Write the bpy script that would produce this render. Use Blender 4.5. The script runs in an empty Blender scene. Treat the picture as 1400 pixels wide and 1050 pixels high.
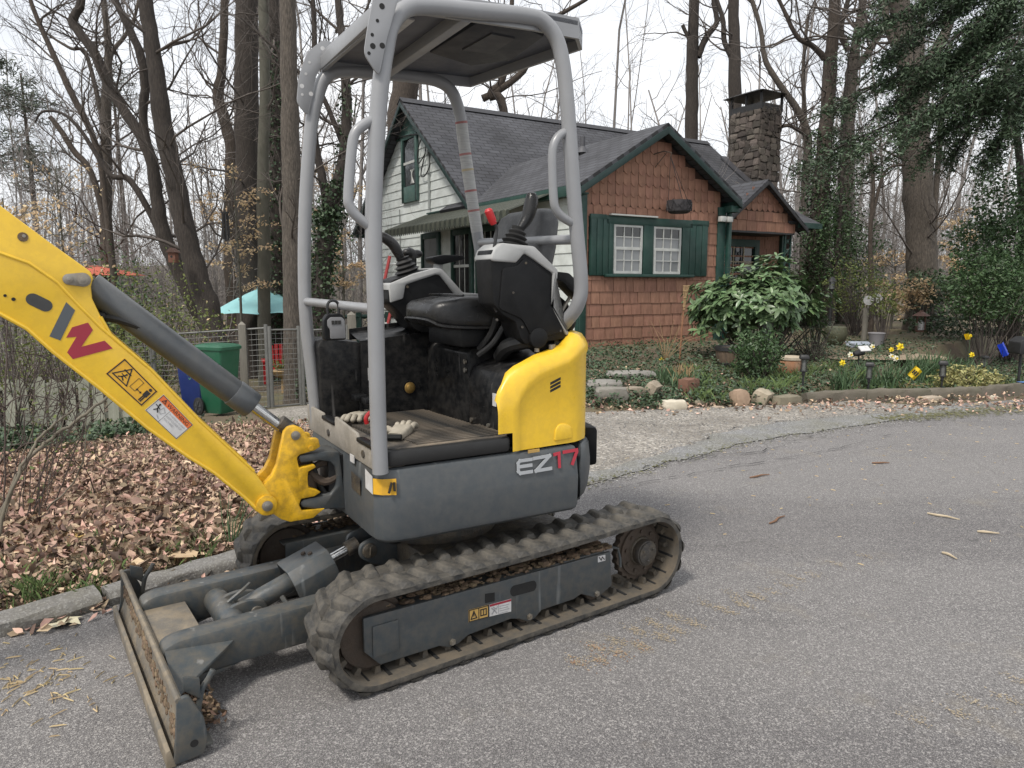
import bpy, bmesh, math, random
import numpy as np
from mathutils import Vector, Matrix, Euler

# ------------------------------------------------------------------ camera, world, sun, exposure
scene = bpy.context.scene
COL = scene.collection
R = math.radians
F_PX, CX, CY, EYE = 985.0, 700.0, 525.0, 1.35
PITCH = math.atan(136 / 985.0)
cam_data = bpy.data.cameras.new('camera')
cam = bpy.data.objects.new('camera', cam_data)
COL.objects.link(cam)
cam.location = (0, 0, EYE)
cam.rotation_euler = (math.pi / 2 - PITCH, 0, 0)
cam_data.sensor_width = 36.0
cam_data.lens = 36.0 * F_PX / 1400.0
cam_data.clip_start = 0.05
cam_data.clip_end = 600
scene.camera = cam
scene.view_settings.view_transform = 'Standard'
scene.view_settings.look = 'None'
scene.view_settings.exposure = 1.12
scene.view_settings.gamma = 1.0
scene.view_settings.use_curve_mapping = False
scene.cycles.use_denoising = True
scene.cycles.max_bounces = 6
scene.cycles.transparent_max_bounces = 6

SUN_EL, SUN_AZ = R(55), R(215)      # azimuth measured clockwise from +Y
world = bpy.data.worlds.new('World')
scene.world = world
world.use_nodes = True
wn, wl = world.node_tree.nodes, world.node_tree.links
wn.clear()
w_out = wn.new('ShaderNodeOutputWorld')
w_bg = wn.new('ShaderNodeBackground')
w_bg.inputs['Strength'].default_value = 0.1
w_sky = wn.new('ShaderNodeTexSky')
w_sky.sky_type = 'NISHITA'
w_sky.sun_disc = False
w_sky.sun_elevation = SUN_EL
w_sky.sun_rotation = SUN_AZ
w_tc = wn.new('ShaderNodeTexCoord')
w_map = wn.new('ShaderNodeMapping'); w_map.inputs['Scale'].default_value = (1.6, 1.6, 4.0)
w_noise = wn.new('ShaderNodeTexNoise')
w_noise.inputs['Scale'].default_value = 1.3
w_noise.inputs['Detail'].default_value = 5
w_noise.inputs['Roughness'].default_value = 0.55
w_ramp = wn.new('ShaderNodeValToRGB')
w_ramp.color_ramp.elements[0].position = 0.36
w_ramp.color_ramp.elements[0].color = (4.1, 4.25, 4.5, 1)
w_ramp.color_ramp.elements[1].position = 0.60
w_ramp.color_ramp.elements[1].color = (6.1, 6.13, 6.18, 1)
w_mix = wn.new('ShaderNodeMix'); w_mix.data_type = 'RGBA'
w_mix.inputs['Factor'].default_value = 0.93          # overcast: cloud deck over the blue sky
wl.new(w_tc.outputs['Generated'], w_map.inputs['Vector'])
wl.new(w_map.outputs['Vector'], w_noise.inputs['Vector'])
wl.new(w_noise.outputs['Fac'], w_ramp.inputs['Fac'])
wl.new(w_sky.outputs['Color'], w_mix.inputs['A'])
wl.new(w_ramp.outputs['Color'], w_mix.inputs['B'])
wl.new(w_mix.outputs['Result'], w_bg.inputs['Color'])
wl.new(w_bg.outputs['Background'], w_out.inputs['Surface'])

sun_data = bpy.data.lights.new('sun', 'SUN')
sun_data.energy = 1.5
sun_data.angle = R(10)
sun_data.color = (1.0, 0.94, 0.86)
sun = bpy.data.objects.new('sun', sun_data)
COL.objects.link(sun)
_d = Vector((math.sin(SUN_AZ) * math.cos(SUN_EL), math.cos(SUN_AZ) * math.cos(SUN_EL), math.sin(SUN_EL)))
sun.rotation_euler = _d.to_track_quat('Z', 'Y').to_euler()

# ------------------------------------------------------------------ helpers
def at(px, py, D):
    """world point at forward distance D seen at photo pixel (px, py)"""
    yv = -(py - CY) / F_PX
    fy = math.cos(PITCH) + yv * math.sin(PITCH)
    fz = -math.sin(PITCH) + yv * math.cos(PITCH)
    t = D / fy
    return Vector((t * (px - CX) / F_PX, D, EYE + t * fz))

def smooth(a, b, x):
    t = min(1.0, max(0.0, (x - a) / (b - a)))
    return t * t * (3 - 2 * t)

def ground_z(x, y):
    s = (x + 1.99) * -0.72 + (y - 2.64) * 0.69        # metres beyond the left kerb line
    wl_ = 1.0 - smooth(-1.6, 1.0, x)
    left = -0.078 * max(0.0, s) if s < 22 else -1.716
    left = left + 0.07 * smooth(0.0, 0.35, s)
    dgar = y - 0.28 * (x - 3.0)
    gar = 0.09 * smooth(8.05, 8.6, dgar) + 0.19 * smooth(8.6, 11.8, dgar)
    far = -0.03 * max(0.0, y - 24.0) * smooth(2, 14, x) * 0.4
    if s < 0:
        left = 0
    return wl_ * left + (1 - wl_) * (gar + far)

def gp(px, py, z=None, it=12):
    """ground point under a photo pixel"""
    D = 6.0
    for _ in range(40):
        lo = at(px, py, 1.0); d = (lo - Vector((0, 0, EYE)))
        if d.z >= -1e-4: return at(px, py, 60)
        p = at(px, py, D)
        gz = ground_z(p.x, p.y)
        Dn = (gz - EYE) / d.z * 1.0
        Dn = min(Dn, 80)
        if abs(Dn - D) < 1e-3: break
        D = 0.5 * D + 0.5 * Dn
    p = at(px, py, D)
    return Vector((p.x, p.y, ground_z(p.x, p.y)))

def tag(o, label=None, cat=None, group=None, kind=None):
    if label: o['label'] = label
    if cat: o['category'] = cat
    if group: o['group'] = group
    if kind: o['kind'] = kind
    return o

def thing(name, label, cat, loc=(0, 0, 0), rz=0.0, group=None):
    o = bpy.data.objects.new(name, None)
    COL.objects.link(o)
    o.location = loc
    o.rotation_euler = (0, 0, rz)
    o.empty_display_size = 0.1
    return tag(o, label, cat, group)

def link(name, me, parent=None, loc=None, rot=None, kind=None):
    o = bpy.data.objects.new(name, me)
    COL.objects.link(o)
    if parent is not None: o.parent = parent
    if loc is not None: o.location = loc
    if rot is not None: o.rotation_euler = rot
    if kind: o['kind'] = kind
    return o

def np_mesh(name, V, F, mats, smooth_=False, midx=None):
    """uniform polygons, fast"""
    V = np.asarray(V, np.float32); F = np.asarray(F, np.int32)
    me = bpy.data.meshes.new(name)
    n, k = F.shape
    me.vertices.add(len(V)); me.vertices.foreach_set('co', V.ravel())
    me.loops.add(n * k); me.loops.foreach_set('vertex_index', F.ravel())
    me.polygons.add(n)
    me.polygons.foreach_set('loop_start', np.arange(0, n * k, k, dtype=np.int32))
    me.polygons.foreach_set('loop_total', np.full(n, k, np.int32))
    if smooth_: me.polygons.foreach_set('use_smooth', np.ones(n, bool))
    if not isinstance(mats, (list, tuple)): mats = [mats]
    for m in mats: me.materials.append(m)
    if midx is not None: me.polygons.foreach_set('material_index', np.asarray(midx, np.int32))
    me.update(calc_edges=True)
    me.validate()
    return me

class MB:
    """collects shapes into one mesh"""
    def __init__(s): s.v = []; s.f = []; s.m = []; s.sm = []; s.mi = 0; s.M = None
    def add(s, vs, fs, sm=False):
        b = len(s.v)
        if s.M is not None: vs = [tuple(s.M @ Vector(v)) for v in vs]
        s.v += [tuple(v) for v in vs]
        for f in fs:
            s.f.append([b + i for i in f]); s.m.append(s.mi); s.sm.append(sm)
    def box(s, x0, x1, y0, y1, z0, z1):
        s.add([(x0,y0,z0),(x1,y0,z0),(x1,y1,z0),(x0,y1,z0),(x0,y0,z1),(x1,y0,z1),(x1,y1,z1),(x0,y1,z1)],
              [(3,2,1,0),(4,5,6,7),(0,1,5,4),(1,2,6,5),(2,3,7,6),(3,0,4,7)])
        return s
    def prism(s, pts, a0, a1, ax='y', cap=True):
        """extrude 2D polygon pts along axis ax from a0 to a1 ('y': pts are x,z; 'z': pts are x,y; 'x': pts are y,z)"""
        n = len(pts)
        area = sum(pts[i][0]*pts[(i+1)%n][1]-pts[(i+1)%n][0]*pts[i][1] for i in range(n))
        if area < 0: pts = pts[::-1]
        def P(p, a):
            return {'y': (p[0], a, p[1]), 'z': (p[0], p[1], a), 'x': (a, p[0], p[1])}[ax]
        lo, hi = min(a0, a1), max(a0, a1)
        vs = [P(p, lo) for p in pts] + [P(p, hi) for p in pts]
        fs = [(i, (i+1) % n, n + (i+1) % n, n + i) for i in range(n)]
        if ax == 'y': fs = [f[::-1] for f in fs]
        if cap:
            c0, c1 = list(range(n))[::-1], list(range(n, 2*n))
            if ax == 'y': c0, c1 = c0[::-1], c1[::-1]
            fs += [c0, c1]
        s.add(vs, fs)
        return s
    def tube(s, pts, r, n=10, cap=True, sm=True, ref=None):
        pts = [Vector(p) for p in pts]
        k = len(pts)
        rs = r if isinstance(r, (list, tuple)) else [r] * k
        T = []
        for i in range(k):
            t = pts[min(i+1, k-1)] - pts[max(i-1, 0)]
            T.append(t.normalized() if t.length > 1e-9 else Vector((0, 0, 1)))
        N = Vector(ref) if ref else (Vector((0, 0, 1)) if abs(T[0].z) < .9 else Vector((1, 0, 0)))
        vs, fs = [], []
        for i in range(k):
            N = (N - T[i] * N.dot(T[i]))
            if N.length < 1e-6: N = T[i].orthogonal()
            N.normalize(); B = T[i].cross(N)
            for j in range(n):
                a = 2*math.pi*j/n
                vs.append(pts[i] + (N*math.cos(a) + B*math.sin(a)) * rs[i])
        for i in range(k-1):
            for j in range(n):
                fs.append((i*n+j, i*n+(j+1) % n, (i+1)*n+(j+1) % n, (i+1)*n+j))
        s.add(vs, fs, sm)
        if cap:
            s.add(vs[:n], [list(range(n))[::-1]]); s.add(vs[-n:], [list(range(n))])
        return s
    def cyl(s, c, d, r, h, n=16, r2=None):
        c = Vector(c); d = Vector(d).normalized()
        return s.tube([c, c + d*h], [r, r if r2 is None else r2], n)
    def lathe(s, prof, c=(0,0,0), n=16, sm=True):
        """prof: (r, z) list, round the z axis"""
        vs, fs = [], []
        for (r, z) in prof:
            for j in range(n):
                a = 2*math.pi*j/n
                vs.append((c[0]+r*math.cos(a), c[1]+r*math.sin(a), c[2]+z))
        for i in range(len(prof)-1):
            for j in range(n):
                fs.append((i*n+j, i*n+(j+1) % n, (i+1)*n+(j+1) % n, (i+1)*n+j))
        s.add(vs, fs, sm)
        if prof[0][0] > 1e-4: s.add(vs[:n], [list(range(n))[::-1]])
        if prof[-1][0] > 1e-4: s.add(vs[-n:], [list(range(n))])
        return s
    def ball(s, c, rx, ry=None, rz=None, n=12, m=8, jit=0, rng=None):
        ry = rx if ry is None else ry; rz = rx if rz is None else rz
        vs, fs = [], []
        for i in range(m+1):
            t = math.pi*i/m
            for j in range(n):
                a = 2*math.pi*j/n
                q = 1 + (rng.uniform(-jit, jit) if rng and 0 < i < m else 0)
                vs.append((c[0]+rx*q*math.sin(t)*math.cos(a), c[1]+ry*q*math.sin(t)*math.sin(a), c[2]+rz*q*math.cos(t)))
        for i in range(m):
            for j in range(n):
                fs.append((i*n+j, (i+1)*n+j, (i+1)*n+(j+1) % n, i*n+(j+1) % n))
        s.add(vs, fs, True)
        return s
    def loft(s, rings, closed=True, sm=True, caps=True):
        n = len(rings[0]); vs = [p for r_ in rings for p in r_]; fs = []
        for i in range(len(rings)-1):
            for j in range(n if closed else n-1):
                fs.append((i*n+j, i*n+(j+1) % n, (i+1)*n+(j+1) % n, (i+1)*n+j))
        s.add(vs, fs, sm)
        if caps and closed:
            s.add(rings[0], [list(range(n))[::-1]]); s.add(rings[-1], [list(range(n))])
        return s
    def poly(s, pts): s.add(pts, [list(range(len(pts)))]); return s
    def mesh(s, name, mats, bevel=0):
        me = bpy.data.meshes.new(name)
        me.from_pydata(s.v, [], s.f)
        if not isinstance(mats, (list, tuple)): mats = [mats]
        for m in mats: me.materials.append(m)
        me.polygons.foreach_set('material_index', s.m)
        me.polygons.foreach_set('use_smooth', s.sm)
        if bevel or any(s.sm):
            bm = bmesh.new(); bm.from_mesh(me)
            bmesh.ops.remove_doubles(bm, verts=bm.verts, dist=1e-5)
            bmesh.ops.recalc_face_normals(bm, faces=bm.faces)
            if bevel:
                ed = [e for e in bm.edges if len(e.link_faces) == 2 and e.calc_face_angle(0) > R(32)]
                try:
                    bmesh.ops.bevel(bm, geom=ed, offset=bevel, segments=2, affect='EDGES', profile=.5, clamp_overlap=True)
                except Exception: pass
            bm.to_mesh(me); bm.free()
        me.update()
        return me
    def build(s, name, mats, parent=None, bevel=0, kind=None, autosmooth=None):
        me = s.mesh(name, mats, bevel)
        o = link(name, me, parent, kind=kind)
        if bevel or any(s.sm):
            me.polygons.foreach_set('use_smooth', [True]*len(me.polygons))
            me.set_sharp_from_angle(angle=R(autosmooth or 38))
        return o

def bez(pts, n=6):
    """smooth polyline through pts (Catmull-Rom)"""
    P = [Vector(p) for p in pts]; out = []
    for i in range(len(P)-1):
        p0 = P[max(i-1, 0)]; p1 = P[i]; p2 = P[i+1]; p3 = P[min(i+2, len(P)-1)]
        for k in range(n):
            t = k/n
            out.append(0.5*((2*p1) + (p2-p0)*t + (2*p0-5*p1+4*p2-p3)*t*t + (3*p1-p0-3*p2+p3)*t**3))
    out.append(P[-1])
    return out

# vectorised tubes for trees and twigs
class TM:
    def __init__(s): s.V = []; s.F = []; s.n = 0
    def tube(s, P, r, k=5):
        P = np.asarray(P, float); r = np.asarray(r, float); n = len(P)
        T = np.empty_like(P); T[1:-1] = P[2:]-P[:-2]; T[0] = P[1]-P[0]; T[-1] = P[-1]-P[-2]
        T /= np.linalg.norm(T, axis=1, keepdims=True)+1e-9
        ref = np.array([0.31, 0.95, 0.05]) if abs(T[0][1]) < .8 else np.array([1., 0., .1])
        N = ref-T*(T@ref)[:, None]; N /= np.linalg.norm(N, axis=1, keepdims=True)+1e-9
        B = np.cross(T, N)
        a = np.arange(k)*2*np.pi/k
        V = P[:, None]+(N[:, None]*np.cos(a)[None, :, None]+B[:, None]*np.sin(a)[None, :, None])*r[:, None, None]
        i = np.arange(n-1)[:, None]*k; j = np.arange(k)[None]; j2 = (j+1) % k
        F = np.stack([i+j, i+j2, i+k+j2, i+k+j], -1).reshape(-1, 4)
        s.V.append(V.reshape(-1, 3)); s.F.append(F+s.n); s.n += n*k
    def arrays(s): return np.concatenate(s.V), np.concatenate(s.F)
    def build(s, name, m, parent=None, kind=None):
        V, F = s.arrays()
        return link(name, np_mesh(name, V, F, m, True), parent, kind=kind)

def leaf_arrays(C, size, rng, aspect=0.5, flat=0.3, up=None, droop=0.0):
    """one folded four-corner leaf at every centre"""
    n = len(C)
    C = np.asarray(C, float)
    d = rng.normal(size=(n, 3)); d[:, 2] = d[:, 2]*(1-flat)-droop
    d /= np.linalg.norm(d, axis=1, keepdims=True)+1e-9
    u = rng.normal(size=(n, 3)); u[:, 2] += flat*3
    w = np.cross(d, u); w /= np.linalg.norm(w, axis=1, keepdims=True)+1e-9
    nn = np.cross(w, d)
    L = (np.asarray(size)*rng.uniform(.6, 1.35, n))[:, None]
    b = C-d*L*.5; t = C+d*L*.5
    fold = rng.uniform(-.18, .34, (n, 1))
    l = C-d*L*.06+w*L*aspect*.5+nn*L*fold; r_ = C-d*L*.06-w*L*aspect*.5+nn*L*fold
    if aspect < .3:
        return np.stack([b, l, t, r_], 1).reshape(-1, 3), np.arange(4*n).reshape(n, 4)
    curl = rng.uniform(-.1, .25, (n, 1)); t = t+nn*L*curl
    w1, w2 = rng.uniform(.42, .58, (n, 1)), rng.uniform(.25, .42, (n, 1)); s2 = rng.uniform(.05, .2, (n, 1))
    l1 = C-d*L*.18+w*L*aspect*w1+nn*L*fold; r1 = C-d*L*.18-w*L*aspect*w1+nn*L*fold
    l2 = C+d*L*s2+w*L*aspect*w2+nn*L*(fold*.7+curl*.4); r2 = C+d*L*s2-w*L*aspect*w2+nn*L*(fold*.7+curl*.4)
    V = np.stack([b, l1, l2, t, r2, r1], 1).reshape(-1, 3)
    k = 6*np.arange(n)[:, None]
    return V, np.concatenate([k+np.array([[0, 3, 2, 1]]), k+np.array([[0, 5, 4, 3]])], 0)
# ------------------------------------------------------------------ materials
MATS = {}
def nodes_of(m): return m.node_tree.nodes, m.node_tree.links
def mat(name, c1, c2=None, rough=.6, scale=6., metal=0., bump=0., bscale=None, dirt=None, damt=.5, dscale=3., island=0., objrand=0., spec=.5, coat=0., detail=6, stretch=None, speck=None, speckamt=.5, dcontrast=.12, translucent=0., scratch=None):
    """painted / mineral / plant surface: two tones by noise, dirt in patches, fine bump, per piece variation"""
    if name in MATS: return MATS[name]
    m = bpy.data.materials.new(name); m.use_nodes = True
    N, L = nodes_of(m)
    bs = N['Principled BSDF']
    bs.inputs['Roughness'].default_value = rough; bs.inputs['Metallic'].default_value = metal
    bs.inputs['Specular IOR Level'].default_value = spec
    if coat: bs.inputs['Coat Weight'].default_value = coat; bs.inputs['Coat Roughness'].default_value = .15
    c2 = c2 or tuple(v*.78 for v in c1)
    tc = N.new('ShaderNodeTexCoord'); vec = tc.outputs['Object']
    if stretch:
        mp = N.new('ShaderNodeMapping'); mp.inputs['Scale'].default_value = stretch
        L.new(vec, mp.inputs['Vector']); vec = mp.outputs['Vector']
    def noise(sc, dt=detail, ro=.6):
        n = N.new('ShaderNodeTexNoise'); n.inputs['Scale'].default_value = sc; n.inputs['Detail'].default_value = dt; n.inputs['Roughness'].default_value = ro
        L.new(vec, n.inputs['Vector']); return n.outputs['Fac']
    def ramp(src, a, b):
        r_ = N.new('ShaderNodeMapRange'); r_.inputs['From Min'].default_value = a; r_.inputs['From Max'].default_value = b
        L.new(src, r_.inputs['Value']); return r_.outputs['Result']
    def mix(f, A, B):
        x = N.new('ShaderNodeMix'); x.data_type = 'RGBA'
        if isinstance(f, (int, float)): x.inputs['Factor'].default_value = f
        else: L.new(f, x.inputs['Factor'])
        for s_, v in (('A', A), ('B', B)):
            if isinstance(v, tuple): x.inputs[s_].default_value = (*v, 1)
            else: L.new(v, x.inputs[s_])
        return x.outputs['Result']
    def mul(A, B):
        x = N.new('ShaderNodeMath'); x.operation = 'MULTIPLY'
        for i, v in enumerate((A, B)):
            if isinstance(v, (int, float)): x.inputs[i].default_value = v
            else: L.new(v, x.inputs[i])
        return x.outputs[0]
    n1 = noise(scale)
    col = mix(ramp(n1, .3, .7), c1, c2)
    if speck:
        vo = N.new('ShaderNodeTexVoronoi'); vo.inputs['Scale'].default_value = speck[0]; L.new(vec, vo.inputs['Vector'])
        wn_ = N.new('ShaderNodeSeparateColor'); L.new(vo.outputs['Color'], wn_.inputs['Color'])
        col = mix(mul(ramp(wn_.outputs['Red'], .62, .95), speckamt), col, speck[1])
        col = mix(mul(ramp(wn_.outputs['Green'], .7, .95), speckamt), col, speck[2])
    if dirt:
        n2 = noise(dscale, 9, .68)
        col = mix(mul(ramp(n2, .5-dcontrast, .5+dcontrast), damt), col, dirt)
    if scratch:
        n3 = N.new('ShaderNodeTexNoise'); n3.inputs['Scale'].default_value = 22; n3.inputs['Detail'].default_value = 3
        mp3 = N.new('ShaderNodeMapping'); mp3.inputs['Scale'].default_value = (1, 1, .12); mp3.inputs['Rotation'].default_value = (.4, .3, .2)
        L.new(tc.outputs['Object'], mp3.inputs['Vector']); L.new(mp3.outputs['Vector'], n3.inputs['Vector'])
        col = mix(mul(ramp(n3.outputs['Fac'], .66, .74), .6), col, scratch)
    if island or objrand:
        g = N.new('ShaderNodeNewGeometry').outputs['Random Per Island'] if island else N.new('ShaderNodeObjectInfo').outputs['Random']
        hv = N.new('ShaderNodeHueSaturation')
        a = island or objrand
        mr = N.new('ShaderNodeMapRange'); mr.inputs['To Min'].default_value = 1-a; mr.inputs['To Max'].default_value = 1+a
        L.new(g, mr.inputs['Value']); L.new(mr.outputs['Result'], hv.inputs['Value'])
        mh = N.new('ShaderNodeMapRange'); mh.inputs['To Min'].default_value = .5-.035*a; mh.inputs['To Max'].default_value = .5+.035*a
        fr = N.new('ShaderNodeMath'); fr.operation = 'FRACT'; mm = mul(g, 7.31); L.new(mm, fr.inputs[0])
        L.new(fr.outputs[0], mh.inputs['Value']); L.new(mh.outputs['Result'], hv.inputs['Hue'])
        L.new(col, hv.inputs['Color']); col = hv.outputs['Color']
    L.new(col, bs.inputs['Base Color'])
    rr = N.new('ShaderNodeMapRange'); rr.inputs['From Min'].default_value = .3; rr.inputs['From Max'].default_value = .7
    rr.inputs['To Min'].default_value = max(.03, rough-.1); rr.inputs['To Max'].default_value = min(1, rough+.12)
    L.new(noise(scale*2.3), rr.inputs['Value']); L.new(rr.outputs['Result'], bs.inputs['Roughness'])
    if bump:
        bp = N.new('ShaderNodeBump'); bp.inputs['Strength'].default_value = min(1, bump); bp.inputs['Distance'].default_value = .02
        L.new(noise(bscale or scale*5, 8, .65), bp.inputs['Height']); L.new(bp.outputs['Normal'], bs.inputs['Normal'])
    if translucent:
        out = N['Material Output']
        tl = N.new('ShaderNodeBsdfTranslucent'); L.new(col, tl.inputs['Color'])
        ms = N.new('ShaderNodeMixShader'); ms.inputs['Fac'].default_value = translucent
        L.new(bs.outputs['BSDF'], ms.inputs[1]); L.new(tl.outputs['BSDF'], ms.inputs[2]); L.new(ms.outputs['Shader'], out.inputs['Surface'])
    MATS[name] = m
    return m

DUST = (.21, .17, .12)
yellow = mat('yellow_paint', (.78, .50, .03), (.72, .455, .027), .36, 3, spec=.5, coat=.2, dirt=(.34, .2, .04), damt=.12, dscale=30, dcontrast=.06, bump=.03, bscale=90)
yellow_worn = mat('yellow_paint_worn', (.74, .43, .014), (.68, .39, .014), .45, 4, dirt=(.09, .055, .025), damt=.4, dscale=30, dcontrast=.10, bump=.06, bscale=60)
body_grey = mat('grey_body_paint', (.058, .067, .074), (.050, .058, .064), .42, 2.5, dirt=(.115, .11, .10), damt=.28, dscale=24, dcontrast=.12, coat=.12, bump=.03, bscale=70, scratch=(.2, .21, .21))
frame_grey = mat('grey_frame_paint', (.048, .058, .064), (.04, .048, .053), .45, 4, dirt=(.13, .11, .085), damt=.3, dscale=30, dcontrast=.12, bump=.05, bscale=60, scratch=(.17, .18, .18))
arm_grey = mat('worn_blade_arm_paint', (.052, .064, .071), (.042, .051, .057), .42, 4, dirt=(.16, .13, .09), damt=.4, dscale=24, dcontrast=.12, bump=.08, bscale=40, scratch=(.25, .25, .24))
rops = mat('light_grey_tube_paint', (.26, .265, .275), (.232, .237, .247), .38, 3, dirt=(.2, .2, .2), damt=.22, dscale=9, dcontrast=.1, coat=.15)
roof_grey = mat('canopy_panel_grey', (.095, .104, .13), (.075, .083, .104), .5, 4, dirt=(.12, .12, .12), damt=.35, dscale=5)
silver = mat('silver_plastic', (.40, .405, .40), (.36, .365, .36), .42, 5, dirt=(.15, .14, .13), damt=.25, dscale=8)
blackp = mat('black_plastic', (.0055, .006, .007), (.008, .0085, .0095), .42, 8, spec=.16, dirt=(.045, .043, .04), damt=.2, dscale=7, bump=.12, bscale=220, dcontrast=.16)
blackp_dusty = mat('dusty_black_plastic', (.006, .0065, .0075), (.009, .0095, .0105), .34, 6, spec=.16, dirt=(.085, .08, .073), damt=.22, dscale=26, dcontrast=.09, scratch=(.16, .155, .15))
vinyl = mat('black_vinyl', (.006, .0065, .0075), (.009, .0095, .0105), .30, 10, spec=.4, bump=.1, bscale=160, dirt=(.07, .066, .06), damt=.25, dscale=5)
rubber = mat('muddy_rubber', (.032, .032, .031), (.02, .0205, .0205), .7, 8, dirt=(.17, .15, .12), damt=.5, dscale=20, dcontrast=.14, bump=.25, bscale=45)
rubber_in = mat('dusty_rubber_inside', (.078, .07, .058), (.055, .05, .042), .85, 6, dirt=(.15, .115, .075), damt=.5, dscale=14, bump=.2, bscale=50)
rubber_mat = mat('ribbed_rubber_mat', (.035, .034, .032), (.026, .026, .025), .7, 9, dirt=(.26, .21, .155), damt=.85, dscale=6, dcontrast=.15, bump=.2, bscale=60)
black_rub = mat('black_rubber', (.010, .010, .010), (.015, .015, .015), .6, 9)
steel = mat('polished_steel', (.55, .55, .54), (.47, .47, .46), .22, 20, metal=1)
pin_steel = mat('dull_pin_steel', (.34, .32, .29), (.26, .25, .22), .45, 30, metal=.8, dirt=(.2, .15, .09), damt=.4, dscale=18)
rust = mat('rusty_iron', (.082, .057, .04), (.055, .042, .032), .8, 14, dirt=(.05, .04, .032), damt=.6, dscale=10, bump=.25, bscale=50)
hubm = mat('greasy_hub', (.03, .03, .031), (.05, .045, .04), .5, 18, dirt=(.13, .10, .06), damt=.5, dscale=22, bump=.4, bscale=40)
mud = mat('dried_mud', (.19, .135, .085), (.10, .068, .042), .95, 18, bump=.5, bscale=50, island=.35)
blade_mud = mat('mud_coated_blade', (.25, .21, .155), (.17, .14, .10), .8, 9, dirt=(.085, .088, .088), damt=.6, dscale=12, dcontrast=.08, bump=.25, bscale=35)
dust_plate = mat('dusty_floor_plate', (.33, .30, .255), (.25, .23, .20), .7, 8, dirt=(.15, .135, .11), damt=.6, dscale=12, bump=.2, bscale=120)
dark = mat('dark_recess', (.008, .008, .008), (.012, .012, .012), .8, 8)
redp = mat('red_plastic', (.42, .018, .02), (.36, .015, .018), .42, 8)
red_grip = mat('red_rubber_grip', (.50, .02, .025), (.42, .018, .02), .45, 8)
logo_red = mat('logo_red_vinyl', (.30, .02, .04), (.27, .018, .035), .4, 8)
logo_grey = mat('logo_grey_vinyl', (.075, .085, .095), (.068, .078, .088), .4, 8)
ez_grey = mat('lettering_grey_vinyl', (.36, .375, .39), (.33, .345, .36), .45, 8)
ez_red = mat('lettering_red_vinyl', (.42, .03, .05), (.37, .028, .045), .45, 8)
dec_white = mat('decal_white', (.62, .62, .62), (.52, .52, .52), .5, 12, dirt=(.25, .23, .2), damt=.35, dscale=14)
dec_yellow = mat('decal_yellow', (.74, .40, .02), (.66, .36, .02), .45, 12, dirt=(.2, .14, .06), damt=.25, dscale=20)
dec_tan = mat('decal_faded_yellow', (.52, .33, .09), (.45, .28, .08), .5, 12, dirt=(.2, .14, .06), damt=.35, dscale=20)
dec_orange = mat('decal_orange', (.66, .145, .035), (.6, .13, .03), .45, 12)
ink = mat('decal_ink', (.015, .014, .013), (.02, .018, .016), .5, 12)
ink_grey = mat('decal_grey_print', (.30, .30, .31), (.25, .25, .26), .5, 12)
brass = mat('brass_cap', (.55, .36, .12), (.42, .27, .09), .4, 20, metal=.9)
glove_m = mat('glove_canvas', (.40, .36, .29), (.28, .25, .20), .85, 25, bump=.3, bscale=200)

shingle_m = mat('brown_painted_shingle', (.32, .166, .112), (.26, .132, .088), .75, 5, objrand=.11, dirt=(.12, .06, .038), damt=.4, dscale=2.3, dcontrast=.13, bump=.3, bscale=40, stretch=(6, 6, 1))
wall_back = mat('brown_wall_behind_shingles', (.05, .024, .016), (.035, .018, .012), .85, 8)
siding_m = mat('white_siding_paint', (.62, .655, .635), (.55, .585, .57), .6, 3, dirt=(.36, .38, .34), damt=.35, dscale=3, objrand=.03)
green_trim = mat('dark_green_trim', (.007, .044, .034), (.006, .035, .027), .5, 4, dirt=(.05, .085, .07), damt=.3, dscale=5)
green_pale = mat('faded_green_trim', (.045, .105, .09), (.035, .085, .074), .55, 4, dirt=(.1, .13, .11), damt=.35, dscale=6)
white_sash = mat('white_sash_paint', (.50, .51, .49), (.44, .45, .43), .5, 8, dirt=(.3, .3, .28), damt=.3, dscale=8)
awning_a = mat('olive_awning_metal', (.012, .018, .012), (.010, .014, .010), .7, 6, dirt=(.15, .15, .11), damt=.15, dscale=9)
awning_b = mat('pale_awning_metal', (.055, .062, .042), (.04, .046, .032), .7, 6, dirt=(.09, .09, .07), damt=.5, dscale=4)
stone_m = mat('chimney_stone', (.12, .10, .083), (.065, .055, .048), .9, 9, objrand=.5, bump=.6, bscale=22)
mortar_m = mat('dark_mortar', (.085, .075, .065), (.065, .058, .05), .95, 20, bump=.4, bscale=40)
iron = mat('black_painted_iron', (.014, .014, .015), (.02, .02, .021), .5, 10)
fabric_red = mat('faded_red_canvas', (.52, .13, .08), (.45, .11, .07), .8, 6)
fabric_teal = mat('teal_canvas', (.36, .69, .71), (.31, .63, .65), .75, 4, translucent=.15)
bin_green = mat('green_bin_plastic', (.010, .092, .045), (.008, .078, .038), .45, 4, dirt=(.05, .1, .07), damt=.25, dscale=6)
bin_blue = mat('blue_bin_plastic', (.018, .035, .16), (.015, .03, .13), .45, 4)
wood_grey = mat('weathered_grey_wood', (.20, .185, .155), (.14, .13, .11), .85, 5, stretch=(8, 8, 1), bump=.3, bscale=30, objrand=.15)
wood_pale = mat('pale_fence_wood', (.40, .40, .33), (.32, .32, .26), .85, 5, stretch=(8, 8, 1), bump=.3, bscale=30, objrand=.12, dirt=(.16, .18, .11), damt=.4, dscale=3)
wire_m = mat('galvanised_wire', (.20, .20, .19), (.15, .15, .14), .55, 10, metal=.4)
terracotta = mat('terracotta', (.36, .17, .085), (.29, .135, .07), .85, 9, dirt=(.30, .24, .17), damt=.5, dscale=7)
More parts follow.
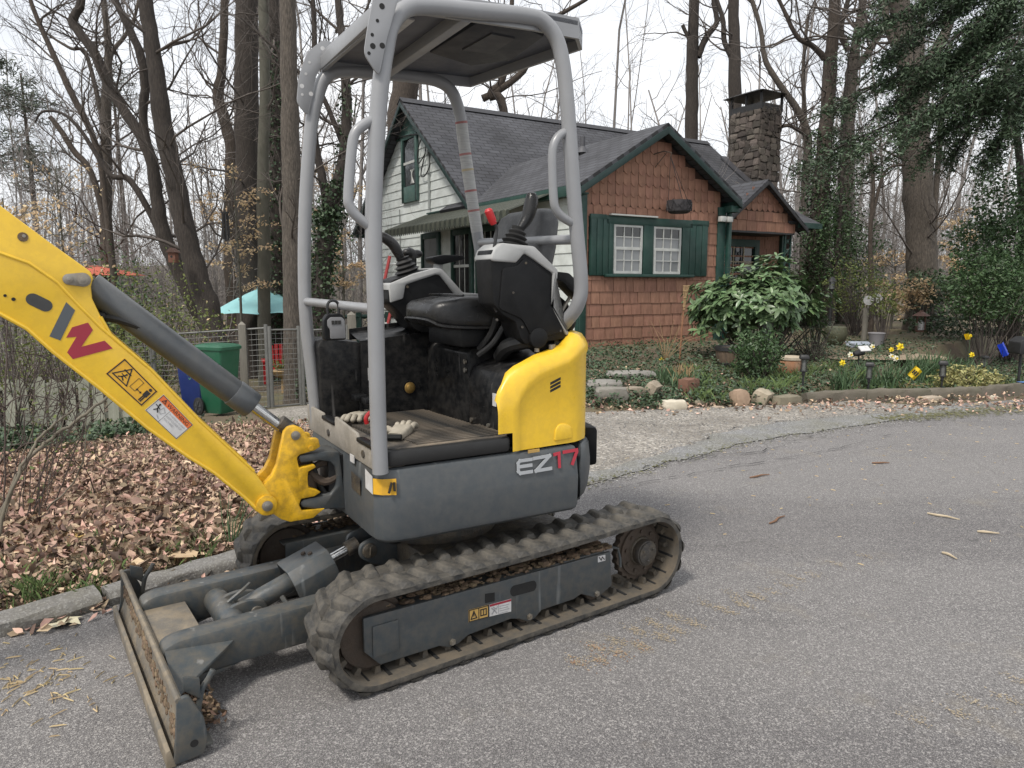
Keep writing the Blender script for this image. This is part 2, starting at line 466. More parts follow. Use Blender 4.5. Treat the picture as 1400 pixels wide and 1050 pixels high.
barrel_m = mat('barrel_staves', (.145, .10, .065), (.075, .055, .04), .8, 4, stretch=(5, 5, .6), bump=.3, bscale=18)
grey_pot = mat('grey_planter', (.21, .20, .21), (.17, .165, .17), .8, 8)
olive_pot = mat('olive_glazed_pot', (.075, .075, .042), (.055, .055, .03), .55, 6)
bamboo = mat('bamboo_cane', (.36, .25, .13), (.27, .18, .09), .7, 9, stretch=(2, 2, 6))
glassy = mat('clear_lantern_glass', (.13, .135, .13), (.09, .095, .09), .15, 6, spec=.8)
rock_m = mat('pale_garden_rock', (.36, .30, .23), (.25, .205, .155), .9, 6, bump=.7, bscale=12, objrand=.25, dirt=(.14, .13, .09), damt=.5, dscale=4)
rock_white = mat('cream_rock', (.58, .53, .43), (.46, .41, .32), .9, 6, bump=.6, bscale=14)
rock_red = mat('red_brown_rock', (.17, .085, .055), (.12, .065, .045), .9, 6, bump=.6, bscale=14)
kerb_m = mat('granite_kerb', (.19, .182, .17), (.115, .11, .105), .85, 6, speck=(160, (.36, .355, .34), (.1, .1, .1)), speckamt=.5, bump=.6, bscale=18, dirt=(.15, .14, .10), damt=.4, dscale=5)
edge_m = mat('weathered_concrete_edge', (.14, .12, .095), (.09, .08, .062), .9, 5, bump=.5, bscale=18, dirt=(.10, .10, .065), damt=.5, dscale=3)
blue_paint = mat('blue_marking_paint', (.06, .17, .42), (.10, .19, .38), .7, 12)
flag_yellow = mat('yellow_flag_plastic', (.80, .56, .015), (.72, .5, .014), .45, 9, translucent=.2)
flag_blue = mat('blue_flag_plastic', (.015, .055, .55), (.012, .05, .47), .45, 9, translucent=.2)
petal_y = mat('daffodil_petal', (.85, .68, .03), (.8, .6, .025), .6, 9, translucent=.2)
petal_w = mat('white_daffodil_petal', (.82, .80, .66), (.74, .72, .58), .6, 9, translucent=.2)

bark_dark = mat('dark_bark', (.068, .055, .046), (.034, .028, .024), .95, 9, stretch=(4, 4, .7), bump=1, bscale=9, dirt=(.022, .018, .015), damt=.65, dscale=16, dcontrast=.1)  # dirt input on these barks paints dark furrows to read as ridges
bark_brown = mat('brown_bark', (.10, .077, .06), (.05, .039, .031), .95, 9, stretch=(4, 4, .7), bump=1, bscale=9, dirt=(.022, .018, .015), damt=.65, dscale=16, dcontrast=.1)
bark_grey = mat('grey_bark', (.155, .13, .105), (.078, .066, .055), .95, 10, stretch=(5, 5, .8), bump=1, bscale=11, dirt=(.022, .018, .015), damt=.65, dscale=16, dcontrast=.1)
bark_olive = mat('mossy_smooth_bark', (.11, .105, .083), (.075, .073, .056), .9, 6, stretch=(2, 2, .7), bump=.4, bscale=12)
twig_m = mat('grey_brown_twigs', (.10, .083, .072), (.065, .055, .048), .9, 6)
far_twig = mat('hazed_distant_wood', (.26, .238, .224), (.18, .165, .155), .95, 3, island=.25)  # twigs lightened so that distance haze is put into their colour
leaf_tan = mat('dry_beech_leaves', (.66, .51, .33), (.52, .38, .22), .8, 8, island=.3, translucent=.3)
leaf_litter = mat('brown_leaf_litter', (.43, .305, .225), (.24, .16, .115), .85, 8, island=.85)  # wide leaf tones also put shadows and highlights between leaves into the colour
leaf_green = mat('evergreen_leaf', (.068, .12, .046), (.045, .085, .033), .5, 8, island=.4, translucent=.15)
leaf_yellowgreen = mat('spring_leaf', (.15, .18, .05), (.115, .145, .04), .6, 8, island=.4, translucent=.25)
leaf_rhodo = mat('glossy_laurel_leaf', (.075, .135, .055), (.13, .19, .09), .36, 9, objrand=.35, spec=.5)
leaf_rhodo_mass = mat('glossy_laurel_leaf_mass', (.075, .135, .055), (.13, .19, .09), .36, 9, island=.4, spec=.5)
leaf_ivy = mat('ivy_leaf', (.055, .09, .042), (.036, .064, .03), .5, 8, island=.45)
needle_m = mat('hemlock_needles', (.055, .088, .044), (.037, .064, .034), .6, 8, island=.45)
pine_m = mat('grey_green_pine_needles', (.072, .09, .062), (.055, .07, .05), .8, 8, island=.35)
grass_m = mat('short_grass', (.10, .15, .045), (.075, .115, .035), .7, 8, island=.4)
blade_leaf = mat('bulb_leaf', (.075, .13, .06), (.055, .10, .045), .55, 8, island=.3)
stem_red = mat('dark_thorny_stem', (.07, .05, .042), (.05, .036, .03), .8, 9)
stem_green = mat('pale_briar_stem', (.17, .15, .11), (.12, .105, .08), .8, 9)

def ground_mat():
    m = mat('garden_soil', (.135, .098, .066), (.085, .064, .046), .95, 3, bump=.8, bscale=14, dirt=(.10, .105, .045), damt=.55, dscale=.9, dcontrast=.1)
    return m
def road_mat():
    """worn asphalt: pale aggregate in dark binder, blotches, hairline cracks"""
    m = bpy.data.materials.new('worn_asphalt'); m.use_nodes = True
    N, L = nodes_of(m); bs = N['Principled BSDF']; bs.inputs['Roughness'].default_value = .85; bs.inputs['Specular IOR Level'].default_value = .3
    tc = N.new('ShaderNodeTexCoord'); vec = tc.outputs['Object']
    def nz(sc, dt=6, ro=.6):
        n = N.new('ShaderNodeTexNoise'); n.inputs['Scale'].default_value = sc; n.inputs['Detail'].default_value = dt; n.inputs['Roughness'].default_value = ro; L.new(vec, n.inputs['Vector']); return n.outputs['Fac']
    def rp(src, a, b, lo=0, hi=1):
        r_ = N.new('ShaderNodeMapRange'); r_.inputs['From Min'].default_value = a; r_.inputs['From Max'].default_value = b; r_.inputs['To Min'].default_value = lo; r_.inputs['To Max'].default_value = hi; L.new(src, r_.inputs['Value']); return r_.outputs['Result']
    def mx(f, A, B, bt='MIX'):
        x = N.new('ShaderNodeMix'); x.data_type = 'RGBA'; x.blend_type = bt
        if isinstance(f, float): x.inputs['Factor'].default_value = f
        else: L.new(f, x.inputs['Factor'])
        for s_, v in (('A', A), ('B', B)):
            if isinstance(v, tuple): x.inputs[s_].default_value = (*v, 1)
            else: L.new(v, x.inputs[s_])
        return x.outputs['Result']
    col = mx(rp(nz(.9, 5), .3, .7), (.145, .139, .14), (.21, .202, .20))
    vo = N.new('ShaderNodeTexVoronoi'); vo.inputs['Scale'].default_value = 380; L.new(vec, vo.inputs['Vector'])
    sp = N.new('ShaderNodeSeparateColor'); L.new(vo.outputs['Color'], sp.inputs['Color'])
    col = mx(rp(sp.outputs['Red'], .5, .55, 0, .85), col, (.075, .071, .072))
    col = mx(rp(sp.outputs['Green'], .70, .9, 0, .8), col, (.40, .385, .37))
    v2 = N.new('ShaderNodeTexVoronoi'); v2.inputs['Scale'].default_value = 190; L.new(vec, v2.inputs['Vector'])
    s2 = N.new('ShaderNodeSeparateColor'); L.new(v2.outputs['Color'], s2.inputs['Color'])
    col = mx(rp(s2.outputs['Blue'], .9, .93, 0, .55), col, (.50, .48, .46))
    col = mx(rp(nz(2.2, 9, .7), .56, .72, 0, .4), col, (.27, .235, .175))
    col = mx(rp(nz(2.6, 4), .66, .74, 0, .55), col, (.05, .048, .05))
    mp_ = N.new('ShaderNodeMapping'); mp_.inputs['Rotation'].default_value = (0, 0, -.55); mp_.inputs['Scale'].default_value = (.16, 1.1, 1); L.new(vec, mp_.inputs['Vector'])
    n4 = N.new('ShaderNodeTexNoise'); n4.inputs['Scale'].default_value = 1.0; n4.inputs['Detail'].default_value = 7; n4.inputs['Roughness'].default_value = .65; L.new(mp_.outputs['Vector'], n4.inputs['Vector'])
    col = mx(rp(n4.outputs['Fac'], .40, .62, 0, .34), col, (.215, .206, .20))
    col = mx(rp(n4.outputs['Fac'], .50, .36, 0, .30), col, (.085, .08, .082))
    # hairline cracks
    wv = N.new('ShaderNodeTexNoise'); wv.inputs['Scale'].default_value = 1.2; wv.inputs['Detail'].default_value = 6; L.new(vec, wv.inputs['Vector'])
    ad = N.new('ShaderNodeVectorMath'); ad.operation = 'MULTIPLY_ADD'; L.new(wv.outputs['Color'], ad.inputs[0]); ad.inputs[1].default_value = (.9, .9, 0); L.new(vec, ad.inputs[2])
    v3 = N.new('ShaderNodeTexVoronoi'); v3.feature = 'DISTANCE_TO_EDGE'; v3.inputs['Scale'].default_value = .42; L.new(ad.outputs[0], v3.inputs['Vector'])
    col = mx(rp(v3.outputs['Distance'], .0008, .003, .22, 0), col, (.06, .056, .052))
    L.new(col, bs.inputs['Base Color'])
    bp = N.new('ShaderNodeBump'); bp.inputs['Strength'].default_value = .55; bp.inputs['Distance'].default_value = .006
    L.new(vo.outputs['Distance'], bp.inputs['Height']); L.new(bp.outputs['Normal'], bs.inputs['Normal'])
    return m
asphalt = road_mat()
drive_m = mat('worn_gravelly_concrete', (.29, .265, .232), (.20, .185, .162), .92, 1.6, speck=(62, (.50, .47, .42), (.11, .10, .09)), speckamt=.95, bump=.5, bscale=60, dirt=(.15, .135, .115), damt=.55, dscale=1.3, dcontrast=.08)
broken_m = mat('broken_grey_asphalt_edge', (.22, .222, .225), (.15, .15, .152), .92, 3, speck=(130, (.40, .40, .39), (.07, .07, .07)), speckamt=.8, bump=.7, bscale=50, dirt=(.16, .15, .08), damt=.35, dscale=2.5)

def glass_mat(name, c):
    m = bpy.data.materials.new(name); m.use_nodes = True
    N, L = nodes_of(m); bs = N['Principled BSDF']
    bs.inputs['Base Color'].default_value = (*c, 1); bs.inputs['Roughness'].default_value = .06; bs.inputs['Specular IOR Level'].default_value = .7
    n = N.new('ShaderNodeTexNoise'); n.inputs['Scale'].default_value = 2.5
    tc = N.new('ShaderNodeTexCoord'); L.new(tc.outputs['Object'], n.inputs['Vector'])
    bp = N.new('ShaderNodeBump'); bp.inputs['Strength'].default_value = .12; bp.inputs['Distance'].default_value = .03
    L.new(n.outputs['Fac'], bp.inputs['Height']); L.new(bp.outputs['Normal'], bs.inputs['Normal'])
    return m
pane_dark = glass_mat('dark_window_glass', (.012, .014, .015))
pane_curtain = glass_mat('glass_over_net_curtain', (.19, .20, .205))

def roof_mat():
    m = bpy.data.materials.new('charcoal_roof_shingles'); m.use_nodes = True
    N, L = nodes_of(m); bs = N['Principled BSDF']; bs.inputs['Roughness'].default_value = .9
    uv = N.new('ShaderNodeUVMap'); vec = uv.outputs['UV']
    br = N.new('ShaderNodeTexBrick'); L.new(vec, br.inputs['Vector'])
    br.inputs['Scale'].default_value = 1; br.inputs['Brick Width'].default_value = .30; br.inputs['Row Height'].default_value = .145; br.inputs['Mortar Size'].default_value = .012
    br.inputs['Color1'].default_value = (.064, .066, .074, 1); br.inputs['Color2'].default_value = (.046, .047, .054, 1); br.inputs['Mortar'].default_value = (.022, .022, .024, 1)
    br.inputs['Bias'].default_value = .1
    n = N.new('ShaderNodeTexNoise'); n.inputs['Scale'].default_value = 1.1; n.inputs['Detail'].default_value = 8; L.new(vec, n.inputs['Vector'])
    mr = N.new('ShaderNodeMapRange'); mr.inputs['From Min'].default_value = .3; mr.inputs['From Max'].default_value = .7; mr.inputs['To Min'].default_value = .7; mr.inputs['To Max'].default_value = 1.35; L.new(n.outputs['Fac'], mr.inputs['Value'])
    vm = N.new('ShaderNodeVectorMath'); vm.operation = 'SCALE'; L.new(br.outputs['Color'], vm.inputs[0]); L.new(mr.outputs['Result'], vm.inputs['Scale'])
    L.new(vm.outputs[0], bs.inputs['Base Color'])
    bp = N.new('ShaderNodeBump'); bp.inputs['Strength'].default_value = .7; bp.inputs['Distance'].default_value = .02; bp.invert = True
    L.new(br.outputs['Fac'], bp.inputs['Height']); L.new(bp.outputs['Normal'], bs.inputs['Normal'])
    return m
roof_m = roof_mat()
PX = {
'boom': (0.100, [[1.421,1.582],[1.32,1.491],[1.224,1.409],[1.202,1.389],[1.197,1.371],[1.205,1.343],[1.204,1.306],[1.185,1.251],[1.161,1.194],[1.052,1.074],[0.91,0.885],[0.742,0.687],[0.693,0.598],[0.673,0.565],[0.68,0.533],[0.704,0.52],[0.737,0.534],[0.78,0.59],[0.875,0.692],[0.958,0.762],[1.075,0.874],[1.201,1.014],[1.32,1.138],[1.383,1.213],[1.447,1.259]]),
'seam': (0.100, [[1.432,1.443],[1.362,1.414],[1.294,1.357],[1.25,1.296],[1.188,1.216],[1.064,1.084]]),
'logo_g': (0.100, [[1.275,1.296],[1.253,1.27],[1.299,1.177],[1.327,1.191]]),
'logo_r': (0.100, [[1.265,1.217],[1.221,1.231],[1.209,1.207],[1.244,1.155],[1.179,1.172],[1.158,1.146],[1.27,1.117],[1.284,1.139],[1.255,1.187],[1.283,1.185]]),
'slot': (0.100, [[1.361,1.305],[1.33,1.286],[1.359,1.323]]),
'dots': (0.100, [[1.43,1.317],[1.41,1.306],[1.372,1.492],[1.263,1.366],[1.225,1.365],[0.705,0.553],[0.875,0.692]]),
'caut': (0.100, [[1.126,1.114],[1.035,0.996],[1.087,0.949],[1.185,1.066]]),
'warn': (0.100, [[1.019,0.985],[0.934,0.873],[0.989,0.828],[1.078,0.937]]),
'bracket': (0.095, [[0.628,0.815],[0.613,0.83],[0.589,0.834],[0.565,0.823],[0.547,0.796],[0.542,0.781],[0.505,0.776],[0.499,0.745],[0.522,0.733],[0.576,0.724],[0.587,0.713],[0.581,0.674],[0.524,0.68],[0.517,0.668],[0.547,0.655],[0.551,0.63],[0.549,0.594],[0.52,0.582],[0.503,0.569],[0.528,0.557],[0.578,0.554],[0.586,0.533],[0.577,0.508],[0.49,0.504],[0.537,0.473],[0.62,0.472],[0.654,0.488],[0.69,0.521],[0.72,0.594],[0.709,0.629],[0.679,0.657],[0.659,0.694],[0.642,0.762]]),
'bpin': (0.095, [[0.59,0.799]]),
'jaw': (0.090, [[0.581,0.709],[0.575,0.72],[0.481,0.724],[0.425,0.716],[0.414,0.588],[0.396,0.48],[0.448,0.496],[0.499,0.498],[0.573,0.519],[0.582,0.538],[0.567,0.549],[0.507,0.553],[0.466,0.554],[0.442,0.582],[0.437,0.623],[0.445,0.661],[0.462,0.681],[0.502,0.691],[0.571,0.69]]),
'cyl': (0.020, [[1.197,1.341],[0.722,0.909],[0.592,0.805],[0.573,0.792]]),
'barrelw': (0.020, [[0.746,0.878],[0.692,0.939]]),
'cover': (0.470, [[-0.057,0.809],[-0.061,0.87],[-0.066,0.917],[-0.076,0.95],[-0.09,0.979],[-0.124,1.021],[-0.187,1.054],[-0.243,1.079],[-0.325,1.095],[-0.384,1.114],[-0.409,1.148],[-0.416,1.172],[-0.461,1.153],[-0.479,1.12],[-0.491,0.742],[-0.121,0.725],[-0.121,0.782]]),
'panelgroove': (0.470, [[-0.144,0.807],[-0.144,0.876],[-0.156,0.923],[-0.188,0.969],[-0.244,1.003],[-0.309,1.023],[-0.394,1.046],[-0.445,1.079]]),
'vent': (0.470, [[-0.277,0.987],[-0.34,1.012],[-0.341,1.0],[-0.277,0.976],[-0.277,0.959],[-0.341,0.985]]),
'boss': (0.470, [[-0.312,0.747],[-0.316,0.789],[-0.333,0.808],[-0.362,0.81],[-0.393,0.796],[-0.398,0.752]]),
'con': (0.400, [[-0.111,1.495],[-0.251,1.486],[-0.359,1.403],[-0.347,1.312],[-0.336,1.272],[-0.419,1.161],[-0.399,1.136],[-0.221,1.121],[-0.198,1.145],[-0.175,1.209],[-0.122,1.236],[-0.081,1.276],[-0.072,1.365],[-0.069,1.438],[-0.078,1.476]]),
'concap': (0.400, [[-0.111,1.502],[-0.255,1.493],[-0.363,1.406],[-0.352,1.299],[-0.338,1.272],[-0.419,1.158],[-0.405,1.149],[-0.332,1.262],[-0.339,1.393],[-0.251,1.444],[-0.209,1.466],[-0.174,1.43],[-0.071,1.435],[-0.069,1.447],[-0.082,1.479]]),
'conbush': (0.400, [[-0.255,1.147],[-0.292,1.145]]),
'joy': (0.330, [[-0.247,1.509],[-0.27,1.582],[-0.274,1.638],[-0.251,1.663],[-0.278,1.691],[-0.302,1.679],[-0.298,1.587],[-0.31,1.521]]),
'lever': (0.360, [[-0.107,1.248],[-0.086,1.307],[-0.081,1.417],[-0.096,1.481],[-0.108,1.551],[-0.097,1.573],[-0.071,1.622]]),
'fcon': (-0.240, [[0.083,1.338],[0.089,1.27],[0.041,1.239],[-0.031,1.153],[-0.072,1.136],[-0.272,1.13],[-0.402,1.305],[-0.239,1.306],[-0.162,1.415],[-0.128,1.422],[-0.027,1.398],[0.071,1.368]]),
'fcap': (-0.240, [[0.085,1.353],[-0.027,1.397],[-0.136,1.424],[-0.171,1.419],[-0.274,1.313],[-0.402,1.305],[-0.392,1.289],[-0.239,1.294],[-0.157,1.392],[-0.136,1.393],[0.007,1.349],[0.02,1.288],[0.081,1.27]]),
'fjoy': (-0.320, [[-0.006,1.392],[0.009,1.468],[0.037,1.513],[0.076,1.55]]),
'fjoy2': (-0.420, [[-0.098,1.417],[-0.099,1.481],[-0.091,1.509]]),
'farm': (-0.350, [[-0.161,1.472],[-0.186,1.437],[-0.322,1.471],[-0.313,1.487],[-0.214,1.488]]),
'cush': (0.200, [[0.12,1.228],[0.12,1.204],[0.052,1.172],[-0.1,1.167],[-0.195,1.168],[-0.195,1.311],[-0.055,1.312],[0.042,1.286],[0.105,1.274]]),
'back': (0.200, [[-0.236,1.518],[-0.293,1.61],[-0.342,1.633],[-0.451,1.648],[-0.521,1.616],[-0.535,1.585],[-0.496,1.461],[-0.41,1.453],[-0.393,1.495]]),
'brn': (0.500, [[0.392,2.238],[0.309,2.247],[0.354,2.11],[0.383,1.993],[0.43,2.054],[0.417,2.127]]),
'brnh': (0.500, [[0.368,2.203],[0.384,2.158],[0.402,2.114],[0.401,2.081],[0.414,2.058],[0.37,2.087]]),
'brf': (-0.360, [[0.306,2.35],[0.243,2.342],[0.34,2.205],[0.38,2.037],[0.424,2.086],[0.411,2.187],[0.374,2.29]]),
'brfh': (-0.360, [[0.309,2.314],[0.366,2.251],[0.382,2.204],[0.4,2.154],[0.4,2.121],[0.364,2.128]]),
'ez': (0.470, [[-0.134,0.641],[-0.136,0.69],[-0.201,0.696],[-0.136,0.665],[-0.201,0.667],[-0.144,0.637],[-0.205,0.64],[-0.214,0.697],[-0.289,0.699],[-0.217,0.637],[-0.289,0.645],[-0.308,0.703],[-0.329,0.705],[-0.334,0.639],[-0.353,0.699],[-0.416,0.697],[-0.391,0.643]]),
}
# ------------------------------------------------------------------ mini excavator
EXC = thing('mini_excavator', 'yellow and grey tracked mini excavator with an open canopy standing on the asphalt road', 'excavator', (-.233, 3.064, 0), -2.52504)
S2M = Matrix.Translation((.13, 0, 0)) @ Matrix.Rotation(R(-5.0), 4, 'Z')     # slewed upper structure -> undercarriage frame
rng = random.Random(7); nrg = np.random.default_rng(7)
def SMB():
    m = MB(); m.M = S2M; return m

def rounded(poly, r, n=4):
    """round the corners of a 2D polygon"""
    out = []
    k = len(poly)
    for i in range(k):
        p0, p1, p2 = Vector(poly[i-1]), Vector(poly[i]), Vector(poly[(i+1) % k])
        a, b = (p0-p1), (p2-p1)
        q = min(r, a.length*.45, b.length*.45)
        s_, e_ = p1+a.normalized()*q, p1+b.normalized()*q
        for j in range(n+1):
            t = j/n
            out.append(tuple(s_*(1-t)**2+p1*2*t*(1-t)+e_*t*t))
    return out

# ---- tracks
LH, RF, RR_, TZ = .6417, .170, .1764, .012
def track_path():
    """centre line of the outer belt surface as (x, z, nx, nz)"""
    pts = []
    n = 22
    for i in range(n+1):
        t = math.pi*i/n
        pts.append((LH+RF*math.sin(t), RF+TZ+RF*math.cos(t), math.sin(t), math.cos(t)))
    for i in range(1, 26):
        t = i/26
        pts.append((LH-2*LH*t, TZ, 0, -1))
    for i in range(n+1):
        t = math.pi*i/n
        pts.append((-LH-RR_*math.sin(t), RR_+TZ-RR_*math.cos(t), -math.sin(t), -math.cos(t)))
    for i in range(1, 26):
        t = i/26
        sag = -.007*math.sin(math.pi*t)
        pts.append((-LH+2*LH*t, 2*RR_+TZ+(2*RF-2*RR_)*t+sag, 0, 1))
    return pts
TP = track_path()
_cum = [0]
for i in range(len(TP)):
    a, b = TP[i], TP[(i+1) % len(TP)]
    _cum.append(_cum[-1]+math.hypot(b[0]-a[0], b[1]-a[1]))
TLEN = _cum[-1]
def track_at(s):
    s %= TLEN
    for i in range(len(TP)):
        if _cum[i+1] >= s:
            t = (s-_cum[i])/(_cum[i+1]-_cum[i]+1e-9); a, b = TP[i], TP[(i+1) % len(TP)]
            nx, nz = a[2]+(b[2]-a[2])*t, a[3]+(b[3]-a[3])*t; l = math.hypot(nx, nz)
            return a[0]+(b[0]-a[0])*t, a[1]+(b[1]-a[1])*t, nx/l, nz/l
    return TP[0]
YO, YI = .565, .335
def belt_mesh(sg):
    prof = [(YO-.002, -.003), (YO, -.010), (YO-.001, -.024), (YO-.012, -.029), (YI+.012, -.029), (YI+.001, -.024), (YI, -.010), (YI+.002, -.003), (YI+.012, .001), (YO-.012, .001)]
    mb = MB(); n = len(prof); vs, fs = [], []
    for (x, z, nx, nz) in TP:
        for (y, o) in prof: vs.append((x+nx*o, sg*y, z+nz*o))
    k = len(TP)
    mb.mi = 0
    outer = []
    for i in range(k):
        for j in range(n):
            f = (i*n+j, i*n+(j+1) % n, ((i+1) % k)*n+(j+1) % n, ((i+1) % k)*n+j)
            mb.add([], [])
            fs.append((f, 1 if 2 <= j <= 5 else 0))
    for f, m_ in fs:
        mb.f.append(list(f)); mb.m.append(m_); mb.sm.append(True)
    mb.v = [tuple(v) for v in vs]
    # guide teeth and recesses on the inner side
    cnt = 40
    for q in range(cnt):
        x, z, nx, nz = track_at(q*TLEN/cnt)
        tx, tz = nz, -nx
        for (y0, y1, h, w, mi) in ((YI+.135, YI+.165, .028, .013, 1), (YI+.065, YI+.095, .028, .013, 1)):
            mb.mi = mi; v = []
            for yy in (y0, y1):
                for (o, s_) in ((-.026, w), (-.026-h, w*.55), (-.026-h, -w*.55), (-.026, -w)):
                    v.append((x+nx*o+tx*s_, sg*yy, z+nz*o+tz*s_))
            mb.add(v, [(0, 1, 2, 3), (7, 6, 5, 4), (0, 4, 5, 1), (1, 5, 6, 2), (2, 6, 7, 3)])
        for off in (-.018,):
            mb.mi = 2; v = []
            for yy in (YO-.115, YO-.028):
                for (o, s_) in ((-.0295, .007), (-.033, .005), (-.033, -.005), (-.0295, -.007)):
                    v.append((x+nx*o+tx*(s_+.03), sg*yy, z+nz*o+tz*(s_+.03)))
            mb.add(v, [(0, 1, 2, 3), (7, 6, 5, 4), (0, 4, 5, 1), (1, 5, 6, 2), (2, 6, 7, 3)])
    return mb
def lug_mesh(sg, row):
    """one slanted tread block, local: x along the belt, y across, z outwards"""
    if row == 0: y0, y1 = .118, .006
    else: y0, y1 = -.118, -.006
    hw = .030
    vs = [(-hw*.95-.01, y0, -.004), (hw*.95-.01, y0, -.004), (hw+.018, y1, -.004), (-hw+.018, y1, -.004),
          (-hw*.40-.01, y0*.97, .013), (hw*.30-.01, y0*.97, .013), (hw*.42+.018, y1*1.6, .021), (-hw*.62+.018, y1*1.6, .021)]
    fs = [(4, 5, 6, 7), (0, 1, 5, 4), (1, 2, 6, 5), (2, 3, 7, 6), (3, 0, 4, 7)]
    if row == 1: fs = [f[::-1] for f in fs]
    mb = MB(); mb.add(vs, fs, True)
    return mb.mesh('lug', rubber, bevel=.005)
LUG = [lug_mesh(1, 0), lug_mesh(1, 1)]
for m_ in LUG:
    m_.polygons.foreach_set('use_smooth', [True]*len(m_.polygons)); m_.set_sharp_from_angle(angle=R(30))
NL = 38
FRAME_POLY = [[.684,.26],[-.419,.247],[-.431,.096],[-.365,.068],[-.333,.068],[-.293,.087],[-.261,.101],[-.222,.089],[-.058,.088],[-.022,.061],[.013,.062],[.048,.081],[.089,.093],[.279,.084],[.322,.063],[.359,.061],[.401,.078],[.627,.08],[.683,.142]]
for sg in (1, -1):
    trk = belt_mesh(sg).build('track', [rubber, rubber_in, dark], EXC, autosmooth=50)
    for row in (0, 1):
        for q in range(NL):
            x, z, nx, nz = track_at((q+.5*row)*TLEN/NL)
            o = link('lug', LUG[row], trk)
            tx, tz = nz, -nx
            o.matrix_local = Matrix(((tx, 0, nx, x), (0, 1, 0, sg*(YO+YI)/2), (tz, 0, nz, z), (0, 0, 0, 1))) @ Matrix.Rotation(rng.uniform(-.04, .04), 4, 'Z')
    fr = MB(); fr.prism(FRAME_POLY, sg*.508, sg*.522); fr.prism([(p[0]*.97, p[1]*.9+.02) for p in FRAME_POLY], sg*.33, sg*.345)
    fr.box(-.40, .67, min(sg*.34, sg*.508), max(sg*.34, sg*.508), .243, .252)
    frame = fr.build('track_frame', frame_grey, EXC, bevel=.003)
    m = MB(); m.box(.56, .655, min(sg*.5215, sg*.528), max(sg*.5215, sg*.528), .115, .225); m.build('tensioner_cover', frame_grey, frame, bevel=.003)
    m = MB()
    for (x, z) in ((-.346, .082), (.002, .078), (.347, .078)):
        b = MB(); b.cyl((x, sg*.520, z), (0, sg, 0), .013, .007, 6); b.cyl((x, sg*.526, z), (0, sg, 0), .008, .006, 10); b.build('bolt', pin_steel, frame)
    d = MB(); d.prism([(.076+.016*math.cos(a), .2015+.021*math.sin(a)) for a in np.linspace(-1.57, 1.57, 7)] + [(-.015+.016*math.cos(a), .1985+.021*math.sin(a)) for a in np.linspace(1.57, 4.71, 7)], sg*.5215, sg*.5235); d.build('slot', dark, frame)
    d = MB(); d.prism([[.206, .223], [.164, .218], [.164, .184], [.206, .187]], sg*.5215, sg*.5235); d.build('slot', dark, frame)
    # idler, sprocket, rollers
    m = MB(); m.cyl((LH-.005, sg*.42, .178), (0, sg, 0), .138, .05, 36); m.cyl((LH-.005, sg*.40, .178), (0, sg, 0), .118, .09, 30)
    idl = m.build('idler_wheel', rust, EXC, bevel=.006)
    m = MB(); m.cyl((LH-.045, sg*.42, .178), (0, sg, 0), .03, .105, 16); m.build('axle_block', frame_grey, idl, bevel=.004)
    m = MB()
    te = []
    for q in range(22*4):
        a = 2*math.pi*q/88; te.append((-LH+.0+(.136 if q % 4 in (0, 1) else .128)*math.cos(a), .188+(.136 if q % 4 in (0, 1) else .128)*math.sin(a)))
    m.prism(te, sg*.435, sg*.465); m.cyl((-LH, sg*.43, .188), (0, sg, 0), .112, .045, 36)
    spr = m.build('drive_sprocket', rust, EXC, bevel=.002)
    m = MB(); m.cyl((-LH, sg*.465, .188), (0, sg, 0), .068, .02, 28, .062); m.cyl((-LH, sg*.485, .188), (0, sg, 0), .057, .034, 28); m.cyl((-LH, sg*.519, .188), (0, sg, 0), .050, .006, 28)
    for q in range(3):
        a = 2*math.pi*q/3+.5; m.cyl((-LH+.032*math.cos(a), sg*.524, .188+.032*math.sin(a)), (0, sg, 0), .008, .006, 6)
    m.build('drive_hub', hubm, spr, bevel=.003)
    m = MB()
    for q in range(9):
        a = 2*math.pi*q/9+.2; m = MB(); m.cyl((-LH+.088*math.cos(a), sg*.474, .188+.088*math.sin(a)), (0, sg, 0), .0085, .009, 6); m.build('bolt', rust, spr)
    m = MB(); m.tube([(-.425, sg*.50, .262), (-.468, sg*.515, .248), (-.478, sg*.52, .20), (-.48, sg*.52, .165)], .006, 6); m.build('guard_rod', frame_grey, frame)
    for x in (-.346, .002, .347):
        m = MB(); m.cyl((x, sg*.36, .088), (0, sg, 0), .042, .14, 20); m.build('track_roller', rust, EXC, bevel=.004)
    # packed soil on top of the frame
    m = MB()
    for q in range(420):
        x = rng.choice([rng.uniform(-.42, .62), rng.gauss(-.1, .12), rng.gauss(.3, .08), rng.gauss(-.36, .05)])
        x = min(.62, max(-.43, x)); r_ = rng.uniform(.004, .013)*(1.6 if rng.random() < .08 else 1)
        m.ball((x, sg*rng.uniform(.40, .505), .251+r_*.2+abs(rng.gauss(0, .006))), r_*1.5, r_*rng.uniform(.8, 1.6), r_*.7, 6, 4, .3, rng)
    m.build('packed_soil', mud, frame, kind='stuff')
    # undercarriage decals (outer face)
    if sg > 0:
        y = .5222
        d = MB(); d.prism([[.278,.18],[.191,.177],[.191,.129],[.278,.133]], y, y+.0012)
        cd = d.build('caution_decal', dec_tan, frame)
        d = MB()
        def edge(pts, w, y0, y1, closed=True):
            k = len(pts)
            for i in range(k if closed else k-1):
                a, b = Vector(pts[i]), Vector(pts[(i+1) % k]); t = (b-a); 
                if t.length < 1e-6: continue
                nn = Vector((-t.y, t.x)).normalized()*w*.5; t = t.normalized()*w*.5
                d.prism([tuple(a-t+nn), tuple(b+t+nn), tuple(b+t-nn), tuple(a-t-nn)], y0, y1)
        edge([(.276,.178),(.193,.175),(.193,.131),(.276,.135)], .003, y+.0012, y+.002)
